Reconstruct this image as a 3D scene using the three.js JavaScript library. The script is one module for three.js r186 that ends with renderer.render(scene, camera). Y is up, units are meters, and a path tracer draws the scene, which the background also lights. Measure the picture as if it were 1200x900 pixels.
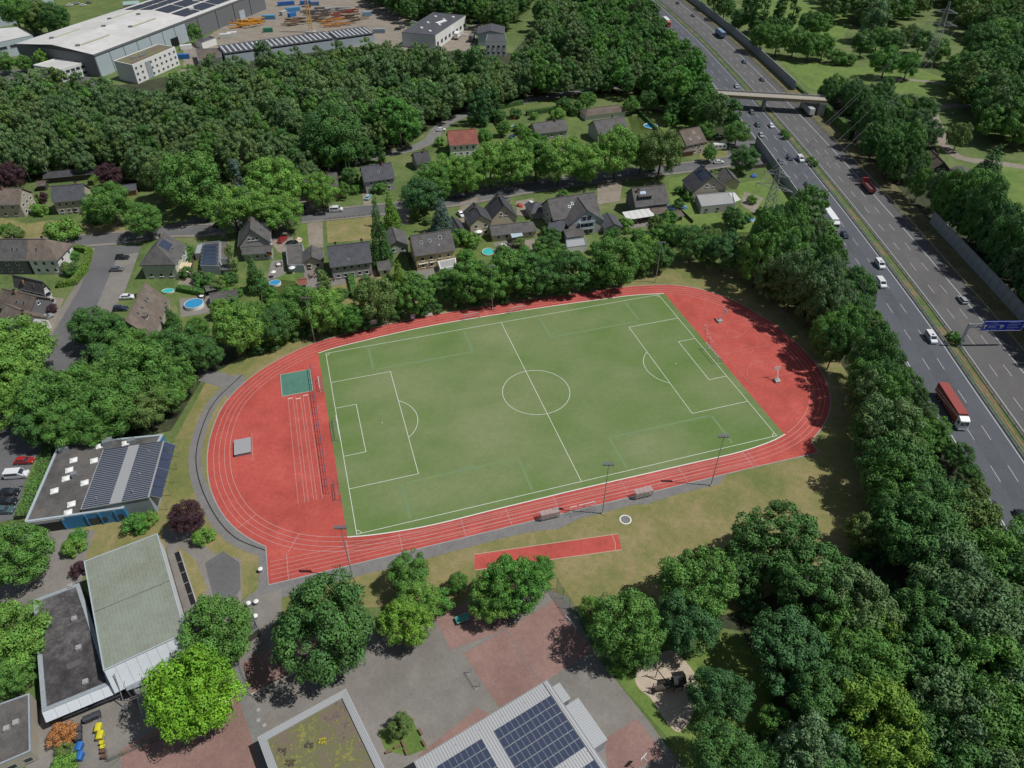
import * as THREE from 'three';
import { mergeGeometries } from 'three/addons/utils/BufferGeometryUtils.js';

// ---------------------------------------------------------------- camera, sky, sun, exposure
const PITCH = THREE.MathUtils.degToRad(40.37), FOCAL = 830.8, EYE = 126.34;
const camera = new THREE.PerspectiveCamera(56.89, 4 / 3, 1, 6000);
camera.position.set(0, EYE, 0);
camera.rotation.set(-PITCH, 0, 0);
const scene = new THREE.Scene();
const renderer = new THREE.WebGLRenderer();
renderer.toneMapping = THREE.LinearToneMapping;
renderer.toneMappingExposure = 0.87;
renderer.shadowMap.enabled = true;
const SUN = new THREE.Vector3(0.53, 0.845, 0.06).normalize();
// the sky: pale summer blue with a broken layer of soft fair-weather cloud, the same in every direction
{
  const W = 512, H = 256, d = new Float32Array(W * H * 4), cell = (x, y, z) => { const s = Math.sin(x * 127.1 + y * 311.7 + z * 74.7) * 43758.5453; return s - Math.floor(s); };
  const noise = (x, y, z) => { const i = Math.floor(x), j = Math.floor(y), k = Math.floor(z), e = (t) => t * t * (3 - 2 * t), u = e(x - i), v = e(y - j), w = e(z - k), L = THREE.MathUtils.lerp; return L(L(L(cell(i, j, k), cell(i + 1, j, k), u), L(cell(i, j + 1, k), cell(i + 1, j + 1, k), u), v), L(L(cell(i, j, k + 1), cell(i + 1, j, k + 1), u), L(cell(i, j + 1, k + 1), cell(i + 1, j + 1, k + 1), u), v), w); };
  for (let r = 0; r < H; r++) for (let c = 0; c < W; c++) {
    const up = ((r + 0.5) / H - 0.5) * Math.PI, az = ((c + 0.5) / W) * 2 * Math.PI, y = Math.sin(up), f = Math.max(y, 0), x = Math.cos(up) * Math.cos(az), z = Math.cos(up) * Math.sin(az);
    const k = Math.pow(1 - f, 2.2), n = noise(x * 4, y * 6, z * 4) * 0.6 + noise(x * 9, y * 13, z * 9) * 0.4, cloud = THREE.MathUtils.smoothstep(n, 0.46, 0.68) * 0.75;
    const blue = [0.075 + 0.16 * k, 0.12 + 0.165 * k, 0.22 + 0.11 * k], white = [0.28, 0.285, 0.29];
    for (let q = 0; q < 3; q++) d[(r * W + c) * 4 + q] = blue[q] * (1 - cloud) + white[q] * cloud;
    d[(r * W + c) * 4 + 3] = 1;
  }
  const tex = new THREE.DataTexture(d, W, H, THREE.RGBAFormat, THREE.FloatType);
  tex.mapping = THREE.EquirectangularReflectionMapping; tex.magFilter = THREE.LinearFilter; tex.needsUpdate = true;
  scene.background = tex; scene.environment = tex;
}
const sun = new THREE.DirectionalLight(new THREE.Color(1, 0.98, 0.94), 4.2);
sun.position.copy(SUN).multiplyScalar(800).add(new THREE.Vector3(0, 0, -250));
sun.target.position.set(0, 0, -250);
sun.castShadow = true;
sun.shadow.mapSize.set(4096, 4096);
Object.assign(sun.shadow.camera, { left: -500, right: 500, top: 400, bottom: -400, near: 1, far: 2000 });
scene.add(sun, sun.target);


// ---------------------------------------------------------------- helpers
// a pixel of the 1200 x 900 photograph -> the point at height h that it sees
const SP = Math.sin(PITCH), CP = Math.cos(PITCH);
function G(px, py, h = 0) {
  const dx = (px - 600) / FOCAL, dy = (450 - py) / FOCAL;
  const t = (h - EYE) / (-SP + dy * CP);
  return new THREE.Vector3(dx * t, h, (-CP - dy * SP) * t);
}
let seed = 7;
function rnd() { seed |= 0; seed = (seed + 0x6d2b79f5) | 0; let t = Math.imul(seed ^ (seed >>> 15), 1 | seed); t = (t + Math.imul(t ^ (t >>> 7), 61 | t)) ^ t; return ((t ^ (t >>> 14)) >>> 0) / 4294967296; }
const rr = (a, b) => a + (b - a) * rnd();
const used = new Map();
function numbered(n) { const k = used.get(n) || 0; used.set(n, k + 1); return k ? n + '_' + String(k).padStart(3, '0') : n; }
function mesh(name, geo, mat, parent) {
  const m = new THREE.Mesh(geo, mat);
  m.name = parent ? name : numbered(name);
  m.castShadow = m.receiveShadow = true;
  (parent || scene).add(m);
  return m;
}
function tag(o, label, category, group) { o.userData.label = label; o.userData.category = category; if (group) o.userData.group = group; return o; }
function thing(name, label, category, pos = [0, 0, 0], turn = 0, group) {
  const o = new THREE.Group();
  o.name = numbered(name);
  if (pos.isVector3) o.position.copy(pos); else o.position.set(...pos);
  o.rotation.y = turn;
  scene.add(o);
  return tag(o, label, category, group);
}
function copyOf(src, label, pos, turn, group) {
  const o = src.clone();
  o.userData = { ...src.userData };
  o.name = numbered(src.name.replace(/_\d{3}$/, ''));
  scene.add(o);
  if (pos.isVector3) o.position.copy(pos); else o.position.set(...pos);
  o.rotation.y = turn;
  o.userData.label = label;
  if (group) o.userData.group = group;
  return o;
}
function box(w, h, d, x = 0, y = 0, z = 0, ry = 0) { const g = new THREE.BoxGeometry(w, h, d); if (ry) g.rotateY(ry); g.translate(x, y, z); return g; }
function cyl(r0, r1, h, x = 0, y = 0, z = 0, n = 10) { const g = new THREE.CylinderGeometry(r0, r1, h, n); g.translate(x, y, z); return g; }
const UP = new THREE.Vector3(0, 1, 0);
function bar(a, b, r, n = 5, r2 = r) {   // a round bar from a to b
  a = new THREE.Vector3(...(a.isVector3 ? a.toArray() : a)); b = new THREE.Vector3(...(b.isVector3 ? b.toArray() : b));
  const d = b.clone().sub(a), g = new THREE.CylinderGeometry(r2, r, d.length(), n, 1);
  g.applyQuaternion(new THREE.Quaternion().setFromUnitVectors(UP, d.normalize()));
  g.translate((a.x + b.x) / 2, (a.y + b.y) / 2, (a.z + b.z) / 2);
  return g;
}
const merged = (list) => mergeGeometries(list.map((g) => { const k = g.index ? g.toNonIndexed() : g; for (const n of Object.keys(k.attributes)) if (!['position', 'normal', 'uv'].includes(n)) k.deleteAttribute(n); return k; }));
// a flat sheet with uv in metres; points are [x, z]
function sheetGeo(pts, y, holes = []) {
  const s = new THREE.Shape(pts.map((p) => new THREE.Vector2(p[0], -p[1])));
  for (const h of holes) s.holes.push(new THREE.Path(h.map((p) => new THREE.Vector2(p[0], -p[1]))));
  const g = new THREE.ShapeGeometry(s);
  g.rotateX(-Math.PI / 2); g.translate(0, y, 0);
  return g;
}
const px2w = (list, h = 0) => list.map(([x, y]) => { const p = G(x, y, h); return [p.x, p.z]; });
function sheet(name, pts, y, mat, parent, holes) {
  const m = mesh(name, sheetGeo(pts, y, holes), mat, parent);
  if (!parent) m.userData.kind = 'structure';
  return m;
}
// a ribbon along a polyline of [x, z]
function ribbonGeo(pts, w0, w1, y, closed = false) {
  const n = pts.length, pos = [], uv = [], idx = [];
  let run = 0;
  const m = closed ? n + 1 : n;
  for (let i = 0; i < m; i++) {
    const k = i % n, a = pts[closed ? (k - 1 + n) % n : Math.max(k - 1, 0)], b = pts[closed ? (k + 1) % n : Math.min(k + 1, n - 1)], p = pts[k];
    let tx = b[0] - a[0], tz = b[1] - a[1]; const l = Math.hypot(tx, tz) || 1; tx /= l; tz /= l;
    const nx = -tz, nz = tx;
    if (i) run += Math.hypot(p[0] - pts[(k - 1 + n) % n][0], p[1] - pts[(k - 1 + n) % n][1]);
    pos.push(p[0] + nx * w0, y, p[1] + nz * w0, p[0] + nx * w1, y, p[1] + nz * w1);
    uv.push(w0, run, w1, run);
    if (i) { const q = 2 * i; idx.push(q - 2, q, q - 1, q - 1, q, q + 1); }
  }
  const g = new THREE.BufferGeometry();
  g.setAttribute('position', new THREE.Float32BufferAttribute(pos, 3));
  g.setAttribute('uv', new THREE.Float32BufferAttribute(uv, 2));
  g.setIndex(idx);
  g.computeVertexNormals();
  const ny = g.attributes.normal.array[1];
  if (ny < 0) { g.setIndex(idx.map((_, i) => idx[i - (i % 3) + [0, 2, 1][i % 3]])); g.computeVertexNormals(); }
  return g;
}
function smooth(pts, n, closed = false) {
  const c = new THREE.CatmullRomCurve3(pts.map((p) => new THREE.Vector3(p[0], 0, p[1])), closed, 'centripetal');
  const out = c.getSpacedPoints(n).map((p) => [p.x, p.z]);
  if (closed) out.pop();
  return out;
}

// ---------------------------------------------------------------- textures (tone and grain only)
function lattice(n, s) { const a = new Float32Array(n * n); let q = s * 7919 + 13; for (let i = 0; i < a.length; i++) { q = (Math.imul(q, 1664525) + 1013904223) >>> 0; a[i] = q / 4294967296; } return a; }
function tileNoise(size, cells, s) {
  const l = lattice(cells, s), o = new Float32Array(size * size);
  for (let y = 0; y < size; y++) for (let x = 0; x < size; x++) {
    const fx = (x / size) * cells, fy = (y / size) * cells, ix = Math.floor(fx), iy = Math.floor(fy);
    let u = fx - ix, v = fy - iy; u = u * u * (3 - 2 * u); v = v * v * (3 - 2 * v);
    const a = l[iy * cells + ix], b = l[iy * cells + (ix + 1) % cells], c = l[((iy + 1) % cells) * cells + ix], d = l[((iy + 1) % cells) * cells + (ix + 1) % cells];
    o[y * size + x] = (a + (b - a) * u) * (1 - v) + (c + (d - c) * u) * v;
  }
  return o;
}
// layers: [cells, weight]; ramp: list of [t, r, g, b] linear
function noiseTex(size, metres, layers, ramp, s, extra) {
  const acc = new Float32Array(size * size); let tw = 0;
  layers.forEach(([c, w], i) => { const n = tileNoise(size, c, s + i * 31); tw += w; for (let k = 0; k < acc.length; k++) acc[k] += n[k] * w; });
  const d = new Uint8Array(size * size * 4);
  const enc = (v) => Math.round(255 * Math.pow(Math.min(Math.max(v, 0), 1), 1 / 2.2));
  for (let k = 0; k < acc.length; k++) {
    let t = (acc[k] / tw - 0.5) * 1.9 + 0.5; t = Math.min(Math.max(t, 0), 1);
    let i = 0; while (i < ramp.length - 2 && t > ramp[i + 1][0]) i++;
    const a = ramp[i], b = ramp[i + 1], f = Math.min(Math.max((t - a[0]) / (b[0] - a[0]), 0), 1);
    let c = [1, 2, 3].map((j) => a[j] + (b[j] - a[j]) * f);
    if (extra) c = extra(c, (k % size) / size, Math.floor(k / size) / size, t) || c;
    for (let j = 0; j < 3; j++) d[k * 4 + j] = enc(c[j]);
    d[k * 4 + 3] = 255;
  }
  const tex = new THREE.DataTexture(d, size, size);
  tex.colorSpace = THREE.SRGBColorSpace;
  tex.wrapS = tex.wrapT = THREE.RepeatWrapping;
  tex.magFilter = THREE.LinearFilter;
  tex.repeat.set(1 / metres, 1 / metres);
  tex.needsUpdate = true;
  return tex;
}
const around = (r, g, b, k) => [[0, r * (1 - k), g * (1 - k), b * (1 - k)], [1, r * (1 + k), g * (1 + k), b * (1 + k)]];
const std = (o) => new THREE.MeshStandardMaterial({ roughness: 0.9, ...o });
const rgb = (r, g, b) => new THREE.Color().setRGB(r, g, b);
const flat = (r, g, b, rough = 0.8, metal = 0) => std({ color: rgb(r, g, b), roughness: rough, metalness: metal });
const FINE = [[8, 0.5], [32, 0.5], [128, 0.7], [256, 0.8]];
const M = {
  meadow: std({ map: noiseTex(512, 70, [[5, 1], [13, 0.8], [60, 0.6], [200, 0.6]], [[0, 0.058, 0.095, 0.02], [0.5, 0.1, 0.155, 0.034], [0.8, 0.14, 0.175, 0.055], [1, 0.19, 0.19, 0.085]], 3) }),
  dryLawn: std({ map: noiseTex(1024, 46, [[4, 1], [11, 1], [40, 0.7], [170, 0.8], [400, 0.6]], [[0, 0.118, 0.15, 0.036], [0.4, 0.178, 0.184, 0.053], [0.7, 0.24, 0.206, 0.08], [1, 0.3, 0.24, 0.115]], 5) }),
  lawn: std({ map: noiseTex(512, 24, [[4, 1], [16, 0.8], [90, 0.8], [200, 0.6]], [[0, 0.07, 0.115, 0.022], [0.6, 0.12, 0.17, 0.035], [1, 0.19, 0.2, 0.065]], 9) }),
  brightLawn: std({ map: noiseTex(512, 30, [[4, 1], [16, 0.8], [90, 0.8]], [[0, 0.085, 0.15, 0.022], [1, 0.155, 0.225, 0.045]], 10) }),
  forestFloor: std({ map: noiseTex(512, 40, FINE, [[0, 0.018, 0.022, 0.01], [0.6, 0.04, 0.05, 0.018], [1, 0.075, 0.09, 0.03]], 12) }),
  track: std({ map: noiseTex(1024, 42, [[4, 0.9], [15, 0.8], [70, 0.6], [300, 0.9]], [[0, 0.36, 0.054, 0.039], [0.35, 0.44, 0.07, 0.051], [0.65, 0.485, 0.082, 0.061], [1, 0.55, 0.115, 0.088]], 14), roughness: 0.85 }),
  asphalt: std({ map: noiseTex(1024, 60, [[4, 0.8], [17, 0.6], [120, 0.5], [400, 1]], around(0.128, 0.127, 0.13, 0.2), 16) }),
  motorway: std({ map: noiseTex(1024, 60, [[3, 0.5], [12, 0.6], [140, 0.4], [400, 0.9]], around(0.09, 0.097, 0.112, 0.15), 18) }),
  motorwayWorn: std({ map: noiseTex(1024, 60, [[3, 0.5], [12, 0.6], [140, 0.4], [400, 0.9]], around(0.108, 0.106, 0.107, 0.17), 19) }),
  path: std({ map: noiseTex(512, 18, FINE, around(0.19, 0.183, 0.176, 0.2), 20) }),
  gravel: std({ map: noiseTex(512, 30, FINE, [[0, 0.2, 0.165, 0.125], [0.6, 0.27, 0.23, 0.185], [1, 0.33, 0.29, 0.24]], 22) }),
  yard: std({ map: noiseTex(1024, 32, [[4, 0.9], [14, 0.7], [64, 0.5], [256, 0.9]], [[0, 0.165, 0.15, 0.132], [0.5, 0.205, 0.188, 0.168], [1, 0.25, 0.23, 0.205]], 24) }),
  redPaver: std({ map: noiseTex(1024, 32, [[4, 0.8], [14, 0.6], [64, 0.5], [256, 0.9]], [[0, 0.21, 0.125, 0.105], [0.5, 0.265, 0.158, 0.135], [1, 0.32, 0.2, 0.17]], 26) }),
  sand: std({ map: noiseTex(512, 14, FINE, around(0.47, 0.39, 0.3, 0.15), 28) }),
  concrete: std({ map: noiseTex(512, 9, FINE, around(0.34, 0.34, 0.335, 0.16), 30) }),
  wallGrey: std({ map: noiseTex(512, 12, FINE, around(0.3, 0.335, 0.36, 0.16), 31) }),
  white: flat(0.78, 0.78, 0.76, 0.6), linePaint: flat(0.7, 0.72, 0.66, 0.8), laneLine: flat(0.52, 0.34, 0.32, 0.8), paleLine: flat(0.5, 0.24, 0.21, 0.85), roadLine: flat(0.5, 0.5, 0.49, 0.7),
  steel: flat(0.42, 0.45, 0.47, 0.45, 0.6), dark: flat(0.02, 0.02, 0.022, 0.6), black: flat(0.012, 0.012, 0.013, 0.5), rubber: flat(0.02, 0.02, 0.02, 0.85),
  glass: new THREE.MeshPhysicalMaterial({ color: rgb(0.035, 0.045, 0.055), roughness: 0.08, specularIntensity: 1 }),
  wood: std({ map: noiseTex(256, 3, [[4, 0.4], [30, 0.7], [90, 0.8]], around(0.17, 0.11, 0.065, 0.3), 33) }),
  darkWood: std({ map: noiseTex(256, 3, [[4, 0.4], [30, 0.7], [90, 0.8]], around(0.075, 0.06, 0.05, 0.3), 34) }),
  trunk: std({ map: noiseTex(256, 2, FINE, around(0.1, 0.075, 0.055, 0.35), 36) }),
  birchTrunk: std({ map: noiseTex(256, 2, [[4, 0.6], [20, 1], [64, 0.5]], [[0, 0.12, 0.11, 0.1], [0.35, 0.42, 0.4, 0.37], [1, 0.55, 0.53, 0.5]], 37) }),
  solarDull: flat(0.035, 0.042, 0.062, 0.55),
  solar: new THREE.MeshPhysicalMaterial({ color: rgb(0.045, 0.058, 0.1), roughness: 0.22, clearcoat: 0.6, clearcoatRoughness: 0.1 }),
  poolWater: new THREE.MeshPhysicalMaterial({ color: rgb(0.035, 0.28, 0.52), roughness: 0.08, clearcoat: 0.5 }),
  tealWater: new THREE.MeshPhysicalMaterial({ color: rgb(0.06, 0.5, 0.46), roughness: 0.08, clearcoat: 0.5 }),
};
function roofTiles(r, g, b, s) {   // rows of tiles as grain: a course every 0.34 m, worn patches
  return std({ roughness: 0.85, map: noiseTex(512, 8, [[5, 0.8], [20, 0.7], [90, 0.6], [200, 0.7]], around(r, g, b, 0.34), s, (c, u, v) => { const q = (v * 24) % 1; return q < 0.16 ? c.map((x) => x * 0.72) : c; }) });
}
M.roofGrey = roofTiles(0.105, 0.1, 0.098, 40); M.roofDark = roofTiles(0.058, 0.058, 0.066, 41); M.roofBrown = roofTiles(0.135, 0.105, 0.085, 42); M.roofRed = roofTiles(0.26, 0.085, 0.06, 43); M.roofSlate = roofTiles(0.075, 0.078, 0.092, 44); M.roofWarm = roofTiles(0.17, 0.135, 0.11, 45);
const render = (r, g, b, s) => std({ map: noiseTex(256, 7, FINE, around(r, g, b, 0.1), s) });
M.wWhite = render(0.68, 0.68, 0.66, 50); M.wCream = render(0.55, 0.48, 0.35, 51); M.wGrey = render(0.36, 0.355, 0.34, 52); M.wYellow = render(0.56, 0.42, 0.22, 53); M.wGreen = render(0.42, 0.45, 0.37, 54); M.wStone = render(0.42, 0.38, 0.31, 55); M.wSlate = render(0.14, 0.14, 0.145, 56); M.wBrick = render(0.3, 0.17, 0.12, 57); M.wBlue = render(0.46, 0.51, 0.56, 58);
// ---------------------------------------------------------------- the ground and its surfaces
const YAW = THREE.MathUtils.degToRad(-16.96), CY = Math.cos(YAW), SY = Math.sin(YAW);
const F2 = (u, v) => [6.56 + CY * u - SY * v, -145.26 + SY * u + CY * v];   // along / across the pitch -> world x, z
const F3 = (u, v, y = 0) => { const p = F2(u, v); return new THREE.Vector3(p[0], y, p[1]); };
{
  const g = new THREE.PlaneGeometry(5000, 5000); g.rotateX(-Math.PI / 2); g.translate(0, -0.01, -600);
  for (let i = 0, a = g.attributes.uv; i < a.count; i++) a.setXY(i, a.getX(i) * 5000, a.getY(i) * 5000);
  mesh('ground', g, M.meadow).userData.kind = 'structure';
}
const Y = { floor: 0.012, lawn: 0.03, path: 0.05, track: 0.07, pitch: 0.08, line: 0.095 };
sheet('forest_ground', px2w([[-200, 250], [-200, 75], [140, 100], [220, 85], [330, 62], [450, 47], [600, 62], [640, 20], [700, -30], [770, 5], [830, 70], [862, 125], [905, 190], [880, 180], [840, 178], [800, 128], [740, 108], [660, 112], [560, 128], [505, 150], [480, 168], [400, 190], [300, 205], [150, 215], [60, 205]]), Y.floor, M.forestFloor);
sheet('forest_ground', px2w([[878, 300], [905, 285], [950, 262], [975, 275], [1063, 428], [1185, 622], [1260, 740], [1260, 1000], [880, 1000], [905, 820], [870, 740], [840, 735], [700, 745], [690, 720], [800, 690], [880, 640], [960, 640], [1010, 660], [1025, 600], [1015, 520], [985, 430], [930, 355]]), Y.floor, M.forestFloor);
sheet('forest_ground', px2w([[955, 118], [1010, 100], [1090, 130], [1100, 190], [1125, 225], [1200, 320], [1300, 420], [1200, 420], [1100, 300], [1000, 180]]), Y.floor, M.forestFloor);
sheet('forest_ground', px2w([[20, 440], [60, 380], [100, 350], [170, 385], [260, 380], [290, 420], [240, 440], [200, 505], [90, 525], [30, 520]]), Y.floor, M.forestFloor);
sheet('sports_lawn', px2w([[180, 640], [188, 560], [205, 515], [240, 450], [270, 425], [340, 385], [430, 368], [600, 335], [770, 308], [830, 305], [890, 325], [965, 392], [1012, 470], [1024, 560], [1015, 650], [960, 665], [870, 715], [790, 735], [700, 735], [640, 690], [540, 712], [430, 712], [330, 725], [312, 700], [262, 705], [215, 650]]), Y.lawn, M.dryLawn);
// meadows beyond the motorway
sheet('meadow_field', px2w([[865, -40], [1010, -40], [995, 30], [985, 55], [925, 38], [880, 15]]), Y.lawn, M.brightLawn);
sheet('meadow_field', px2w([[905, 62], [990, 80], [1060, 75], [1130, 100], [1135, 118], [1060, 108], [990, 108], [950, 105]]), Y.lawn, M.brightLawn);
sheet('meadow_field', px2w([[1150, 195], [1200, 190], [1300, 200], [1300, 290], [1195, 265], [1165, 230]]), Y.lawn, M.brightLawn);
// ---- running track and pitch
const C0 = smooth([[-40, 36], [-55.5, 33.8], [-66, 29.4], [-74, 21.5], [-78.4, 11], [-79.6, 0], [-78.6, -9.5], [-75.8, -18], [-70, -25.5], [-62.5, -31], [-54, -34.9], [-40, -37], [-22, -38.4], [5, -38.2], [33, -36.8], [48, -35.4], [60, -31.8], [68.3, -23.6], [73.6, -10.5], [75.2, 3.5], [73.8, 15], [69.6, 23.8], [62.8, 30.2], [54.6, 34.2], [44, 36], [25, 36.1], [0, 35.9], [-20, 36]], 260, true);
function offsetLoop(d) { const n = C0.length; return C0.map((p, i) => { const a = C0[(i + n - 1) % n], b = C0[(i + 1) % n]; let tx = b[0] - a[0], tv = b[1] - a[1]; const l = Math.hypot(tx, tv); return [p[0] - (tv / l) * d, p[1] + (tx / l) * d]; }); }
const SIGN = offsetLoop(1)[0][1] > C0[0][1] ? 1 : -1;
const loopOut = (d) => offsetLoop(d * SIGN);
const outer = loopOut(5.3);
{
  // outer edge of the red surface: the oval's far sides, then the wider home straight with its two run-outs
  const top = outer.filter((p) => p[1] < 30.5 || (p[0] > 0 && p[1] < 38)), k0 = top.findIndex((p, i) => p[0] < -60 && top[(i + top.length - 1) % top.length][0] > -10);
  const far = outer.slice(); let best = 0;
  far.forEach((p, i) => { if (Math.hypot(p[0] + 71.6, p[1] - 30) < Math.hypot(far[best][0] + 71.6, far[best][1] - 30)) best = i; });
  const step = far[(best + 1) % far.length][1] < far[best][1] ? 1 : -1, edge = [];
  for (let i = 0, k = best; i < far.length; i++, k = (k + step + far.length) % far.length) { const p = far[k]; if (i > 5 && p[0] > 55 && p[1] > 38) break; edge.push(p); }
  edge.push([60.2, 38.4], [59.5, 42], [42, 41.7], [0, 41.6], [-40, 41.6], [-72, 41.5]);
  sheet('running_track', edge.map((p) => F2(...p)), Y.track, M.track);
  const kerb = edge.map((p) => F2(...p));
  mesh('track_kerb', ribbonGeo(kerb, -0.12, 0.12, Y.track + 0.006, true), M.concrete).userData.kind = 'structure';
  // asphalt walk round the bend, with its drain
  const bend = smooth([[-71.5, 33.5], [-79.2, 26.5], [-85, 14], [-87.8, 0], [-86.6, -12], [-83.6, -21.5], [-76.5, -31]], 60);
  mesh('track_path', ribbonGeo(bend.map((p) => F2(...p)), -1.45, 1.6, Y.path), M.path).userData.kind = 'structure';
  mesh('drain_channel', ribbonGeo(bend.map((p) => F2(...p)), 0.15, 0.4, Y.path + 0.012), M.dark).userData.kind = 'structure';
  sheet('track_path', px2w([[303, 622], [318, 634], [318, 680], [420, 660], [600, 612], [700, 590], [850, 555], [845, 566], [836, 569], [795, 579], [758, 591], [740, 592], [712, 600], [678, 608], [655, 620], [632, 622], [600, 628], [480, 660], [420, 675], [345, 696], [318, 704], [303, 720], [275, 712], [303, 690]]), Y.path + 0.008, M.path);
  sheet('track_path', px2w([[232, 432], [262, 437], [292, 447], [268, 470], [262, 455], [232, 446]]), Y.path + 0.005, M.path);
}
// the synthetic turf: mown streaks, wear round the goal mouths, sand drift
{
  const S = 1024, W = 112, H = 80, d = new Uint8Array(S * S * 4), n1 = tileNoise(S, 6, 61), n2 = tileNoise(S, 22, 62), n3 = tileNoise(S, 300, 63), n4 = tileNoise(S, 90, 64), n5 = tileNoise(S, 12, 65);
  for (let y = 0; y < S; y++) for (let x = 0; x < S; x++) {
    const k = y * S + x, u = (x / S - 0.5) * W;
    const wide = (n1[k] * 0.6 + n5[k] * 0.4 - 0.5) * 1.25, row = n1[(Math.floor((u + 56) * 3.1) % S) * S + 17] - 0.5, t = wide * 1.5 + (n2[k] - 0.5) * 0.5 + row * 0.55;
    const f = Math.min(Math.max(t * 0.75 + 0.5, 0), 1), g = 1 + (n3[k] - 0.5) * 0.13 + (n4[k] - 0.5) * 0.08;
    const c = [0.118 + 0.078 * f, 0.19 + 0.046 * f, 0.046 + 0.056 * f];
    for (let j = 0; j < 3; j++) d[k * 4 + j] = Math.round(255 * Math.pow(c[j] * g, 1 / 2.2));
    d[k * 4 + 3] = 255;
  }
  const tex = new THREE.DataTexture(d, S, S); tex.colorSpace = THREE.SRGBColorSpace; tex.magFilter = THREE.LinearFilter; tex.wrapS = tex.wrapT = THREE.RepeatWrapping; tex.repeat.set(1 / W, 1 / H); tex.needsUpdate = true;
  const up = C0.filter((p) => p[0] > -55 && p[0] < 55);
  const topSide = up.filter((p) => p[1] < 0).sort((a, b) => a[0] - b[0]), low = up.filter((p) => p[1] > 0).sort((a, b) => b[0] - a[0]);
  const g = sheetGeo([[-55, -34.7], ...topSide, [55, -33.6], [55, 34], ...low, [-55, 34]], Y.pitch);
  const m = mesh('pitch_turf', g, std({ map: tex, roughness: 0.95 }));
  m.rotation.y = -YAW; m.position.set(6.56, 0, -145.26); m.userData.kind = 'structure';
  const curb = (list) => mesh('track_border', ribbonGeo(list.map((p) => F2(...p)), -0.13, 0.13, Y.line), M.linePaint).userData.kind = 'structure';
  curb([[-55, -34.8], ...topSide]); curb([[55.3, 34], ...low, [-55, 34]]);
}
{
  const rect = (u0, v0, u1, v1, y = Y.line) => sheetGeo([F2(u0, v0), F2(u1, v0), F2(u1, v1), F2(u0, v1)], y);
  const lw = 0.062, L2 = 52.9, W2 = 33.85, list = [];
  const hline = (u0, u1, v) => list.push(rect(u0 - lw, v - lw, u1 + lw, v + lw)), vline = (u, v0, v1) => list.push(rect(u - lw, v0 + lw, u + lw, v1 - lw));
  hline(-L2, L2, -W2); hline(-L2, L2, W2); vline(0, -W2, W2);
  const arc = (u, v, r, a0, a1, w = lw) => { const p = []; for (let i = 0; i <= 64; i++) { const a = a0 + ((a1 - a0) * i) / 64; p.push(F2(u + r * Math.cos(a), v + r * Math.sin(a))); } list.push(ribbonGeo(p, -w, w, Y.line + 0.002)); };
  for (const s of [-1, 1]) {
    vline(s * L2, -W2, W2);
    vline(s * (L2 - 16.5), -20.16, 20.16); vline(s * (L2 - 5.5), -9.16, 9.16);
    for (const v of [-20.16, 20.16]) hline(Math.min(s * L2, s * (L2 - 16.5)), Math.max(s * L2, s * (L2 - 16.5)), v);
    for (const v of [-9.16, 9.16]) hline(Math.min(s * L2, s * (L2 - 5.5)), Math.max(s * L2, s * (L2 - 5.5)), v);
    const a = Math.acos(5.5 / 9.15), m = s > 0 ? Math.PI : 0;
    arc(s * (L2 - 11), 0, 9.15, m - a, m + a);
    arc(s * (L2 - 11), 0, 0.08, 0, 6.28, 0.06);
    for (const q of [-1, 1]) { const b = Math.atan2(-q, -s); arc(s * L2, q * W2, 1, b - 0.785, b + 0.785, 0.06); }
  }
  arc(0, 0, 9.15, 0, 2 * Math.PI);
  mesh('pitch_markings', merged(list), M.linePaint).userData.kind = 'structure';
  // faded teal lines of the cross-wise small pitches
  const faint = [];
  for (const s of [-1, 1]) for (const q of [-1, 1]) {
    const a = Math.min(s * 12, s * 40), b = Math.max(s * 12, s * 40), v = q * 22.2;
    faint.push(rect(a, v - 0.3, b, v + 0.3, Y.line - 0.006));
    for (const u of [12, 40.8]) faint.push(rect(s * u - 0.35, Math.min(v, q * 33) + (q > 0 ? 0.3 : 0), s * u + 0.35, Math.max(v, q * 33) - (q < 0 ? 0.3 : 0), Y.line - 0.006));
  }
  mesh('faded_pitch_markings', merged(faint), std({ map: noiseTex(256, 6, [[6, 1], [40, 0.8]], [[0, 0.18, 0.25, 0.085], [0.5, 0.165, 0.245, 0.1], [1, 0.14, 0.235, 0.135]], 71) })).userData.kind = 'structure';
  // lanes
  const lanes = [];
  for (const d of [1.27, 2.54, 3.81]) lanes.push(ribbonGeo(loopOut(d).map((p) => F2(...p)), -0.045, 0.045, Y.line, true));
  const inner = C0.filter((p) => p[0] < -55 || p[0] > 55);
  for (const s of [-1, 1]) { const e = inner.filter((p) => p[0] * s > 0).sort((a, b) => a[1] - b[1]); lanes.push(ribbonGeo(e.map((p) => F2(...p)), -0.05, 0.05, Y.line)); }
  for (let k = 1; k < 6; k++) lanes.push(ribbonGeo([F2(-71.5, 34.6 + 1.14 * k), F2(-40, 36 + 0.92 * k), F2(-10, 36 + 0.92 * k), F2(30, 36 + 0.92 * k), F2(42, 36 + 0.92 * k)], -0.04, 0.04, Y.line - 0.005));
  for (const u of [-68, -55.3, -44, -30, -19.5, -8, 9, 24, 41.5, 42.8]) lanes.push(ribbonGeo([F2(u, u < -50 ? 34.6 : 36.2), F2(u, 41.4)], -0.045, 0.045, Y.line + 0.006));
  for (const [a, r0, r1] of [[2.52, 0, 5], [3.9, 0, 5], [0.6, 0, 5], [0.42, 0, 5]]) { const i = Math.round((a / 6.283) * C0.length), p = loopOut(r0)[i % C0.length], q = loopOut(r1)[i % C0.length]; lanes.push(ribbonGeo([F2(...p), F2(...q)], -0.045, 0.045, Y.line + 0.008)); }
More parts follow.
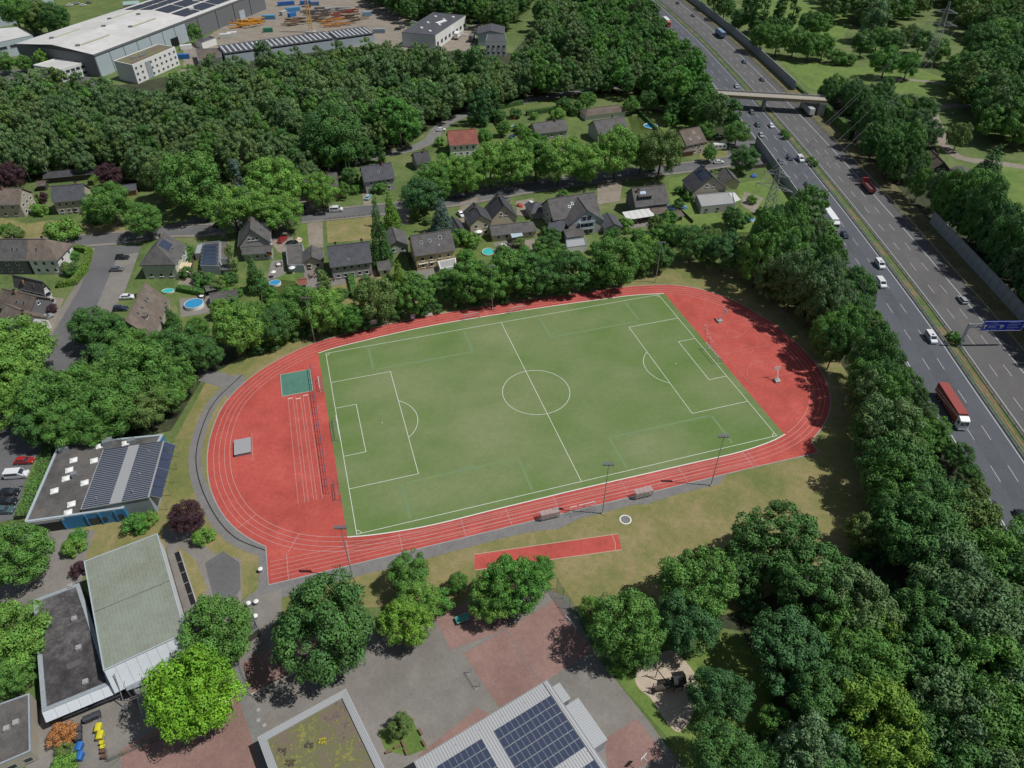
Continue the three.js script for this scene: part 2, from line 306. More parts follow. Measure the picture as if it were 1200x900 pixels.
  mesh('lane_markings', merged(lanes), M.laneLine).userData.kind = 'structure';
  // long-jump run-ups in the bend and the ball court in the other one
  const run = [];
  for (const [a, b] of [[-64.6, -64.6], [-63.3, -63.1], [-62.6, -62.3], [-61.4, -61.1], [-60.7, -60.4], [-59.4, -59.1]]) run.push(ribbonGeo([F2(a, -17.2), F2(b, 21.3)], -0.04, 0.04, Y.line));
  mesh('runup_markings', merged(run), M.laneLine).userData.kind = 'structure';
  const bl = [];
  for (const [u, v] of [[-64, -16.7], [-62, -16], [-60, -16.8]]) bl.push(rect(u - 0.6, v - 0.12, u + 0.6, v + 0.12, Y.line + 0.004));
  mesh('takeoff_markings', merged(bl), M.linePaint).userData.kind = 'structure';
  const ct = [], cw = 0.035, CU = [57.4, 72.2], CV = [-13.6, 13.4];
  const cl = (a, b) => ct.push(ribbonGeo([F2(...a), F2(...b)], -cw, cw, Y.line));
  cl([CU[0], CV[0]], [CU[1], CV[0]]); cl([CU[0], CV[1]], [CU[1], CV[1]]); cl([CU[0], CV[0]], [CU[0], CV[1]]); cl([CU[1], CV[0]], [CU[1], CV[1]]); cl([CU[0], 0], [CU[1], 0]);
  const ca = (u, v, r, a0, a1) => { const p = []; for (let i = 0; i <= 40; i++) { const a = a0 + ((a1 - a0) * i) / 40; p.push(F2(u + r * Math.cos(a), v + r * Math.sin(a))); } ct.push(ribbonGeo(p, -cw, cw, Y.line + 0.004)); };
  ca(64.8, 0, 1.8, 0, 6.283); ca(64.8, CV[0] + 1.2, 6.25, 0, Math.PI); ca(64.8, CV[1] - 1.2, 6.25, Math.PI, 2 * Math.PI); ca(64.8, CV[1] - 5.8, 1.8, 0, 6.283); ca(64.8, CV[0] + 5.8, 1.8, 0, 6.283);
  mesh('court_markings', merged(ct), M.paleLine).userData.kind = 'structure';
  // shot-put run-up strip and the throwing circle
  sheet('throwing_strip', px2w([[556, 650], [724, 626], [729, 644], [556, 668]]), Y.path, M.track);
  const e = px2w([[556, 650], [724, 626], [729, 644], [556, 668]]);
  mesh('strip_edging', merged([ribbonGeo([...e], -0.14, 0.02, Y.path + 0.01, true), ribbonGeo(px2w([[717, 627], [721, 636], [721, 645]]), -0.06, 0.06, Y.path + 0.02)]), flat(0.5, 0.36, 0.28)).userData.kind = 'structure';
  const c = G(733, 609), ring = (r0, r1, y) => { const s = new THREE.RingGeometry(r0, r1, 40); s.rotateX(-Math.PI / 2); s.translate(c.x, y, c.z); return s; };
  mesh('throwing_circle', ring(0.01, 1.3, Y.path), M.path).userData.kind = 'structure';
  mesh('throwing_circle_rim', ring(1.1, 1.35, Y.path + 0.012), M.white).userData.kind = 'structure';
}
// ---- motorway
const MID = smooth([[60, -900], [96, -700], [109.5, -598], [116.8, -535], [122, -480], [126.2, -410], [128.4, -360], [130, -310], [130.6, -265], [130.6, -220], [129.9, -175], [128.7, -150], [127.3, -120], [125.8, -95], [121, -30], [112, 60]], 240);
function midX(z) { let i = 0; while (i < MID.length - 2 && MID[i + 1][1] < z) i++; const a = MID[i], b = MID[i + 1], f = (z - a[1]) / (b[1] - a[1]); return a[0] + (b[0] - a[0]) * f; }
const alongMid = (z0, z1, off, step = 8) => { const o = []; const n = Math.max(2, Math.ceil(Math.abs(z1 - z0) / step)); for (let i = 0; i <= n; i++) { const z = z0 + ((z1 - z0) * i) / n; o.push([midX(z) + off, z]); } return o; };
const turnAt = (z) => Math.atan2(midX(z + 4) - midX(z - 4), 8);
{
  const strip = (name, z0, z1, o0, o1, y, mat) => { const a = alongMid(z0, z1, o0), b = alongMid(z1, z0, o1); return sheet(name, [...a, ...b], y, mat); };
  strip('motorway_carriageway', -880, 50, -17.4, -1.6, Y.path, M.motorway);
  strip('motorway_carriageway', -880, 50, 1.6, 18.6, Y.path, M.motorwayWorn);
  strip('motorway_median', -880, 50, -1.6, 1.6, Y.path + 0.004, std({ map: noiseTex(512, 26, [[6, 1], [14, 0.8], [80, 0.7]], [[0, 0.05, 0.085, 0.022], [0.5, 0.085, 0.14, 0.03], [0.78, 0.12, 0.14, 0.05], [0.9, 0.17, 0.13, 0.065], [1, 0.24, 0.15, 0.085]], 75) }));
  strip('motorway_verge', -640, -20, 18.6, 27, Y.floor + 0.01, std({ map: noiseTex(512, 26, FINE, [[0, 0.05, 0.06, 0.02], [0.5, 0.12, 0.11, 0.045], [1, 0.24, 0.2, 0.08]], 76) }));
  strip('bare_median_soil', -165, -40, -0.3, 0.4, Y.path + 0.016, std({ map: noiseTex(256, 12, FINE, [[0, 0.1, 0.08, 0.04], [0.5, 0.24, 0.13, 0.075], [1, 0.3, 0.18, 0.11]], 77) }));
  const laneTone = (r, g, b2, s) => std({ map: noiseTex(512, 40, [[3, 0.6], [20, 0.6], [90, 0.5], [200, 0.8]], around(r, g, b2, 0.16), s) });
  strip('motorway_lane', -880, 50, -11.2, -7.2, Y.path + 0.006, laneTone(0.083, 0.089, 0.102, 118)); strip('motorway_lane', -880, 50, -17.3, -16.4, Y.path + 0.006, laneTone(0.125, 0.125, 0.128, 121));
  strip('motorway_lane', -880, 50, 6.6, 10.4, Y.path + 0.006, laneTone(0.118, 0.112, 0.11, 119)); strip('motorway_lane', -880, 50, 14.6, 18.5, Y.path + 0.006, laneTone(0.095, 0.094, 0.097, 120));
  const solid = [];
  for (const [o, w] of [[-2.75, 0.11], [-16.3, 0.11], [2.75, 0.08], [14.5, 0.12]]) solid.push(ribbonGeo(alongMid(-880, 50, o), -w, w, Y.path + 0.02));
  for (const o of [-7.1, -11.3, 6.5, 10.5]) for (let z = -860; z < 40; z += 14) solid.push(ribbonGeo(alongMid(z + (o > 0 ? 3 : 0), z + 5.2 + (o > 0 ? 3 : 0), o), -0.07, 0.07, Y.path + 0.02));
  mesh('motorway_markings', merged(solid), M.roadLine).userData.kind = 'structure';
}
// ---- streets, drives and yards
sheet('side_street', px2w([[106, 288], [166, 288], [148, 335], [131, 365], [112, 400], [88, 445], [62, 492], [46, 530], [30, 560], [22, 607], [-10, 614], [-60, 650], [-60, 520], [0, 478], [30, 432], [56, 391], [88, 337]]), Y.path, M.asphalt);
sheet('parking_strip', px2w([[121, 340], [138, 300], [163, 296], [146, 342], [131, 366], [112, 362]]), Y.path + 0.01, M.yard);
sheet('kerb_path', px2w([[106, 290], [112, 291], [94, 337], [62, 391], [36, 432], [29, 432], [56, 388], [87, 336]]), Y.path + 0.012, M.yard);
const streetLine = smooth(px2w([[-60, 292], [40, 287], [110, 281], [150, 278], [200, 271], [250, 269], [320, 259], [400, 250], [470, 243], [540, 234], [620, 220], [700, 208.5], [760, 201.5], [810, 195.5], [850, 190], [898, 178]]), 80);
mesh('residential_street', ribbonGeo(streetLine, -3.6, 3.6, Y.path + 0.006), M.asphalt).userData.kind = 'structure';
mesh('pavement', ribbonGeo(streetLine, 3.6, 5.2, Y.path + 0.1), M.yard).userData.kind = 'structure';
mesh('pavement', ribbonGeo(streetLine, -5.2, -3.6, Y.path + 0.1), M.yard).userData.kind = 'structure';
mesh('back_street', ribbonGeo(smooth(px2w([[205, 268], [240, 254], [293, 229], [360, 208], [440, 183], [480, 175], [503, 165], [515, 150], [535, 138], [590, 124], [640, 114], [700, 104], [760, 100], [842, 106]]), 70), -3.2, 3.2, Y.path + 0.012), M.path).userData.kind = 'structure';
sheet('street_end', px2w([[855, 165], [890, 165], [905, 190], [880, 200], [850, 195]]), Y.path + 0.016, M.asphalt);
for (const p of [[[310, 262], [335, 258], [345, 285], [336, 300], [325, 295], [316, 280]], [[360, 262], [378, 258], [379, 290], [362, 292]], [[338, 232], [370, 228], [372, 246], [338, 250]], [[455, 245], [480, 242], [478, 262], [458, 264]], [[540, 232], [560, 232], [548, 262], [538, 262]], [[604, 236], [625, 232], [628, 255], [606, 252]], [[424, 222], [436, 222], [434, 240], [426, 240]], [[40, 345], [75, 350], [60, 392], [38, 392]], [[222, 318], [246, 316], [246, 340], [214, 342], [208, 332]], [[700, 216], [730, 212], [726, 236], [700, 240]], [[872, 225], [895, 232], [884, 250], [868, 240]], [[592, 285], [640, 278], [648, 296], [600, 300]], [[640, 105], [668, 92], [662, 70], [640, 62], [630, 80]]]) sheet('driveway', px2w(p), Y.path + 0.02, M.gravel);
// garden lawns
for (const [p, m] of [[[[0, 255], [30, 262], [60, 258], [95, 262], [140, 262], [150, 272], [90, 278], [0, 281]], 'dryLawn'], [[[112, 225], [150, 215], [165, 225], [160, 255], [140, 262], [108, 250]], 'lawn'], [[[205, 315], [260, 305], [300, 325], [350, 330], [345, 380], [290, 400], [215, 390], [205, 350]], 'lawn'], [[[300, 325], [345, 320], [350, 350], [330, 365], [305, 352]], 'brightLawn'], [[[382, 255], [435, 250], [438, 280], [384, 285]], 'dryLawn'], [[[350, 262], [360, 260], [364, 290], [352, 290]], 'brightLawn'], [[[380, 330], [480, 320], [480, 360], [380, 370]], 'dryLawn'], [[[470, 250], [520, 246], [520, 265], [476, 270]], 'lawn'], [[[550, 270], [640, 290], [700, 290], [790, 265], [800, 300], [600, 345], [540, 330]], 'lawn'], [[[783, 210], [805, 205], [812, 240], [850, 255], [900, 245], [945, 262], [935, 280], [840, 300], [790, 290]], 'brightLawn'], [[[862, 215], [895, 210], [925, 228], [940, 262], [900, 270], [872, 250]], 'brightLawn'], [[[560, 150], [620, 145], [690, 135], [800, 130], [810, 165], [700, 172], [560, 180]], 'lawn'], [[[735, 135], [765, 140], [778, 155], [742, 160]], 'brightLawn'], [[[820, 178], [865, 172], [860, 190], [820, 192]], 'dryLawn'], [[[600, 122], [680, 112], [690, 125], [610, 136]], 'lawn'], [[[630, 40], [660, 45], [668, 58], [640, 55]], 'brightLawn']]) sheet('garden_lawn', px2w(p), Y.lawn, M[m]);
// ground about the hall and the school
sheet('school_forecourt', px2w([[20, 612], [70, 620], [112, 622], [100, 655], [95, 690], [40, 705], [0, 720], [-40, 730], [-40, 640]]), Y.path, M.yard);
sheet('hall_lawn', px2w([[95, 620], [140, 605], [192, 598], [196, 630], [130, 648], [98, 656]]), Y.lawn + 0.01, M.dryLawn);
sheet('hall_hedge_bed', px2w([[20, 606], [55, 528], [72, 515], [66, 545], [32, 612]]), Y.lawn + 0.01, M.lawn);
sheet('hall_forecourt', px2w([[190, 620], [215, 615], [250, 648], [282, 655], [284, 705], [330, 690], [330, 720], [300, 760], [270, 760], [225, 740], [205, 690]]), Y.path + 0.014, M.yard);
sheet('turning_place', px2w([[240, 660], [262, 646], [281, 660], [282, 690], [272, 706], [250, 700]]), Y.path + 0.02, M.asphalt);
sheet('hall_bank', px2w([[207, 640], [228, 655], [243, 690], [232, 706], [224, 690], [212, 660]]), Y.path + 0.024, M.dryLawn);
sheet('school_yard', px2w([[300, 742], [330, 735], [420, 742], [520, 720], [555, 700], [640, 690], [665, 700], [700, 770], [760, 845], [800, 900], [840, 990], [200, 1000], [60, 960], [140, 890], [160, 850], [230, 850], [275, 800], [280, 775]]), Y.path, M.yard);
sheet('service_yard', px2w([[36, 815], [60, 850], [110, 820], [170, 790], [240, 800], [230, 850], [150, 880], [60, 960], [20, 1000], [30, 900]]), Y.path + 0.008, M.yard);
for (const p of [[[282, 778], [330, 752], [400, 745], [352, 788], [295, 815]], [[543, 766], [650, 703], [693, 764], [632, 803], [585, 830]], [[508, 722], [560, 702], [600, 722], [592, 738], [528, 762]], [[708, 866], [746, 842], [780, 886], [720, 912], [712, 900]], [[140, 880], [270, 800], [285, 812], [330, 960], [150, 960]], [[560, 830], [600, 850], [590, 930], [500, 930], [490, 885]]]) sheet('red_paving', px2w(p), Y.path + 0.016, M.redPaver);
mesh('yard_joint', merged([ribbonGeo(px2w([[593, 736], [634, 800]]), -0.08, 0.08, Y.path + 0.026), ribbonGeo(px2w([[543, 766], [651, 702]]), -0.1, 0.1, Y.path + 0.026), ribbonGeo(px2w([[666, 812], [712, 786]]), -0.1, 0.1, Y.path + 0.026)]), M.path).userData.kind = 'structure';
sheet('yard_walkway', px2w([[273, 770], [283, 778], [330, 920], [345, 990], [325, 990], [300, 880], [270, 790]]), Y.path + 0.022, M.path);
sheet('playground_lawn', px2w([[725, 800], [760, 770], [850, 740], [900, 780], [905, 990], [850, 990], [800, 885]]), Y.lawn + 0.004, M.brightLawn);
sheet('playground_sand', smooth(px2w([[744, 795], [752, 780], [770, 768], [786, 762], [800, 772], [814, 790], [818, 815], [805, 850], [794, 858], [775, 838], [762, 818], [748, 806]]), 60, true), Y.path, M.sand);
sheet('planter_lawn', px2w([[443, 858], [470, 838], [482, 840], [500, 878], [478, 886], [452, 880]]), Y.path + 0.02, M.brightLawn);
// industrial estate
sheet('works_yard', px2w([[190, 110], [215, 78], [215, 58], [240, 45], [288, 14], [300, -5], [440, -5], [475, 18], [480, 60], [420, 55], [330, 62], [262, 76], [225, 90]]), Y.path, M.gravel);
sheet('works_yard', px2w([[500, 60], [520, 52], [550, 30], [560, 28], [556, 60]]), Y.path + 0.004, M.gravel);
sheet('works_yard', px2w([[-60, 100], [-60, 80], [40, 82], [100, 88], [130, 100]]), Y.path, M.asphalt);
sheet('far_field', px2w([[85, 30], [150, 0], [250, -30], [90, -40], [60, 5]]), Y.lawn, M.lawn);
mesh('far_lane', ribbonGeo(smooth(px2w([[1180, 130], [1130, 124], [1095, 128], [1100, 150], [1108, 172], [1128, 186], [1160, 190], [1260, 205]]), 30), -2.6, 2.6, Y.path), M.gravel).userData.kind = 'structure';
mesh('far_lane', ribbonGeo(smooth(px2w([[1040, 102], [1032, 97], [1045, 93], [1080, 95], [1120, 100]]), 20), -2, 2, Y.path), M.gravel).userData.kind = 'structure';
// ---------------------------------------------------------------- buildings
function polyGeo(list) {   // list of faces, each [[x,y,z]..] with optional uv; flat normals
  const pos = [], uv = [];
  for (const f of list) {
    const P = f.map((p) => new THREE.Vector3(...p)), n = P[1].clone().sub(P[0]).cross(P[2].clone().sub(P[0])).normalize();
    const e = P[1].clone().sub(P[0]).normalize(), w = n.clone().cross(e);
    const q = P.map((p) => { const d = p.clone().sub(P[0]); return [d.dot(e), d.dot(w)]; });
    for (let i = 1; i < P.length - 1; i++) for (const k of [0, i, i + 1]) { pos.push(...P[k].toArray()); uv.push(...q[k]); }
  }
  const g = new THREE.BufferGeometry();
  g.setAttribute('position', new THREE.Float32BufferAttribute(pos, 3));
  g.setAttribute('uv', new THREE.Float32BufferAttribute(uv, 2));
  g.computeVertexNormals();
  return g;
}
function roofGeo(L, D, he, hr, h0, h1, th) {
  const a = [-L / 2, he, D / 2], b = [L / 2, he, D / 2], c = [L / 2, he, -D / 2], d = [-L / 2, he, -D / 2], r = [-L / 2 + h0, hr, 0], s = [L / 2 - h1, hr, 0], dn = (p) => [p[0], p[1] - th, p[2]];
  const f = [[a, b, s, r], [c, d, r, s], [dn(b), dn(a), dn(r), dn(s)], [dn(d), dn(c), dn(s), dn(r)], [dn(a), dn(b), b, a], [dn(c), dn(d), d, c]];
  if (h0 > 0.01) f.push([d, a, r], [dn(a), dn(d), dn(r)], [dn(d), dn(a), a, d]); else f.push([dn(d), dn(r), r, d], [dn(r), dn(a), a, r]);
  if (h1 > 0.01) f.push([b, c, s], [dn(c), dn(b), dn(s)], [dn(b), dn(c), c, b]); else f.push([dn(b), dn(s), s, b], [dn(s), dn(c), c, s]);
  return polyGeo(f);
}
const winGeo = {}, geoKey = (k, f) => winGeo[k] || (winGeo[k] = f());
function windowOn(parent, x, y, z, turn, w = 1.15, h = 1.25, frameMat = M.white) {
  const f = mesh('window', geoKey('f' + w + h, () => box(w, h, 0.1)), frameMat, parent);
  f.position.set(x, y, z); f.rotation.y = turn;
  const p = mesh('pane', geoKey('p' + w + h, () => box(w - 0.18, h - 0.18, 0.06)), M.glass, f);
  p.position.z = 0.035;
  mesh('sill', geoKey('s' + w, () => box(w + 0.16, 0.06, 0.2)), frameMat, f).position.set(0, -h / 2 - 0.03, 0.06);
  return f;
}
function doorOn(parent, x, z, turn, mat = M.darkWood, w = 1.05) {
  const d = mesh('door', geoKey('d' + w, () => box(w, 2.1, 0.12)), mat, parent);
  d.position.set(x, 1.06, z); d.rotation.y = turn;
  mesh('handle', geoKey('h', () => box(0.06, 0.3, 0.08)), M.steel, d).position.set(w * 0.36, 0, 0.08);
}
function house(o) {
  let L, D, centre, turn;
  const { he, hr, ov = 0.45, hip = [0, 0], th = 0.28 } = o;
  if (o.e) {
    const a = G(...o.e[0], he), b = G(...o.e[1], he), x = b.clone().sub(a); L = Math.hypot(x.x, x.z); D = o.depth;
    turn = Math.atan2(-x.z, x.x);
    const back = new THREE.Vector3(-Math.sin(turn), 0, -Math.cos(turn));
    centre = a.clone().add(b).multiplyScalar(0.5).addScaledVector(back, D / 2);
    if (o.ridge === 'z') { [L, D] = [D, L]; turn -= Math.PI / 2; }
  } else {
    const a = G(...o.r[0], hr), b = G(...o.r[1], hr), x = a.clone().sub(b); L = o.len || Math.hypot(x.x, x.z);
    turn = Math.atan2(-x.z, x.x); if (o.turn !== undefined) turn = o.turn;
    const ex = new THREE.Vector3(Math.cos(turn), 0, -Math.sin(turn));
    centre = o.len ? a.clone().addScaledVector(ex, -L / 2) : a.clone().add(b).multiplyScalar(0.5);
    if (o.half) D = 2 * o.half; else { const e = G(...o.ep, he).sub(centre), ez = new THREE.Vector3(Math.sin(turn), 0, Math.cos(turn)); D = 2 * Math.abs(e.dot(ez)); }
  }
  centre.y = 0;
  const t = thing(o.name || 'house', o.label, o.cat || 'house', centre, turn, o.group);
  const roofMat = o.roof || M.roofGrey, wallMat = o.wall || M.wGrey, slope = (hr - he) / (D / 2), wl = L - 2 * ov, wd = D - 2 * ov, hw = he + ov * slope - th - 0.03;
  const w = mesh('wall', box(wl, hw, wd, 0, hw / 2, 0), wallMat, t);
  for (const [k, s] of [[0, -1], [1, 1]]) if (!hip[k]) {
    const x = s * wl / 2, p = hr - th - 0.03, g = polyGeo(s > 0 ? [[[x, hw, wd / 2], [x, hw, -wd / 2], [x, p, 0]], [[x - 0.3, hw, -wd / 2], [x - 0.3, hw, wd / 2], [x - 0.3, p, 0]]] : [[[x, hw, -wd / 2], [x, hw, wd / 2], [x, p, 0]], [[x + 0.3, hw, wd / 2], [x + 0.3, hw, -wd / 2], [x + 0.3, p, 0]]]);
    mesh('gable_wall', g, o.gable || wallMat, t);
  }
  const roof = mesh('roof', roofGeo(L, D, he, hr, hip[0], hip[1], th), roofMat, t);
  mesh('ridge_cap', box(L - hip[0] - hip[1] + 0.1, 0.14, 0.34, (hip[0] - hip[1]) / 2, hr + 0.03, 0), o.ridgeMat || roofMat, roof);
  for (const s of [-1, 1]) mesh('gutter', box(L, 0.12, 0.14, 0, he - 0.16, s * (D / 2 + 0.06)), M.steel, roof);
  const at = (side, f) => side[0] === 'x' ? [side[1] === '+' ? wl / 2 : -wl / 2, f * wd, side[1] === '+' ? Math.PI / 2 : -Math.PI / 2] : [f * wl, side[1] === '+' ? wd / 2 : -wd / 2, side[1] === '+' ? 0 : Math.PI];
  for (const [side, [n, rows = 1]] of Object.entries(o.win || {})) for (let r = 0; r < rows; r++) for (let i = 0; i < n; i++) {
    const f = (i + 0.5) / n - 0.5, [a, b, q] = at(side, f * 0.9), y = rows === 1 ? Math.min(1.6, hw - 0.9) : 1.5 + r * 2.6;
    if (y + 0.7 > hw) continue;
    if (side[0] === 'x') windowOn(t, a, y, b, q); else windowOn(t, a, y, b, q);
  }
  for (const [side, n] of Object.entries(o.gwin || {})) for (let i = 0; i < n; i++) { const [a, b, q] = at(side, ((i + 0.5) / n - 0.5) * 0.4); windowOn(t, a, hw + (hr - hw) * 0.3, b, q, 0.95, 1.1); }
  if (o.door) { const [a, b, q] = at(o.door[0], o.door[1]); doorOn(t, a, b, q); }
  for (const [x, z] of o.chim || [[L * 0.2, 0.5]]) {
    const y = hr - Math.abs(z) * slope, c = mesh('chimney', box(0.75, 1.9, 0.6, x, y + 0.35, z), o.chimMat || M.wBrick, roof);
    mesh('chimney_cap', box(0.9, 0.1, 0.75, x, y + 1.35, z), M.dark, c);
  }
  const onSlope = (x, f, s) => { const z = s * (D / 2) * (1 - f); return [x, he + (hr - he) * f, z]; };
  for (const [x, f, s, ww = 0.8, hh = 1.1] of o.sky || []) {
    const [a, y, z] = onSlope(x * L / 2, f, s), k = mesh('skylight', box(ww, 0.16, hh), M.steel, roof);
    k.position.set(a, y + 0.03, z); k.rotation.x = s * Math.atan(slope);
    mesh('pane', box(ww - 0.16, 0.06, hh - 0.16, 0, 0.075, 0), o.skyMat || M.glass, k);
  }
  for (const [x, f, s, nx, nz, pw = 1.05, ph = 1.7] of o.solar || []) for (let i = 0; i < nx; i++) for (let j = 0; j < nz; j++) {
    const q = Math.atan(slope), f2 = f - (j * (ph + 0.05) * Math.cos(q)) / (D / 2), [a, y, z] = onSlope(x * L / 2 + i * (pw + 0.05), f2, s);
    const k = mesh('solar_panel', geoKey('sp' + pw + ph, () => box(pw, 0.06, ph)), M.solar, roof);
    k.position.set(a, y + 0.1, z); k.rotation.x = s * q;
  }
  for (const [x, f, s, ww = 2, kind = 0] of o.dormer || []) {
    const [a, y, z] = onSlope(x * L / 2, f, s), dd = (D / 2) * (1 - f) * 0.7, top = y + 1.45;
    const k = mesh('dormer', merged([box(ww, 1.5, dd, a, y + 0.7, z - s * dd / 2)]), o.dormMat || wallMat, roof);
    mesh('dormer_roof', box(ww + 0.4, 0.14, dd + 0.5, a, top + 0.08, z - s * (dd / 2 - 0.1)), roofMat, k);
    const nw = Math.max(1, Math.round(ww / 1.4));
    for (let i = 0; i < nw; i++) { const p = mesh('pane', box(ww / nw - 0.35, 0.85, 0.06, a + ((i + 0.5) / nw - 0.5) * ww, y + 0.75, z + s * 0.02), M.glass, k); }
  }
  t.userData.dims = undefined; delete t.userData.dims;
  return { t, L, D, wl, wd, hw, he, hr, turn, centre };
}
// walls raised from a polygon of roof corners read at height h
const area = (p) => p.reduce((s, a, i) => { const b = p[(i + 1) % p.length]; return s + a[0] * b[1] - b[0] * a[1]; }, 0);
function inset(pts, d) {   // polygon moved inwards by d
  const s = Math.sign(area(pts)), n = pts.length;
  const lines = pts.map((a, i) => { const b = pts[(i + 1) % n], l = Math.hypot(b[0] - a[0], b[1] - a[1]), nx = (-(b[1] - a[1]) / l) * s, ny = ((b[0] - a[0]) / l) * s; return [a[0] + nx * d, a[1] + ny * d, b[0] - a[0], b[1] - a[1]]; });
  return lines.map((q, i) => { const p = lines[(i + n - 1) % n], det = p[2] * q[3] - p[3] * q[2], t = ((q[0] - p[0]) * q[3] - (q[1] - p[1]) * q[2]) / det; return [p[0] + p[2] * t, p[1] + p[3] * t]; });
}
function prism(pts, y0, y1, holes = []) {
  const s = new THREE.Shape(pts.map((p) => new THREE.Vector2(p[0], -p[1])));
  for (const h of holes) s.holes.push(new THREE.Path(h.map((p) => new THREE.Vector2(p[0], -p[1]))));
  const g = new THREE.ExtrudeGeometry(s, { depth: y1 - y0, bevelEnabled: false });
  g.rotateX(-Math.PI / 2); g.translate(0, y0, 0);
  return g;
}
function block(o) {   // flat-roofed building; o.c: roof corners in pixels at height o.h (front left, front right, back right, back left)
  let pts = o.w || px2w(o.c, o.h);
  if (area(pts) > 0 && false) pts.reverse();
  const cx = pts.reduce((s, p) => s + p[0], 0) / pts.length, cz = pts.reduce((s, p) => s + p[1], 0) / pts.length, lp = pts.map((p) => [p[0] - cx, p[1] - cz]);
  const t = thing(o.name || 'building', o.label, o.cat || 'building', [cx, 0, cz], 0, o.group), rim = o.rim ?? 0.35, rh = o.rimH ?? 0.3;
  mesh('wall', prism(lp, 0, o.h - rh - 0.02), o.wall || M.wGrey, t);
  mesh('roof', sheetGeo(inset(lp, rim), o.h - rh + 0.06), o.roof || M.roofFlat, t);
  mesh('parapet', prism(lp, o.h - rh - 0.02, o.h, [inset(lp, rim)]), o.rimMat || M.steel, t);
  t.userData.pts = lp; const store = { t, lp, h: o.h, cx, cz }; delete t.userData.pts;
  for (const [e, n, rows, w = 1.2, h = 1.2, y0 = 1.5, dy = 3] of o.win || []) {
    const a = lp[e], b = lp[(e + 1) % lp.length], s = -Math.sign(area(lp)), dx = b[0] - a[0], dz = b[1] - a[1], l = Math.hypot(dx, dz), nx = (-dz / l) * -s * -1, nz = (dx / l) * -s * -1;
    for (let r = 0; r < rows; r++) for (let i = 0; i < n; i++) { const f = (i + 0.5) / n; windowOn(t, a[0] + dx * f + nx * 0.02, y0 + r * dy, a[1] + dz * f + nz * 0.02, Math.atan2(nx, nz), w, h, o.frame || M.steel); }
  }
  return store;
}
M.roofFlat = std({ map: noiseTex(512, 22, [[4, 1], [14, 0.8], [60, 0.6], [200, 0.6]], [[0, 0.06, 0.056, 0.054], [0.5, 0.1, 0.094, 0.09], [1, 0.145, 0.13, 0.12]], 80) });
M.roofTar = std({ map: noiseTex(512, 26, [[4, 1], [18, 0.9], [60, 0.7], [200, 0.5]], [[0, 0.028, 0.025, 0.026], [0.5, 0.06, 0.055, 0.057], [1, 0.14, 0.13, 0.13]], 81) });
M.roofGreenMetal = std({ map: noiseTex(1024, 34, [[4, 0.5], [16, 0.8], [70, 0.7], [260, 0.6]], [[0, 0.205, 0.212, 0.165], [0.3, 0.222, 0.242, 0.19], [1, 0.262, 0.295, 0.24]], 82), roughness: 0.8 });
M.roofMoss = std({ map: noiseTex(1024, 26, [[5, 0.9], [16, 1], [60, 1], [160, 0.8]], [[0, 0.1, 0.085, 0.06], [0.3, 0.175, 0.128, 0.108], [0.5, 0.18, 0.15, 0.098], [0.68, 0.14, 0.145, 0.066], [0.9, 0.165, 0.165, 0.062], [1, 0.25, 0.23, 0.06]], 83) });
M.roofHall = std({ map: noiseTex(1024, 80, [[4, 0.8], [20, 0.6], [80, 0.5], [300, 0.4]], around(0.58, 0.57, 0.55, 0.12), 84), roughness: 0.75 });
M.metalRoof = std({ color: rgb(0.46, 0.465, 0.47), roughness: 0.5, metalness: 0.3 });
M.blueWall = std({ map: noiseTex(256, 8, FINE, around(0.035, 0.2, 0.4, 0.1), 85), roughness: 0.6 });
M.cladding = std({ map: noiseTex(256, 12, FINE, around(0.4, 0.46, 0.5, 0.07), 86), roughness: 0.6 });
M.cladDark = std({ map: noiseTex(256, 12, FINE, around(0.15, 0.16, 0.17, 0.1), 87), roughness: 0.6 });
M.brickDark = std({ map: noiseTex(256, 6, FINE, around(0.1, 0.085, 0.085, 0.15), 88) });

// --- houses of the estate
house({ label: 'beige two storey house with brown tiled roof by the street lawn', e: [[-48, 241], [23.3, 239.3]], depth: 10.5, he: 5.5, hr: 9.6, roof: M.roofWarm, wall: M.wStone, win: { 'z+': [5, 2], 'x+': [3, 2] }, gwin: { 'x+': 1 }, door: ['z+', -0.2], chim: [[4, 0.4]] });
house({ label: 'detached grey house with dark slate roof behind the street lawn', e: [[60, 236.7], [99.3, 233.3]], depth: 10, he: 5.6, hr: 9.6, roof: M.roofSlate, wall: M.wStone, win: { 'z+': [4, 2], 'x+': [2, 2] }, door: ['z+', 0.05], chim: [[3, -0.4]], sky: [[0.2, 0.55, 1]] });
house({ label: 'dark timbered row house with grey roof joined to the white corner house', e: [[-70, 305], [30, 305]], depth: 11, he: 5.55, hr: 10.4, roof: M.roofGrey, wall: M.wSlate, win: { 'z+': [7, 2] }, chim: [[8, -1]], sky: [[0.66, 0.5, 1], [0.78, 0.5, 1]] });
house({ label: 'white corner house with brown hipped roof behind the yellow hedge', e: [[30.3, 305], [67, 305]], depth: 11, he: 5.55, hr: 10.4, hip: [0, 4.6], roof: M.roofWarm, wall: M.wWhite, win: { 'z+': [3, 2], 'x+': [2, 2] }, chim: [[-1, -1]], sky: [[-0.4, 0.5, 1]] });
const h4 = house({ label: 'white gabled house beside the parked blue car', r: [[50, 330], [14, 322]], ep: [62, 347], he: 5, hr: 8.8, roof: M.roofGrey, wall: M.wWhite, win: { 'x+': [3, 2], 'z+': [3, 2] }, gwin: { 'x+': 1 }, chim: [[-2, 0.6]], sky: [[0.3, 0.5, 1]] });
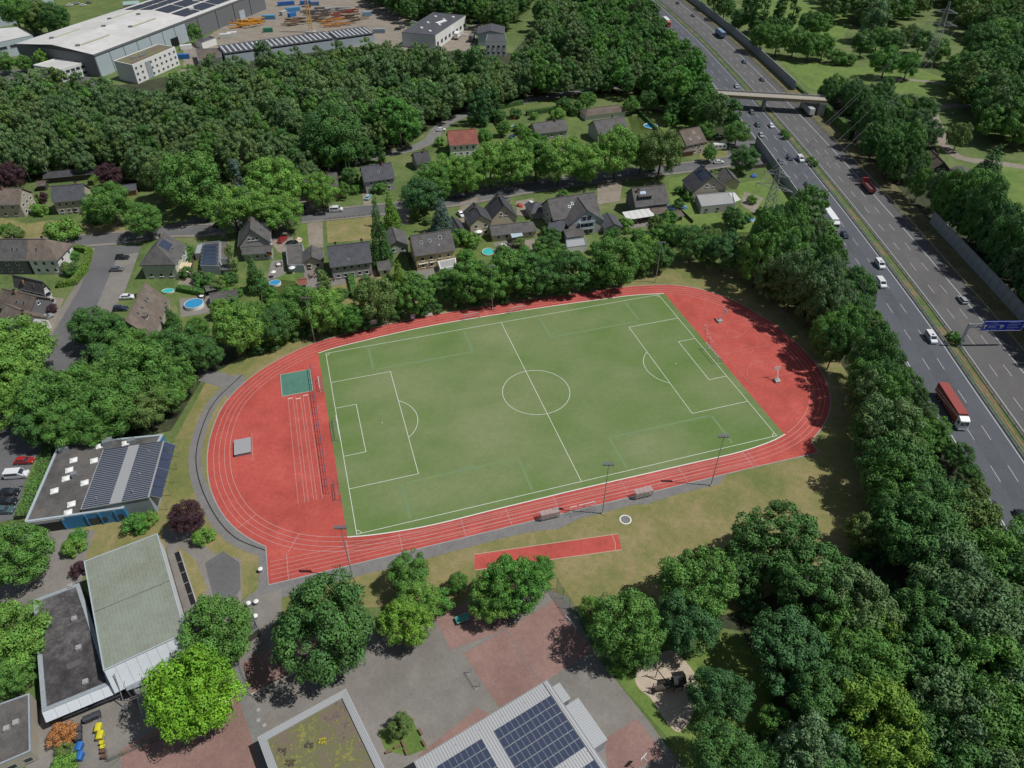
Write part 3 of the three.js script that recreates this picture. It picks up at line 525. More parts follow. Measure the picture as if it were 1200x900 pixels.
house({ label: 'grey house with steep grey-brown roof in front of the white gabled house', r: [[42, 347], [2, 338]], half: 4.4, he: 4.4, hr: 8, roof: M.roofBrown, wall: M.wSlate, win: { 'x+': [2, 2] }, gwin: { 'x+': 1 }, sky: [[0.5, 0.5, 1], [0.1, 0.45, 1]], chim: [[-1, 0.4]] });
house({ label: 'small white house with brown roof beside the bushy crown', r: [[40, 370], [6, 356]], half: 3.6, he: 3.6, hr: 6.4, roof: M.roofWarm, wall: M.wWhite, win: { 'x+': [2, 1] } });
const h5 = house({ label: 'pale green house with hipped grey roof and solar panels', e: [[162.7, 311], [205, 310]], depth: 12.5, ridge: 'z', he: 5.6, hr: 10.6, hip: [0, 4.2], roof: M.roofGrey, wall: M.wGreen, win: { 'x+': [3, 1], 'z-': [3, 2] }, chim: [[-3, 0.3]], solar: [[-0.35, 0.82, -1, 4, 2]], sky: [[-0.1, 0.4, -1]] });
house({ label: 'house with long brown roof and white dormer next to the street', r: [[147, 376], [170, 331]], half: 5.2, he: 2.9, hr: 9.6, roof: M.roofWarm, wall: M.wStone, win: { 'x+': [3, 1] }, dormer: [[0.35, 0.4, -1, 2]], sky: [[-0.25, 0.72, -1], [0.1, 0.72, -1], [0.42, 0.76, -1], [-0.4, 0.7, -1]], dormMat: M.wWhite, chim: [[-2.4, 0.5]] });
const h7 = house({ label: 'tall grey gabled house with a flagpole in its garden', r: [[293.3, 268.5], [294.5, 251]], half: 5.4, he: 4.6, hr: 10.4, roof: M.roofGrey, wall: M.wGrey, win: { 'x+': [4, 1], 'z-': [3, 1] }, gwin: { 'x+': 3 }, chim: [[-2, 0.6]], sky: [[0.2, 0.5, -1], [-0.4, 0.5, -1]] });
house({ name: 'garage', cat: 'garage', label: 'white gabled garage with a covered terrace beside the dark roofed semi', r: [[365.3, 301], [365.3, 287]], ep: [379, 297], he: 3, hr: 5.2, roof: M.roofGrey, wall: M.wCream, win: { 'x+': [2, 1] }, chim: [], door: ['x+', 0.3] });
const h11 = house({ label: 'semi-detached house with dark blue-grey roof and red terrace', e: [[386.5, 313], [436.3, 306.5]], depth: 11.5, he: 5.4, hr: 9.8, roof: M.roofSlate, wall: M.wGrey, win: { 'z+': [5, 2], 'x-': [2, 2] }, chim: [[-4, -0.8], [4.6, -0.8]], sky: [[-0.1, 0.25, 1, 0.6, 0.7]] });
house({ name: 'garage', cat: 'garage', label: 'gabled double garage with grey roof beside the tall dark conifer', r: [[465.3, 282], [459.5, 265.5]], ep: [478.5, 284.5], he: 3, hr: 5.4, roof: M.roofGrey, wall: M.wGreen, win: { 'x+': [2, 1] }, chim: [] });
const h14 = house({ label: 'yellow house with wide grey roof and two white awnings', e: [[486, 300], [534, 292.5]], depth: 12, he: 6, hr: 10.4, roof: M.roofGrey, wall: M.wYellow, win: { 'z+': [4, 2], 'x-': [3, 2] }, chim: [[-2, -0.7], [5, -0.7]], sky: [[-0.55, 0.6, 1], [-0.12, 0.62, 1], [0.4, 0.7, 1, 1, 1.2], [0.25, 0.35, 1, 0.5, 0.5]] });
house({ name: 'garage', cat: 'garage', label: 'small garage with steep dark roof next to the blue spruce', r: [[541, 270], [530, 253]], half: 3, he: 2.6, hr: 5, roof: M.roofDark, wall: M.wSlate, chim: [] });
house({ label: 'narrow cream house with dark roof behind the white parasol', r: [[563.5, 252], [555, 237]], ep: [574, 254], he: 5.4, hr: 8.6, roof: M.roofDark, wall: M.wCream, win: { 'x+': [2, 2] }, chim: [[-1.5, 0.4]], sky: [[0.1, 0.5, 1]] });
const h17 = house({ label: 'cream gabled house with black roof and low front annexe', r: [[590.5, 240], [583, 225.5]], ep: [607.5, 255.5], he: 4.6, hr: 10.2, roof: M.roofDark, wall: M.wCream, win: { 'x+': [4, 1] }, gwin: { 'x+': 2 }, chim: [[-2.5, 0.5]] });
house({ name: 'annexe', cat: 'annexe', label: 'low annexe with grey tiled roof in front of the cream gabled house', e: [[576, 276], [630, 270]], depth: 7, he: 2.8, hr: 4.8, hip: [0, 2.5], roof: M.roofGrey, wall: M.wCream, win: { 'z+': [5, 1] }, chim: [] });
const h18 = house({ label: 'large house with broad weathered roof behind the glazed gable', e: [[648, 258], [704, 249]], depth: 13, he: 5, hr: 10.2, roof: M.roofGrey, wall: M.wGrey, win: { 'x-': [3, 2], 'z+': [4, 1] }, chim: [[-4, -0.8], [5.5, -0.8]], sky: [[-0.2, 0.5, 1], [-0.05, 0.62, 1]] });
const h18b = house({ label: 'house wing with glazed gable, balcony and pale blue frames', r: [[688.7, 246.5], [676, 229]], ep: [709.3, 259], he: 4.6, hr: 9.6, roof: M.roofGrey, wall: M.wGrey, gable: M.wBlue, win: { 'z-': [2, 1] }, chim: [] });
const h19 = house({ label: 'wide grey roofed house with a dormer row and blue roof panel', e: [[744.5, 242], [784, 238]], depth: 11.5, he: 4.6, hr: 9.4, roof: M.roofGrey, wall: M.wSlate, win: { 'z+': [4, 1] }, dormer: [[-0.35, 0.3, 1, 5]], chim: [[3, -0.7], [-4.6, 1.5]], sky: [[-0.4, 0.6, 1, 2, 2.2]], skyMat: flat(0.1, 0.2, 0.42, 0.25) });
const h20 = house({ label: 'black roofed house with steep gable and solar panels by the lawn', r: [[835.3, 206.5], [822, 193]], ep: [851, 219.5], he: 4.2, hr: 10, roof: M.roofDark, wall: M.wStone, win: { 'x+': [4, 1], 'z+': [2, 1] }, gwin: { 'x+': 2 }, chim: [[-2, 0.5], [2.5, -0.6]], solar: [[-0.75, 0.86, 1, 4, 2], [0.05, 0.86, 1, 4, 2]] });
house({ name: 'garage', cat: 'garage', label: 'garage with grey gabled roof beside the black roofed house', r: [[860, 208], [850.5, 196]], half: 3.4, he: 2.8, hr: 5.2, roof: M.roofGrey, wall: M.wCream, chim: [] });
// beyond the street
house({ label: 'yellow house with dark roof half hidden by a round street tree', e: [[357, 222], [397, 218.5]], depth: 10, he: 5.2, hr: 8.8, roof: M.roofGrey, wall: M.wYellow, win: { 'z+': [4, 2], 'x+': [2, 2] } });
house({ label: 'white house with slate roof and a drive with a pale blue car', e: [[426.5, 213], [463, 208]], depth: 11, he: 5.4, hr: 9.4, roof: M.roofSlate, wall: M.wGrey, win: { 'z+': [3, 2], 'x-': [2, 2] }, sky: [[0.05, 0.5, 1]], door: ['z+', -0.3] });
house({ label: 'low dark roofed bungalow beside the back street', e: [[488, 192], [506, 189]], depth: 9, he: 3.2, hr: 6.2, roof: M.roofDark, wall: M.wGrey, win: { 'z+': [2, 1] } });
house({ label: 'white house with bright red tiled roof', e: [[526.7, 170.7], [561, 168]], depth: 12, he: 5.6, hr: 9.8, roof: M.roofRed, wall: M.wWhite, win: { 'z+': [4, 2], 'x-': [3, 2] }, chim: [[4, -0.6]] });
house({ label: 'dark roofed bungalow with a garden shed behind the street trees', e: [[628, 157], [666, 152]], depth: 10, he: 3.4, hr: 6.6, roof: M.roofGrey, wall: M.wGrey, win: { 'z+': [3, 1] } });
house({ label: 'brown roofed house with terrace roofs beside the oval pool lawn', e: [[701, 157], [737, 152]], depth: 12, he: 4.6, hr: 8.6, roof: M.roofGrey, wall: M.wGrey, win: { 'z+': [3, 1], 'x+': [2, 1] }, chim: [[2, -0.5]] });
house({ name: 'pavilion', cat: 'pavilion', label: 'brown hipped terrace roofs joined to the house with the oval pool', e: [[686, 136], [735, 130]], depth: 8, he: 2.6, hr: 4.6, hip: [3, 3], roof: M.roofBrown, wall: M.wWhite, chim: [] });
house({ label: 'house with dark brown roof and three skylights beside the caravan', e: [[804.5, 170.5], [828.5, 165.5]], depth: 13, he: 5.2, hr: 9.6, roof: M.roofBrown, wall: M.wStone, win: { 'z+': [3, 2] }, sky: [[0.2, 0.7, 1], [-0.4, 0.35, 1], [0.4, 0.3, 1]], chim: [] });
house({ name: 'porch', cat: 'porch', label: 'small hipped brick porch in front of the skylight house', e: [[801, 178], [815, 176]], depth: 4.5, he: 2.6, hr: 4, hip: [1.5, 1.5], roof: M.roofBrown, wall: M.wBrick, chim: [] });
house({ name: 'carport', cat: 'carport', label: 'black solar roofed carport beside the oval pool', e: [[742, 168], [757, 165]], depth: 5, he: 2.6, hr: 3.4, roof: M.roofDark, wall: M.wSlate, chim: [] });
house({ label: 'brown gabled house among trees east of the motorway', r: [[1107, 190], [1093, 176]], half: 5.6, he: 4.4, hr: 9.2, roof: M.roofBrown, wall: M.wStone, gable: M.darkWood, win: { 'x+': [3, 1] }, gwin: { 'x+': 2 }, chim: [[0, 0.5]] });
house({ name: 'shed', cat: 'shed', label: 'grey roofed shed beside the brown gabled house', e: [[1125, 206], [1138, 202]], depth: 7, he: 2.8, hr: 4.2, roof: M.roofGrey, wall: M.wGrey, chim: [] });
house({ name: 'shed', cat: 'shed', label: 'long dark roofed shed at the wood edge behind the slate roofed house', e: [[50, 209], [112, 203]], depth: 5.5, he: 2.6, hr: 4, roof: M.roofDark, wall: M.darkWood, chim: [] });
house({ name: 'shed', cat: 'shed', label: 'small grey shed beside the maroon garden tree', e: [[137, 225], [160, 222]], depth: 6, he: 2.6, hr: 3.8, roof: M.roofSlate, wall: M.wBrick, chim: [] });
house({ name: 'shed', cat: 'shed', label: 'tiny brown shed between the beige house and the slate roofed house', e: [[41, 218], [53, 217]], depth: 4.5, he: 2.4, hr: 3.4, roof: M.roofBrown, wall: M.darkWood, chim: [] });
house({ name: 'garden_shed', cat: 'shed', label: 'wooden garden shed with grey felt roof beside the large round pool', e: [[246, 354], [279, 349]], depth: 5.5, he: 2.3, hr: 3.6, roof: M.roofFlat, wall: M.wood, chim: [] });
house({ name: 'garden_shed', cat: 'shed', label: 'small flat grey garden shed behind the clipped hedge', e: [[241, 341], [255, 338]], depth: 3, he: 2.2, hr: 2.6, roof: M.roofFlat, wall: M.darkWood, chim: [] });
house({ name: 'garden_shed', cat: 'shed', label: 'garden shed with orange roof beside the lawn with the flagpole', e: [[349, 334], [359.5, 333]], depth: 4, he: 2.2, hr: 3, roof: M.roofRed, wall: M.wGrey, chim: [] });
house({ name: 'garden_shed', cat: 'shed', label: 'grey shed with pale roof between the semi and the yellow cone tree', e: [[443, 317], [459, 315]], depth: 7.5, he: 2.7, hr: 3.4, roof: M.roofFlat, wall: M.wWhite, win: { 'z+': [1, 1] }, chim: [] });
house({ name: 'garden_shed', cat: 'shed', label: 'small dark shed beside the garage solar roof', e: [[259, 316], [271, 315]], depth: 3.4, he: 2.2, hr: 2.7, roof: M.roofFlat, wall: M.wGrey, chim: [] });
house({ name: 'garden_shed', cat: 'shed', label: 'little brown shed beside the path of the wide grey roofed house', e: [[790, 255], [802, 252]], depth: 5, he: 2.2, hr: 3, roof: M.roofBrown, wall: M.darkWood, chim: [] });
house({ name: 'garden_shed', cat: 'shed', label: 'dark corrugated shed below the glazed gable house', e: [[664, 278], [686, 275]], depth: 6, he: 2.8, hr: 3.6, roof: M.roofFlat, wall: M.wWhite, chim: [] });
house({ name: 'extension', cat: 'extension', label: 'low grey roofed extension beside the glazed gable house', e: [[709, 268], [730, 266]], depth: 9, ridge: 'z', he: 2.8, hr: 4.4, roof: M.roofSlate, wall: M.wWhite, chim: [] });
house({ name: 'extension', cat: 'extension', label: 'low slate roofed wing against the large weathered house', e: [[641, 268], [660, 271]], depth: 10, he: 3, hr: 4.6, roof: M.roofSlate, wall: M.wGrey, chim: [] });
house({ name: 'garage', cat: 'garage', label: 'hipped dark garage beside the large weathered house', e: [[622, 250], [643, 247]], depth: 8, he: 2.8, hr: 5, hip: [3, 3], roof: M.roofSlate, wall: M.wGrey, chim: [] });
house({ name: 'extension', cat: 'extension', label: 'brown terrace roof beside the white pergola', e: [[766, 251], [784, 249]], depth: 6, he: 2.8, hr: 3.6, roof: M.roofBrown, wall: M.wBrick, chim: [] });
house({ name: 'extension', cat: 'extension', label: 'low roof in front of the tall grey gabled house', e: [[283, 298], [318, 296]], depth: 5, he: 3, hr: 4.4, roof: M.roofGrey, wall: M.wGrey, win: { 'z+': [3, 1] }, chim: [] });
// flat garages and extensions
const gs = block({ name: 'garage', cat: 'garage', label: 'flat garage with solar panels beside the pale green house', c: [[234.5, 311], [257, 312], [257.5, 282], [238.5, 284]], h: 3.4, wall: M.wBlue, roof: M.roofFlat });
for (let i = 0; i < 5; i++) for (let j = 0; j < 6; j++) { const f = (i + 0.55) / 6, e = (j + 0.7) / 7, a = gs.lp, p = [0, 1].map((k) => (a[0][k] * (1 - f) + a[1][k] * f) * (1 - e) + (a[3][k] * (1 - f) + a[2][k] * f) * e); const L1 = Math.hypot(a[1][0] - a[0][0], a[1][1] - a[0][1]), L2 = Math.hypot(a[3][0] - a[0][0], a[3][1] - a[0][1]), k = mesh('solar_panel', geoKey('gsp', () => box(L1 / 6 - 0.07, 0.06, L2 / 7 - 0.07)), M.solar, gs.t); k.position.set(p[0], 3.45, p[1]); k.rotation.y = Math.atan2(-(a[1][1] - a[0][1]), a[1][0] - a[0][0]); }
{ const { t, wl, hw } = h18b, fm = M.wBlue; for (let r = 0; r < 3; r++) for (let i = 0; i < 3 - (r > 1 ? 1 : 0); i++) { const n = 3 - (r > 1 ? 1 : 0), k = mesh('glazing', box(0.1, 2, 1.7), fm, t); k.position.set(wl / 2 + 0.12, 1.3 + r * 2.5, (i - (n - 1) / 2) * 1.9); mesh('pane', box(0.06, 1.75, 1.45, 0.05, 0, 0), M.glass, k); } for (const y of [2.5, 5]) { mesh('balcony', box(1.3, 0.14, 5.6, wl / 2 + 0.7, y, 0), M.wBlue, t); mesh('balcony_rail', box(0.08, 0.8, 5.6, wl / 2 + 1.35, y + 0.5, 0), fm, t); } for (const s of [-1, 1]) mesh('balcony_post', box(0.16, 5.6, 0.16, wl / 2 + 1.3, 2.8, s * 2.7), fm, t); }
block({ name: 'carport', cat: 'carport', label: 'pale flat carport roof beside the solar garage', c: [[227.5, 297], [235, 297], [239, 284], [230.5, 287]], h: 2.7, wall: M.wGrey, roof: M.metalRoof });
block({ name: 'garage', cat: 'garage', label: 'grey flat double garage beside the grassy strip', c: [[336.5, 310], [356, 311], [355, 285.5], [334, 287]], h: 2.9, wall: M.wBlue, roof: M.roofFlat });
block({ name: 'extension', cat: 'extension', label: 'flat grey extension with a terrace in front of the black roofed house', c: [[822, 242], [862, 238], [858, 224], [816, 228]], h: 3.2, wall: M.wGrey, roof: M.concrete, win: [[0, 3, 1]] });
block({ name: 'garage', cat: 'garage', label: 'flat brown roofed garage next to the tall grey gabled house', c: [[258, 303], [268, 303], [268, 284], [258, 283]], h: 2.6, wall: M.wGrey, roof: M.roofBrown });
block({ name: 'balcony', cat: 'balcony', label: 'white balcony block on the garden side of the yellow house', c: [[516, 315], [535, 311], [534, 302], [513, 306]], h: 2.8, wall: M.wWhite, roof: M.concrete, rimMat: M.white });
block({ name: 'conservatory', cat: 'extension', label: 'grey terrace deck below the glazed gable house', c: [[664, 290], [688, 287], [686, 278], [663, 281]], h: 2.4, wall: M.wWhite, roof: M.metalRoof });
M.coolWhite = render(0.6, 0.64, 0.68, 92);
// --- blue club hall with the solar roof
{
  const h = 4.1, fl = [28, 612], fr = [144, 595.5], br = [191, 508.5], bl = [68, 520.5];
  const b = block({ name: 'club_hall', cat: 'hall', label: 'flat roofed hall with blue front and skylight domes beside the running track', c: [fl, fr, br, bl], h, wall: M.blueWall, roof: M.roofFlat, rimMat: M.cladding, rim: 0.5 });
  const dome = (px, py, s = 1.3) => { const p = G(px, py, h), m = mesh('roof_dome', geoKey('dome' + s, () => { const g = new THREE.SphereGeometry(0.62 * s, 14, 6, 0, 6.283, 0, Math.PI / 2); g.scale(1, 0.5, 1); return merged([g.toNonIndexed(), box(1.25 * s, 0.2, 1.25 * s, 0, 0, 0)]); }), M.white, b.t); m.position.set(p.x - b.cx, h - 0.1, p.z - b.cz); m.rotation.y = 0.42; };
  for (const [x, y] of [[86, 539], [110, 539.5], [81, 550.5], [77, 560.5], [99, 565.5], [63.5, 575], [83.5, 590.5], [79.5, 600.5], [116.5, 522.5], [147, 519]]) dome(x, y);
  for (const [x, y, w, hh] of [[75, 526, 2.2, 1.1], [127, 519.5, 2.2, 1.5], [88, 558, 1.2, 1.3], [154, 517, 1.6, 0.9]]) { const p = G(x, y, h); mesh('roof_vent', box(w, hh, w * 0.8, p.x - b.cx, h + hh / 2 - 0.25, p.z - b.cz, 0.42), M.steel, b.t); }
  // the raised hall: a mono-pitch roof rising to the track, striped with panel rows
  const hL = 4.75, hR = 6.2, K = [G(94, 597, hL), G(174.5, 582.5, hR), G(192.5, 516.5, hR), G(120.5, 527, hL)], cx = (K[0].x + K[2].x) / 2, cz = (K[0].z + K[2].z) / 2;
  const t = thing('solar_hall', 'raised grey hall roof striped with solar rows on the blue club hall', 'hall', [cx, 0, cz]);
  const at = (f, e, up = 0) => { const p = K[0].clone().lerp(K[1], f).lerp(K[3].clone().lerp(K[2], f), e); return [p.x - cx, p.y + up, p.z - cz]; };
  const slab = (f0, e0, f1, e1, y0, y1) => { const u = [at(f0, e0, y1), at(f1, e0, y1), at(f1, e1, y1), at(f0, e1, y1)], l = [at(f0, e0, y0), at(f1, e0, y0), at(f1, e1, y0), at(f0, e1, y0)], s = [u, [...l].reverse()]; for (let i = 0; i < 4; i++) s.push([l[i], l[(i + 1) % 4], u[(i + 1) % 4], u[i]]); return polyGeo(s); };
  { const u = [at(0.01, 0.01, -0.2), at(0.99, 0.01, -0.2), at(0.99, 0.99, -0.2), at(0.01, 0.99, -0.2)], s = []; for (let i = 0; i < 4; i++) { const a = u[i], b2 = u[(i + 1) % 4]; s.push([[a[0], 0, a[2]], [b2[0], 0, b2[2]], b2, a]); } mesh('wall', polyGeo(s), M.wallGrey, t); }
  mesh('roof', slab(0, 0, 1, 1, -0.22, 0), M.metalRoof, t);
  const rows = 30, P = (f, e) => at(f, e);
  for (let j = 0; j < rows; j++) for (const [a, b2] of [[0.02, 0.42], [0.6, 0.98]]) mesh('solar_strip', slab(a, (j + 0.2) / rows, b2, (j + 0.75) / rows, 0.03, 0.14), M.solar, t);
  for (const [f, e] of [[0.2, 0.12], [0.72, 0.14], [0.76, 0.42], [0.8, 0.82]]) { const p = P(f, e); mesh('roof_vent', cyl(0.18, 0.18, 0.5, p[0], p[1] + 0.3, p[2]), M.steel, t); }
  // tilted panel screen on the track side
  const s = px2w([[173, 580], [189, 583]], 0);
  const A = G(176, 581, 6), B = G(192.5, 517, 6), C = G(205.5, 521.5, 4.2), D = G(189.5, 583.5, 4.2);
  const t2 = thing('solar_canopy', 'tilted blue solar canopy along the track side of the club hall', 'solar canopy', [A.x, 0, A.z]);
  const L = (v) => [v.x - A.x, v.y, v.z - A.z], lerp = (a, b2, f) => a.clone().lerp(b2, f);
  for (let i = 0; i < 4; i++) for (let j = 0; j < 6; j++) {
    const f0 = (j + 0.03) / 6, f1 = (j + 0.97) / 6, e0 = (i + 0.03) / 4, e1 = (i + 0.97) / 4, pt = (e, f) => lerp(lerp(A, B, f), lerp(D, C, f), e);
    const up = (v) => v.clone().add(new THREE.Vector3(0.03, 0.07, 0));
    const k = [pt(e0, f0), pt(e1, f0), pt(e1, f1), pt(e0, f1)], u = k.map(up);
    mesh('solar_panel', polyGeo([[L(u[0]), L(u[1]), L(u[2]), L(u[3])], [L(k[3]), L(k[2]), L(k[1]), L(k[0])]]), M.solar, t2);
  }
  for (let j = 0; j <= 4; j++) { const f = j / 4, a = lerp(A, B, f), d = lerp(D, C, f); mesh('strut', merged([bar(L(a), L(d), 0.06), bar(L(d), L(new THREE.Vector3(d.x, 0, d.z)), 0.06)]), M.steel, t2); }
  // blue front: openings and the corner porch
  const f0 = b.lp[0], f1 = b.lp[1], dx = f1[0] - f0[0], dz = f1[1] - f0[1], l = Math.hypot(dx, dz), nx = -dz / l, nz = dx / l, s2 = nz > 0 ? 1 : -1;
  for (const [f, w, y, hh] of [[0.66, 2.4, 1.5, 1.5], [0.76, 1.4, 1.6, 1], [0.93, 1.5, 1.5, 1.4]]) windowOn(b.t, f0[0] + dx * f + nx * s2 * 0.03, y, f0[1] + dz * f + nz * s2 * 0.03, Math.atan2(nx * s2, nz * s2), w, hh, M.dark);
  for (const f of [0.36, 0.6, 0.74, 0.9]) mesh('pilaster', box(0.25, h - 0.4, 0.3, f0[0] + dx * f + nx * s2 * 0.1, (h - 0.4) / 2, f0[1] + dz * f + nz * s2 * 0.1, Math.atan2(nx * s2, nz * s2)), M.blueWall, b.t);
  mesh('porch_opening', box(7.4, 2.6, 0.12, f0[0] + dx * 0.17 + nx * s2 * 0.05, 1.35, f0[1] + dz * 0.17 + nz * s2 * 0.05, Math.atan2(nx * s2, nz * s2)), M.black, b.t);
  mesh('porch_band', box(8.6, 0.9, 0.16, f0[0] + dx * 0.17 + nx * s2 * 0.06, h - 0.7, f0[1] + dz * 0.17 + nz * s2 * 0.06, Math.atan2(nx * s2, nz * s2)), M.wGrey, b.t);
}
// --- sports hall with the pale green roof, its dark low wing, and the fire stair
{
  const h = 8.6, c = [[121.5, 786], [217.5, 742], [184.5, 625.5], [98.5, 658]], q = px2w(c, h), cx = (q[0][0] + q[2][0]) / 2, cz = (q[0][1] + q[2][1]) / 2, lp = q.map((p) => [p[0] - cx, p[1] - cz]);
  const t = thing('sports_hall', 'sports hall with pale green ribbed roof and white front fascia', 'sports hall', [cx, 0, cz]);
  mesh('wall', prism(inset(lp, 0.3), 0, h - 5.4), M.brickDark, t);
  mesh('upper_wall', prism(inset(lp, 0.12), h - 5.4, h - 0.12), M.wWhite, t);
  { const a = lp[0], b = lp[1], dx = b[0] - a[0], dz = b[1] - a[1], l = Math.hypot(dx, dz), nx = -dz / l, nz = dx / l, n2 = 8; for (let i = 0; i < n2; i++) { const f = (i + 0.01) / n2, g = (i + 0.99) / n2, o = (k, out, y) => [a[0] + dx * k + nx * out, y, a[1] + dz * k + nz * out]; mesh('fascia_panel', polyGeo([[o(f, 2.2, h - 4.4), o(g, 2.2, h - 4.4), o(g, 0.05, h - 0.15), o(f, 0.05, h - 0.15)], [o(f, 0.05, h - 0.3), o(g, 0.05, h - 0.3), o(g, 2.15, h - 4.5), o(f, 2.15, h - 4.5)]]), M.coolWhite, t); } }
  const P = (f, e) => [0, 1].map((k) => (lp[0][k] * (1 - f) + lp[1][k] * f) * (1 - e) + (lp[3][k] * (1 - f) + lp[2][k] * f) * e), n = 22;
  for (let i = 0; i < n; i++) {
    const a = (i + 0.012) / n, b = (i + 0.988) / n, y = h + (i % 3) * 0.006;
    mesh('roof_sheet', prism([P(a, 0), P(b, 0), P(b, 0.497), P(a, 0.497)], h - 0.1, y), M.roofGreenMetal, t);
    mesh('roof_sheet', prism([P(a, 0.503), P(b, 0.503), P(b, 1), P(a, 1)], h - 0.1, y + 0.01), M.roofGreenMetal, t);
  }
  mesh('roof_deck', prism(inset(lp, 0.02), h - 0.12, h - 0.06), M.roofFlat, t);
  mesh('roof_edge', prism(inset(lp, -0.06), h - 0.22, h + 0.1, [inset(lp, 0.16)]), M.cladding, t);
  const wing = block({ name: 'sports_hall_wing', cat: 'hall wing', label: 'dark tar roofed low wing of the sports hall with white fascia', c: [[49, 835], [132, 801], [92.5, 683], [38.5, 703]], h: 5, wall: M.brickDark, roof: M.roofTar, rim: 0.75, rimMat: M.wallGrey });
  const a = wing.lp[0], b = wing.lp[1], dx = b[0] - a[0], dz = b[1] - a[1], l = Math.hypot(dx, dz), nx = -dz / l * (dx > 0 ? 1 : -1), nz = Math.abs(dx) / l, q2 = Math.atan2(nx, nz);
  for (let i = 0; i < 6; i++) { const f = (i + 0.01) / 6, g = (i + 0.99) / 6, o = (k, out, y) => [a[0] + dx * k + nx * out, y, a[1] + dz * k + nz * out]; mesh('fascia_panel', polyGeo([[o(f, 1.15, 3.4), o(g, 1.15, 3.4), o(g, 0.04, 4.95), o(f, 0.04, 4.95)], [o(f, 0.04, 4.8), o(g, 0.04, 4.8), o(g, 1.1, 3.3), o(f, 1.1, 3.3)]]), M.coolWhite, wing.t); }
  for (const [f, y, w] of [[0.42, 1.9, 5.5], [0.78, 1.9, 5.5]]) { const k = mesh('window_band', box(w, y > 3 ? 0.45 : 0.9, 0.1), M.steel, wing.t); k.position.set(a[0] + dx * f + nx * 0.13, y, a[1] + dz * f + nz * 0.13); k.rotation.y = q2; for (let i = 0; i < 4; i++) mesh('pane', box(w / 4 - 0.12, y > 3 ? 0.32 : 0.76, 0.05, (i - 1.5) * w / 4, 0, 0.05), M.glass, k); mesh('sill', box(w, 0.1, 0.3, 0, -0.5, 0.1), M.white, k); }
  for (const [x, y] of [[82.5, 687], [87, 725], [92, 759], [100, 799]]) { const p = G(x, y, 5); const v = mesh('roof_vent', merged([box(0.9, 0.55, 0.9), cyl(0.28, 0.28, 0.7, 0, 0.1, 0)]), M.concrete, wing.t); v.position.set(p.x - wing.cx, 5, p.z - wing.cz); v.rotation.y = 0.4; }
  { const p = px2w([[77, 779], [96, 771], [95, 777], [79, 785]], 4.8); mesh('roof_patch', sheetGeo(p.map((v) => [v[0] - wing.cx, v[1] - wing.cz]), 4.775), M.roofFlat, wing.t); }
  // steel fire stair
  const s0 = G(166, 831), st = thing('fire_stair', 'galvanised outdoor stair tower against the white sports hall front', 'staircase', s0, 0.4);
  for (let i = 0; i < 12; i++) mesh('step', box(1.3, 0.05, 0.28, 0.9, 0.35 * (i + 1), 1.4 - i * 0.3), M.steel, st);
  for (const s of [-1, 1]) mesh('stringer', bar([0.9 + s * 0.68, 0.2, 1.6], [0.9 + s * 0.68, 4.5, -2], 0.06), M.steel, st);
  mesh('platform', box(2.6, 0.08, 1.8, 0.2, 4.4, -2.6), M.steel, st);
  for (const [x, z] of [[-1, -1.8], [1.4, -1.8], [-1, -3.4], [1.4, -3.4]]) mesh('post', bar([x, 0, z], [x, 5.6, z], 0.06), M.steel, st);
  mesh('railing', merged([bar([-1, 5.5, -1.8], [1.4, 5.5, -1.8], 0.03), bar([-1, 5.5, -3.4], [-1, 5.5, -1.8], 0.03), bar([0.25, 1.2, 1.6], [0.25, 5.5, -2], 0.03), bar([1.55, 1.2, 1.6], [1.55, 5.5, -2], 0.03)]), M.steel, st);
  const dp = thing('downpipe', 'slim grey downpipe running from the sports hall roof corner to the ground', 'downpipe', G(148, 832));
  mesh('pipe', merged([bar([0, 0, 0], [-0.4, 8, -2.6], 0.09)]), M.steel, dp);
  mesh('foot', box(0.7, 1, 0.7, 0, 0.5, 0), M.cladDark, dp);
}
{ const b = block({ name: 'school_annexe', cat: 'building', label: 'low dark roofed annexe with two roof vents beside the hall wing', c: [[-40, 913], [36, 880], [34.5, 812], [-40, 838]], h: 3.6, wall: M.wStone, roof: M.roofFlat, rim: 0.3, rimMat: M.wallGrey, win: [[0, 4, 1]] });
  for (const [x, y] of [[8, 854], [19, 847]]) { const p = G(x, y, 3.6); mesh('roof_vent', box(0.9, 0.6, 0.9, p.x - b.cx, 3.7, p.z - b.cz, 0.4), M.concrete, b.t); } }
block({ name: 'bin_shelter', cat: 'shelter', label: 'small dark roofed shelter beside the white round-topped bins', c: [[288, 746], [303, 736], [296, 718], [284, 724]], h: 2.4, wall: M.darkWood, roof: M.roofTar, rim: 0.15 });
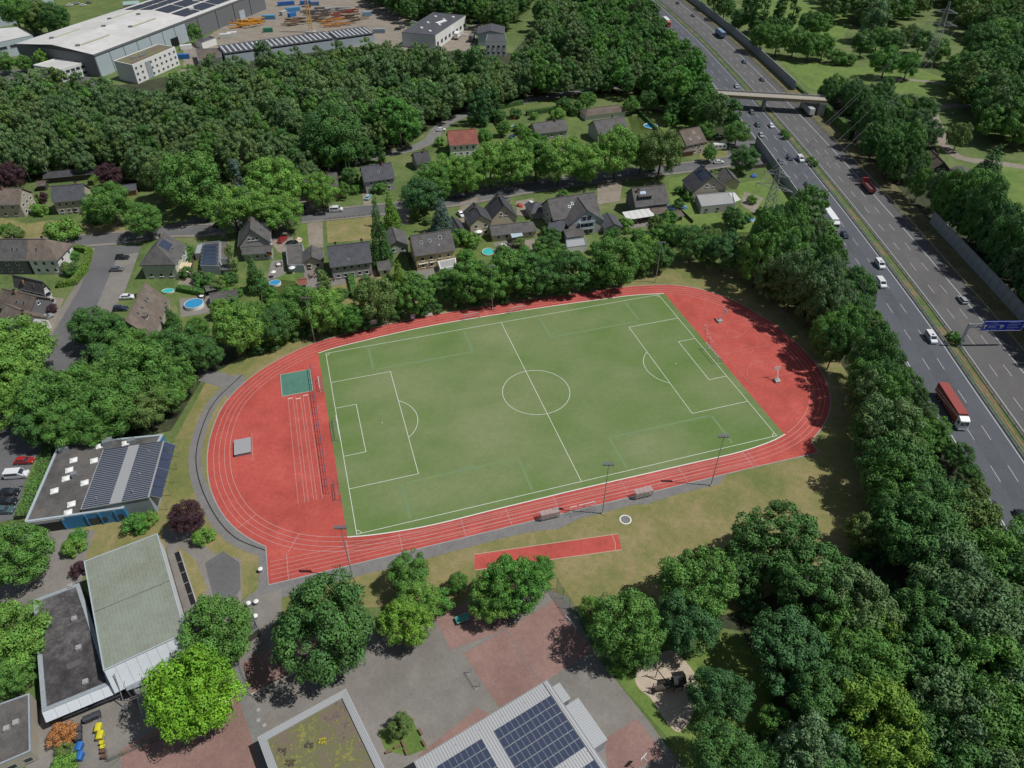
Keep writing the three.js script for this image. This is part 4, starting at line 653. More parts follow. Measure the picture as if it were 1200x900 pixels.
// --- planted roof building
{
  const h = 4.2, b = block({ name: 'green_roof_building', cat: 'school building', label: 'school building with sedum covered roof and wide white metal rim', c: [[345, 985], [480, 960], [405.3, 806.7], [301.3, 864]], h, wall: M.wallGrey, roof: M.roofMoss, rim: 1.25, rimH: 0.35, rimMat: M.metalRoof });
  const e = b.lp, rib = []; for (const d of [0.28, 0.55, 0.82, 1.08]) rib.push(prism(inset(e, d - 0.02), h, h + 0.05, [inset(e, d + 0.02)]));
  mesh('rim_seams', merged(rib), M.steel, b.t);
  const gv = []; for (const [x, y, w] of [[322, 857, 1.2], [344, 846, 1.4], [360, 836, 1.2]]) { const p = G(x, y, h); gv.push(box(w, 0.05, 0.7, p.x - b.cx, h - 0.26, p.z - b.cz, 0.5)); }
  mesh('gravel_patch', merged(gv), M.concrete, b.t);
  const tuft = []; for (let i = 0; i < 130; i++) { const f = rnd(), k = rnd(), p = [0, 1].map((j) => (e[0][j] * (1 - f) + e[1][j] * f) * (1 - k) + (e[3][j] * (1 - f) + e[2][j] * f) * k), r = rr(0.08, 0.26), g = new THREE.IcosahedronGeometry(r, 0); g.scale(1, 0.5, 1); g.translate(p[0] * 0.84, h - 0.27, p[1] * 0.84); tuft.push(g); }
  const m = mesh('sedum', merged(tuft), std({ map: noiseTex(128, 1, [[8, 1], [30, 1]], [[0, 0.16, 0.16, 0.045], [0.6, 0.24, 0.22, 0.05], [1, 0.36, 0.31, 0.05]], 91) }), b.t); m.userData.kind = 'stuff';
  for (const [x, y] of [[340, 893], [362, 872], [378, 868], [330, 880]]) { const p = G(x, y, h), r = []; for (let i = 0; i < 26; i++) { const g = new THREE.IcosahedronGeometry(rr(0.08, 0.2), 0); g.translate(p.x - b.cx + rr(-0.7, 0.7), h - 0.18, p.z - b.cz + rr(-0.5, 0.5)); r.push(g); } mesh('moss_clump', merged(r), x === 378 ? flat(0.4, 0.34, 0.03) : M.trunk, b.t).userData.kind = 'stuff'; }
}
// --- ribbed metal roof with panel fields
{
  const h = 4.4, A = G(485, 893, h), B = G(641.3, 797.3, h), C = G(712, 900, h);
  const ux = B.x - A.x, uz = B.z - A.z, ul = Math.hypot(ux, uz), U = [ux / ul, uz / ul], V = [-U[1], U[0]], dep = 34, org = [A.x, A.z];
  const W = (u, v) => [u * U[0] + v * V[0], u * U[1] + v * V[1]];
  const t = thing('solar_roof_school', 'school building with ribbed grey metal roof and framed solar panel fields', 'school building', [A.x, 0, A.z]);
  const quad = (u0, v0, u1, v1, y0, y1) => prism([W(u0, v0), W(u1, v0), W(u1, v1), W(u0, v1)], y0, y1);
  mesh('wall', quad(0.3, 0.3, ul - 0.3, dep, 0, h - 0.3), M.wallGrey, t);
  mesh('roof', quad(0, 0, ul, dep, h - 0.3, h - 0.06), M.metalRoof, t);
  mesh('roof_edge', merged([quad(-0.08, -0.12, ul + 0.08, -0.01, h - 0.4, h + 0.02), quad(ul + 0.01, 0, ul + 0.12, dep, h - 0.4, h + 0.02)]), M.steel, t);
  const ribs = []; for (let u = 0.25; u < ul; u += 0.5) ribs.push(quad(u - 0.06, 0.02, u + 0.06, dep, h - 0.06, h + 0.02));
  for (const r of ribs) mesh('roof_rib', r, M.metalRoof, t);
  // two lower canopies on the east side
  mesh('side_roof', quad(ul + 0.12, 1.2, ul + 1.9, 4.6, h - 1, h - 0.7), M.metalRoof, t);
  mesh('side_roof', quad(ul + 0.12, 5.2, ul + 3.1, 13.6, h - 1, h - 0.7), M.metalRoof, t);
  const sr = []; for (let v = 1.4; v < 4.5; v += 0.4) sr.push(quad(ul + 0.14, v - 0.05, ul + 1.88, v + 0.05, h - 0.7, h - 0.64)); for (let v = 5.4; v < 13.5; v += 0.4) sr.push(quad(ul + 0.14, v - 0.05, ul + 3.08, v + 0.05, h - 0.7, h - 0.64));
  for (const r of sr) mesh('roof_rib', r, M.steel, t);
  mesh('side_wall', merged([quad(ul + 0.12, 1.4, ul + 1.7, 4.4, 0, h - 1), quad(ul + 0.12, 5.4, ul + 2.9, 13.4, 0, h - 1)]), M.wallGrey, t);
  const pw = 1.02, ph = 1.66;
  const field = (u0, v0, nu, nv) => { for (let i = 0; i < nu; i++) for (let j = 0; j < nv; j++) { const p = W(u0 + (i + 0.5) * (pw + 0.035), v0 + (j + 0.5) * (ph + 0.05)); const m = mesh('solar_panel', geoKey('frame', () => box(pw, 0.05, ph)), M.steel, t); m.position.set(p[0], h + 0.1, p[1]); m.rotation.y = Math.atan2(-U[1], U[0]); mesh('cell_glass', geoKey('cells', () => box(pw - 0.07, 0.03, ph - 0.07)), M.solar, m).position.y = 0.025; } };
  field(ul - 12.6, 2.6, 11, 6); field(ul - 23.4, 2.6, 8, 6); field(ul - 12.6, 15.2, 11, 5);
  for (let i = 0; i < 10; i++) { const p = W(ul - 1 - (i % 5) * 4.5, i < 5 ? 1.2 : 13.6); mesh('cable_clip', box(0.3, 0.08, 0.12, p[0], h + 0.06, p[1], 0.5), M.concrete, t); }
  const cl = W(ul - 0.9, 0), c2 = W(ul - 0.9, dep); mesh('cable_rail', bar([cl[0], h + 0.08, cl[1]], [c2[0], h + 0.08, c2[1]], 0.05), M.cladDark, t);
}
// --- industrial estate
{
  const h = 12, A = G(17.3, 51.3, h), B = G(109.3, 64, h), C = G(217.3, 24, h), D = G(279, 0, h);
  const ux = D.x - B.x, uz = D.z - B.z, l0 = Math.hypot(ux, uz), U = [ux / l0, uz / l0], w = Math.hypot(A.x - B.x, A.z - B.z), V = [(A.x - B.x) / w, (A.z - B.z) / w], len = l0 + 30, mid = Math.hypot(C.x - B.x, C.z - B.z);
  const W = (u, v) => [u * U[0] + v * V[0], u * U[1] + v * V[1]], quad = (u0, v0, u1, v1, y0, y1) => prism([W(u0, v0), W(u1, v0), W(u1, v1), W(u0, v1)], y0, y1);
  const t = thing('warehouse', 'huge pale roofed warehouse with solar panels on its far end', 'warehouse', [B.x, 0, B.z]);
  mesh('wall', quad(0.3, 0.3, mid, w - 0.3, 0, h - 0.5), M.cladding, t);
  mesh('wall', quad(mid + 0.02, 0.1, len, w - 0.3, 0, h - 0.3), M.cladDark, t);
  mesh('end_wall', quad(0.05, 0.3, 0.28, w - 0.3, 0, h - 0.5), M.cladDark, t);
  // shallow ridge roof
  const r3 = (u, v, y) => { const p = W(u, v); return [p[0], y, p[1]]; };
  mesh('roof', polyGeo([[r3(0, 0, h), r3(len, 0, h), r3(len, w / 2, h + 2.4), r3(0, w / 2, h + 2.4)].reverse(), [r3(0, w / 2, h + 2.4), r3(len, w / 2, h + 2.4), r3(len, w, h), r3(0, w, h)].reverse()]), M.roofHall, t);
  mesh('roof_edge', merged([quad(0, -0.15, len, 0.1, h - 0.9, h + 0.05), quad(-0.15, 0, 0.1, w, h - 0.9, h + 0.02)]), M.cladDark, t);
  mesh('gable_infill', polyGeo([[r3(0.02, 0, h - 0.5), r3(0.02, w, h - 0.5), r3(0.02, w / 2, h + 2.3)], [r3(0.02, w, h - 0.5), r3(0.02, 0, h - 0.5), r3(0.02, w / 2, h + 2.3)]]), M.cladDark, t);
  const yel = flat(0.42, 0.4, 0.27);
  for (const [u0, u1, v] of [[8, 30, 0.28], [50, 70, 0.28], [14, 34, 0.72], [60, 84, 0.72]]) mesh('rooflight', polyGeo([[r3(u0, v * w - 1, h + (1 - Math.abs(v - 0.5) * 2) * 2.4 + 0.1), r3(u0, v * w + 1, h + (1 - Math.abs(v - 0.5) * 2) * 2.4 + 0.1), r3(u1, v * w + 1, h + (1 - Math.abs(v - 0.5) * 2) * 2.4 + 0.1), r3(u1, v * w - 1, h + (1 - Math.abs(v - 0.5) * 2) * 2.4 + 0.1)]]), yel, t);
  for (const [u, v] of [[6, 0.28], [48, 0.28], [12, 0.72], [58, 0.72], [40, 0.5], [70, 0.5]]) { const p = W(u, v * w); mesh('roof_vent', box(2.4, 0.9, 1.2, p[0], h + (1 - Math.abs(v - 0.5) * 2) * 2.4 + 0.4, p[1], 0.5), M.cladDark, t); }
  for (let i = 0; i < 7; i++) { const u = mid * (i + 0.5) / 7, p = W(mid * i / 7 + 0.5, 0.2); mesh('facade_joint', box(0.25, h - 1, 0.2, p[0], (h - 1) / 2, p[1], Math.atan2(-U[1], U[0])), M.cladDark, t); }
  const d = W(mid - 13, 0.1); mesh('gate', box(6.5, 5, 0.5, d[0], 2.5, d[1], Math.atan2(-U[1], U[0])), M.black, t);
  const d2 = W(mid + 58, -0.05); mesh('gate', box(6, 5.4, 0.3, d2[0], 2.7, d2[1], Math.atan2(-U[1], U[0])), M.cladding, t);
  for (let i = 0; i < 4; i++) { const p = W(mid + 12 + i * 19, 0); mesh('facade_joint', box(0.3, h - 1, 0.25, p[0], (h - 1) / 2, p[1], Math.atan2(-U[1], U[0])), M.dark, t); }
  // solar fields on the near and far slope
  const yAt = (v) => h + (1 - Math.abs(v / w - 0.5) * 2) * 2.4 + 0.25;
  for (let i = 0; i < 5; i++) for (let j = 0; j < 4; j++) { const u0 = mid + 6 + i * 17, v0 = w * (0.07 + j * 0.22), v1 = v0 + w * 0.18; if (v0 < w / 2 && v1 > w / 2) continue; mesh('solar_field', polyGeo([[r3(u0, v0, yAt(v0)), r3(u0, v1, yAt(v1)), r3(u0 + 15.5, v1, yAt(v1)), r3(u0 + 15.5, v0, yAt(v0))]]), M.solarDull, t); }
  for (const [i, j] of [[1, 0.18], [2, 0.36], [3, 0.16], [4, 0.4]]) { const p = W(mid + 4 + i * 17, w * j); mesh('roof_vent', box(3, 1.4, 2, p[0], yAt(w * j) + 0.6, p[1], 0.5), M.white, t); }
}
{
  const b = block({ name: 'office_block', cat: 'office', label: 'white three storey office with mossy flat roof in front of the warehouse', c: [[154.7, 76], [204.8, 54.7], [184.5, 51.5], [133, 71]], h: 9.95, wall: M.wWhite, roof: M.roofMoss, rim: 0.4, rimMat: M.white, win: [[0, 9, 3, 1.5, 1.05, 1.8, 3]], frame: M.steel });
  const a = b.lp[0], c = b.lp[1]; mesh('stair_glass', box(4, 8.6, 0.3, a[0] * 0.68 + c[0] * 0.32, 4.4, a[1] * 0.68 + c[1] * 0.32 + 0.25, Math.atan2(-(c[1] - a[1]), c[0] - a[0])), M.wallGrey, b.t);
  for (const [f, e] of [[0.25, 0.5], [0.4, 0.4], [0.5, 0.55]]) { const p = [0, 1].map((k) => (b.lp[0][k] * (1 - f) + b.lp[1][k] * f) * (1 - e) + (b.lp[3][k] * (1 - f) + b.lp[2][k] * f) * e); mesh('roof_unit', box(2.6, 1.2, 1.6, p[0], 10.3, p[1], 0.5), M.steel, b.t); }
}
block({ name: 'works_office', cat: 'office', label: 'low white works office with flat pale roof at the warehouse corner', c: [[68.5, 81], [98, 72.5], [64, 68.5], [38.5, 76]], h: 7, wall: M.wWhite, roof: M.roofHall, rim: 0.3, rimMat: M.white, win: [[0, 5, 2, 2.4, 1.4, 1.8, 3]] });
block({ name: 'works_hall', cat: 'hall', label: 'grey works hall with flat roof beside the warehouse end', c: [[-60, 62], [38, 41], [20, 31], [-60, 38]], h: 9, wall: M.cladding, roof: M.roofHall, win: [[0, 6, 1, 6, 1.6, 5.5]] });
block({ name: 'works_hall', cat: 'hall', label: 'blue-grey hall at the edge of the estate behind the round trees', c: [[-40, 20], [30, 8], [60, -6], [-30, -10]], h: 9, wall: M.cladding, roof: M.roofSlate });
block({ name: 'works_shed', cat: 'shed', label: 'small turquoise roofed shed behind the warehouse on the field', c: [[144, 6], [165, 4], [163, 0], [143, 1.5]], h: 4.5, wall: M.cladDark, roof: flat(0.3, 0.42, 0.38) });
{
  const b = block({ name: 'workshop', cat: 'workshop', label: 'white walled workshop with dark grey roof and ribbon windows', c: [[510, 41], [545.5, 17.5], [508, 14], [470.5, 37.5]], h: 8.5, wall: M.wWhite, roof: M.roofSlate, rim: 0.25, rimMat: M.cladDark, win: [[0, 8, 1, 3.2, 1.9, 3]] });
  for (const [f, e] of [[0.15, 0.3], [0.25, 0.65], [0.45, 0.3], [0.5, 0.7], [0.7, 0.4], [0.8, 0.75], [0.85, 0.25]]) { const p = [0, 1].map((k) => (b.lp[0][k] * (1 - f) + b.lp[1][k] * f) * (1 - e) + (b.lp[3][k] * (1 - f) + b.lp[2][k] * f) * e); mesh('roof_dome', box(1.6, 0.7, 1.6, p[0], 8.5, p[1], 0.6), M.white, b.t); }
  const p = [0, 1].map((k) => (b.lp[0][k] + b.lp[1][k] + b.lp[2][k] + b.lp[3][k]) / 4 + (k ? -3 : 4)); mesh('rooflight', box(9, 0.6, 2.4, p[0], 8.5, p[1], 0.95), M.white, b.t);
}
block({ name: 'small_office', cat: 'office', label: 'white two storey office with grey roof beside the workshop yard', c: [[569, 47.5], [593.5, 47.5], [592, 40], [571, 40]], h: 8.8, wall: M.wWhite, roof: M.roofSlate, win: [[0, 4, 2, 1.4, 1.5, 1.9, 3.6]] });
house({ name: 'works_hall', cat: 'hall', label: 'grey gabled hall behind the white two storey office', r: [[575, 36], [575, 30]], len: 18, turn: -Math.PI / 2, half: 8.5, he: 7.2, hr: 9, roof: M.roofSlate, wall: M.cladding, chim: [] });
// long low store with light strips
function store(name, label, a, b, depth, strips) {
  const h = 5.5, A = G(...a, h), B = G(...b, h), l = Math.hypot(B.x - A.x, B.z - A.z), q = Math.atan2(-(B.z - A.z), B.x - A.x), t = thing(name, label, 'store hall', [(A.x + B.x) / 2, 0, (A.z + B.z) / 2], q);
  mesh('wall', box(l - 0.4, h - 0.6, depth - 0.4, 0, (h - 0.6) / 2, -depth / 2), M.cladding, t);
  const r = mesh('roof', box(l, 0.3, depth, 0, h + 0.35, -depth / 2), M.roofSlate, t); r.rotation.x = 0; r.geometry.translate(0, 0, 0);
  for (let i = 0; i < strips; i++) mesh('light_strip', box(l / strips * 0.3, 0.1, depth * 0.78, ((i + 0.5) / strips - 0.5) * l, h + 0.55, -depth / 2), flat(0.5, 0.53, 0.55), r);
}
store('store_hall', 'long store hall with pale light strips along the wood edge', [263, 64], [392, 46], 19, 22);
store('store_hall', 'shorter store hall with pale light strips ending the long hall', [395, 46], [439, 40], 19, 9);
block({ name: 'store_hall', cat: 'store hall', label: 'brown roofed low store at the end of the striped long hall', c: [[232, 71], [260, 66], [258, 56], [228, 57]], h: 5, wall: M.cladDark, roof: M.roofBrown });
block({ name: 'lorry_garage', cat: 'garage', label: 'row of four white garage doors in the works yard', c: [[236, 50], [252.5, 44], [246, 41.5], [228, 47]], h: 4, wall: M.wWhite, roof: M.roofTar });
// ---------------------------------------------------------------- trees
function leafCloud(o) {   // o.n leaves on o.clumps leafy clumps filling a crown of half-axes rx, ry round height cy
  const { n, size, rx, ry, cy, clumps, shape = 'round', seed: sd, droop = 0, cr = [0.2, 0.36] } = o;
  seed = sd;
  const cl = [];
  const lobes = []; for (let i = 0; i < 7; i++) { const a = rnd() * 6.283, e = rr(-0.3, 1); lobes.push([Math.cos(a) * Math.sqrt(1 - e * e * 0.9), e, Math.sin(a) * Math.sqrt(1 - e * e * 0.9), rr(-0.16, 0.22)]); }
  for (let i = 0; i < clumps; i++) {
    let x, y, z, r;
    if (shape === 'cone') { const t = 1 - Math.pow(rnd(), 0.62), a = rnd() * 6.283, rad = (1 - t) * rr(0.6, 0.95); x = Math.cos(a) * rad * rx; z = Math.sin(a) * rad * rx; y = cy - ry + t * 2 * ry; r = rr(0.2, 0.32) * rx * (1.1 - t * 0.65); }
    else if (shape === 'column') { const t = rnd(), a = rnd() * 6.283, rad = Math.pow(Math.sin(Math.PI * (0.1 + 0.86 * t)), 0.6) * rr(0.5, 0.85); x = Math.cos(a) * rad * rx; z = Math.sin(a) * rad * rx; y = cy - ry + t * 2 * ry; r = rr(0.3, 0.48) * rx; }
    else {
      const k = i < clumps * 0.86 ? 1 : 0.5, u = rr(-0.86, 1), a = rnd() * 6.283, s = Math.sqrt(1 - u * u); let d = [s * Math.cos(a), u, s * Math.sin(a)], g = 1;
      for (const l of lobes) { const dot = Math.max(0, d[0] * l[0] + d[1] * l[1] + d[2] * l[2]); g += l[3] * dot * dot * dot; }
      const f = rr(0.66, 0.9) * g * k; x = d[0] * rx * f; y = cy + d[1] * ry * f; z = d[2] * rx * f; r = rr(...cr) * rx;
    }
    cl.push([x, y, z, r, rr(0.82, 1.18), rr(-1, 1)]);
  }
  const wsum = cl.reduce((s, c) => s + c[3] * c[3], 0), pos = new Float32Array(n * 18), nor = new Float32Array(n * 18), col = new Float32Array(n * 18);
  let k = 0;
  const A = new THREE.Vector3(), B = new THREE.Vector3(), N = new THREE.Vector3();
  for (const c of cl) {
    const m = Math.round((n * c[3] * c[3]) / wsum);
    for (let i = 0; i < m && k < n; i++, k++) {
      const u = rr(-0.75, 1), a = rnd() * 6.283, s = Math.sqrt(1 - u * u), q = rr(0.7, 1.08) * (1 + 0.18 * Math.sin(a * 3 + c[5] * 5));
      const dx = s * Math.cos(a), dy = u, dz = s * Math.sin(a), px = c[0] + dx * c[3] * q, py = c[1] + dy * c[3] * q * (0.8 + droop * 0.5), pz = c[2] + dz * c[3] * q;
      N.set(dx + rr(-0.55, 0.55), dy + rr(-0.35, 0.6) - droop * 0.3, dz + rr(-0.55, 0.55)).normalize();
      A.set(rnd() - 0.5, rnd() - 0.5, rnd() - 0.5).cross(N).normalize(); B.crossVectors(N, A);
      const sz = size * rr(0.6, 1.25), w = sz * 0.62, t = c[4] * rr(0.78, 1.22), warm = 1 + c[5] * 0.07 + rr(-0.05, 0.05);
      const P = [[A.x * sz, A.y * sz, A.z * sz], [B.x * w, B.y * w, B.z * w], [-A.x * sz, -A.y * sz, -A.z * sz], [-B.x * w, -B.y * w, -B.z * w]];
      [0, 1, 2, 0, 2, 3].forEach((v, j) => { const b = k * 18 + j * 3; pos[b] = px + P[v][0]; pos[b + 1] = py + P[v][1]; pos[b + 2] = pz + P[v][2]; nor[b] = N.x; nor[b + 1] = N.y; nor[b + 2] = N.z; col[b] = t * warm; col[b + 1] = t; col[b + 2] = t * (2 - warm); });
    }
  }
  const g = new THREE.BufferGeometry();
  g.setAttribute('position', new THREE.BufferAttribute(pos.subarray(0, k * 18), 3));
  g.setAttribute('normal', new THREE.BufferAttribute(nor.subarray(0, k * 18), 3));
  g.setAttribute('color', new THREE.BufferAttribute(col.subarray(0, k * 18), 3));
  return g;
}
function trunkGeo(h, r, spread, sd) {
  seed = sd;
  const list = [bar([0, -0.1, 0], [0.1, h * 0.55, 0.05], r, 7, r * 0.7), bar([0.1, h * 0.55, 0.05], [0, h, 0], r * 0.7, 6, r * 0.25)];
  for (let i = 0; i < 6; i++) { const a = i * 1.05 + rnd(), y = h * rr(0.4, 0.7); list.push(bar([0.08, y, 0.04], [Math.cos(a) * spread, y + spread * rr(0.4, 0.9), Math.sin(a) * spread], r * 0.42, 5, r * 0.14)); }
  return merged(list);
}
const KIND = {};
function kind(name, crowns, hc, R, trunk, trunkMat = M.trunk) { KIND[name] = { crowns, hc, R, trunk, trunkMat }; }
const many = (n, o, s) => Array.from({ length: n }, (_, i) => leafCloud({ ...o, seed: s + i * 101 }));
kind('broad', many(6, { n: 27000, size: 0.146, rx: 5, ry: 4.9, cy: 6.1, clumps: 120, cr: [0.12, 0.25] }, 1000), 6.1, 5, trunkGeo(6.4, 0.3, 2.6, 5));
kind('dense', many(4, { n: 26000, size: 0.142, rx: 5, ry: 4.6, cy: 5.4, clumps: 170, cr: [0.09, 0.18] }, 2000), 5.4, 5, trunkGeo(6.4, 0.3, 2.6, 6));
kind('airy', many(3, { n: 15000, size: 0.16, rx: 4.4, ry: 5.2, cy: 6.2, clumps: 84, cr: [0.12, 0.24], droop: 0.5 }, 3000), 6.2, 4.4, trunkGeo(8, 0.22, 2.2, 7));
kind('birch', many(5, { n: 8000, size: 0.19, rx: 3.3, ry: 5.4, cy: 8.9, clumps: 60, cr: [0.14, 0.3], droop: 0.6 }, 4000), 8.9, 3.3, trunkGeo(11, 0.16, 1.6, 8), M.birchTrunk);
kind('poplar', many(2, { n: 5200, size: 0.24, rx: 2, ry: 8.4, cy: 9.6, clumps: 60, shape: 'column' }, 5000), 9.6, 2, trunkGeo(12, 0.25, 0.9, 9));
kind('cone', many(2, { n: 9500, size: 0.15, rx: 2.8, ry: 6, cy: 6.3, clumps: 170, shape: 'cone', droop: 0.5 }, 6000), 6.4, 2.8, trunkGeo(9, 0.2, 0.6, 10));
kind('thuja', many(2, { n: 3600, size: 0.15, rx: 1.5, ry: 3.4, cy: 3.5, clumps: 44, shape: 'column' }, 7000), 3.5, 1.5, trunkGeo(4, 0.12, 0.4, 11));
kind('bush', many(3, { n: 6500, size: 0.11, rx: 2, ry: 1.7, cy: 1.5, clumps: 34, cr: [0.2, 0.38] }, 8000), 1.5, 2, trunkGeo(1.5, 0.08, 0.8, 12));
const leafMat = (r, g, b) => std({ color: rgb(r, g, b), vertexColors: true, roughness: 0.75, side: THREE.DoubleSide });
const LEAF = {
  mid: leafMat(0.106, 0.247, 0.042), dark: leafMat(0.072, 0.183, 0.039), deep: leafMat(0.055, 0.153, 0.043), fresh: leafMat(0.159, 0.329, 0.052), lime: leafMat(0.175, 0.39, 0.022), lush: leafMat(0.089, 0.251, 0.037),
  olive: leafMat(0.136, 0.221, 0.054), grey: leafMat(0.111, 0.203, 0.073), silver: leafMat(0.151, 0.258, 0.111), yellow: leafMat(0.155, 0.28, 0.03), blue: leafMat(0.109, 0.193, 0.148), maroon: leafMat(0.067, 0.028, 0.037), amber: leafMat(0.459, 0.206, 0.068), gold: leafMat(0.165, 0.33, 0.036), wood: leafMat(0.121, 0.212, 0.069), woodLight: leafMat(0.157, 0.251, 0.089),
};
let treeCount = 0;
function treeAt(kindName, matName, pos, s, label, group, name = 'broadleaf_tree', sy = 1, cat = 'tree') {
  const K = KIND[kindName], i = treeCount++;
  seed = 90000 + i * 17;
  const t = thing(name, label, cat, [pos.x, 0, pos.z], rnd() * 6.283, group);
  t.scale.set(s * rr(0.94, 1.06), s * sy, s * rr(0.94, 1.06));
  mesh('trunk', K.trunk, K.trunkMat, t);
  mesh('crown', K.crowns[i % K.crowns.length], LEAF[matName], t);
  return t;
}
function tree(kindName, matName, px, py, rp, label, group, name, sy = 1, cat) {   // crown centre and crown radius in pixels; the crown's height follows from its size
  const K = KIND[kindName]; let s = 1, p;
  for (let i = 0; i < 4; i++) { p = G(px, py, K.hc * s * sy); s = (rp * Math.hypot(p.x, EYE - p.y, p.z)) / FOCAL / K.R; }
  return treeAt(kindName, matName, p, s, label, group, name, sy, cat);
}
const inside = (p, poly) => { let c = false; for (let i = 0, j = poly.length - 1; i < poly.length; j = i++) { const a = poly[i], b = poly[j]; if ((a[1] > p[1]) !== (b[1] > p[1]) && p[0] < ((b[0] - a[0]) * (p[1] - a[1])) / (b[1] - a[1]) + a[0]) c = !c; } return c; };
const onVerge = (p) => { const o = p[0] - midX(p[1]); return o > -20 && o < (p[1] > -246 ? 28.6 : p[1] > -285 ? 20.5 : p[1] > -392 ? 24 : 29); };
function scatter(poly, spacing, s0, avoid = []) {   // loose grid, jittered
  seed = s0; const xs = poly.map((p) => p[0]), zs = poly.map((p) => p[1]), out = [];
  let row = 0;
  for (let z = Math.min(...zs); z < Math.max(...zs); z += spacing * 0.87, row++) for (let x = Math.min(...xs); x < Math.max(...xs); x += spacing) {
    const p = [x + (row % 2) * spacing * 0.5 + rr(-0.36, 0.36) * spacing, z + rr(-0.36, 0.36) * spacing];
    if (inside(p, poly) && !onVerge(p) && !avoid.some(([ax, az, r]) => Math.hypot(p[0] - ax, p[1] - az) < r)) out.push(p);
  }
  return out;
}
const pick = (list) => list[Math.floor(rnd() * list.length)];
const SIGHTS = [[968, 252, 'the white box lorry'], [1031, 320, 'the plain white van'], [1091, 396, 'the gantry sign'], [1110, 475, 'the red container lorry'], [905, 440, 'the lower basketball hoop'], [955, 525, 'the red run-out corner'], [1012, 622, 'the feathery lawn tree'], [870, 650, 'the dry lawn corner'], [790, 800, 'the sandpit'], [1025, 860, 'the yellow-green tree'], [1190, 610, 'the black motorway car'], [893, 277, 'the lawn pylon'], [1198, 800, 'the lower road edge'], [940, 890, 'the silvery tree'], [850, 375, 'the upper basketball hoop'],
  [165, 95, 'the white office'], [70, 85, 'the works office'], [320, 62, 'the long store hall'], [430, 45, 'the shorter store hall'], [505, 40, 'the workshop'], [580, 55, 'the two storey office'], [540, 165, 'the red roofed house'], [467, 150, 'the back street bend'], [80, 225, 'the slate roofed house'], [10, 230, 'the beige house'], [128, 205, 'the maroon garden tree'], [390, 165, 'the dark wood-edge tree'], [222, 213, 'the large wood-edge tree'], [845, 110, 'the bridge'], [762, 148, 'the oval pool'], [843, 172, 'the caravan'], [655, 85, 'the sandy clearing'], [300, 200, 'the grey-blue cypress'], [880, 150, 'the teal car'],
  [946, 131, 'the lorry below the bridge'], [1002, 170, 'the grey sign back'], [1020, 224, 'the red tipper lorry'], [1106, 195, 'the brown gabled house'], [1125, 158, 'the lane junction'], [1150, 325, 'the grey noise wall'], [1200, 240, 'the bright far lawn'], [1040, 95, 'the curved far track'], [510, 290, 'the yellow house'], [410, 300, 'the dark roofed semi'], [690, 260, 'the glazed gable'], [760, 235, 'the dormer house'], [832, 225, 'the black roofed house'], [294, 285, 'the tall grey house'], [110, 570, 'the club hall skylights'], [348, 450, 'the green pit'], [442, 380, 'the emblem banner'], [577, 362, 'the middle floodlight'], [768, 331, 'the lawn floodlight'], [190, 320, 'the pale green house'], [227, 356, 'the round pool'], [170, 360, 'the long brown roof'], [590, 262, 'the cream gabled house'], [375, 225, 'the white panel van'], [258, 265, 'the black street car'], [660, 225, 'the street lamp'], [720, 150, 'the terrace roofs'], [645, 155, 'the low bungalow'], [572, 295, 'the turquoise pool'], [842, 190, 'the white verge car'], [30, 350, 'the white gabled house'], [28, 540, 'the red parked car'], [110, 410, 'the parking strip'], [250, 445, 'the track path end'], [1086, 78, 'the far pylon'], [925, 15, 'the bright meadow'], [889, 66, 'the pale sign board'], [847, 43, 'the blue-grey lorry'], [1026, 22, 'the silvery willow'], [1170, 60, 'the far woodland'], [40, 45, 'the flat works hall'], [95, 10, 'the far car park']].map(([x, y, n]) => { const p = G(x, y); return [p.x, p.z, n]; });
const near = (p) => { let b = null, d = 1e9; for (const s of SIGHTS) { const q = Math.hypot(s[0] - p[0], s[1] - p[1]); if (q < d) { d = q; b = s; } } return (d < 16 ? 'close to ' : 'toward ') + b[2]; };
const sizeWord = (s) => s < 0.92 ? 'small ' : s < 1.04 ? 'medium ' : s < 1.16 ? 'large ' : 'huge ';
const shapeWord = { broad: 'lumpy', dense: 'dense', airy: 'feathery', birch: 'slim' };
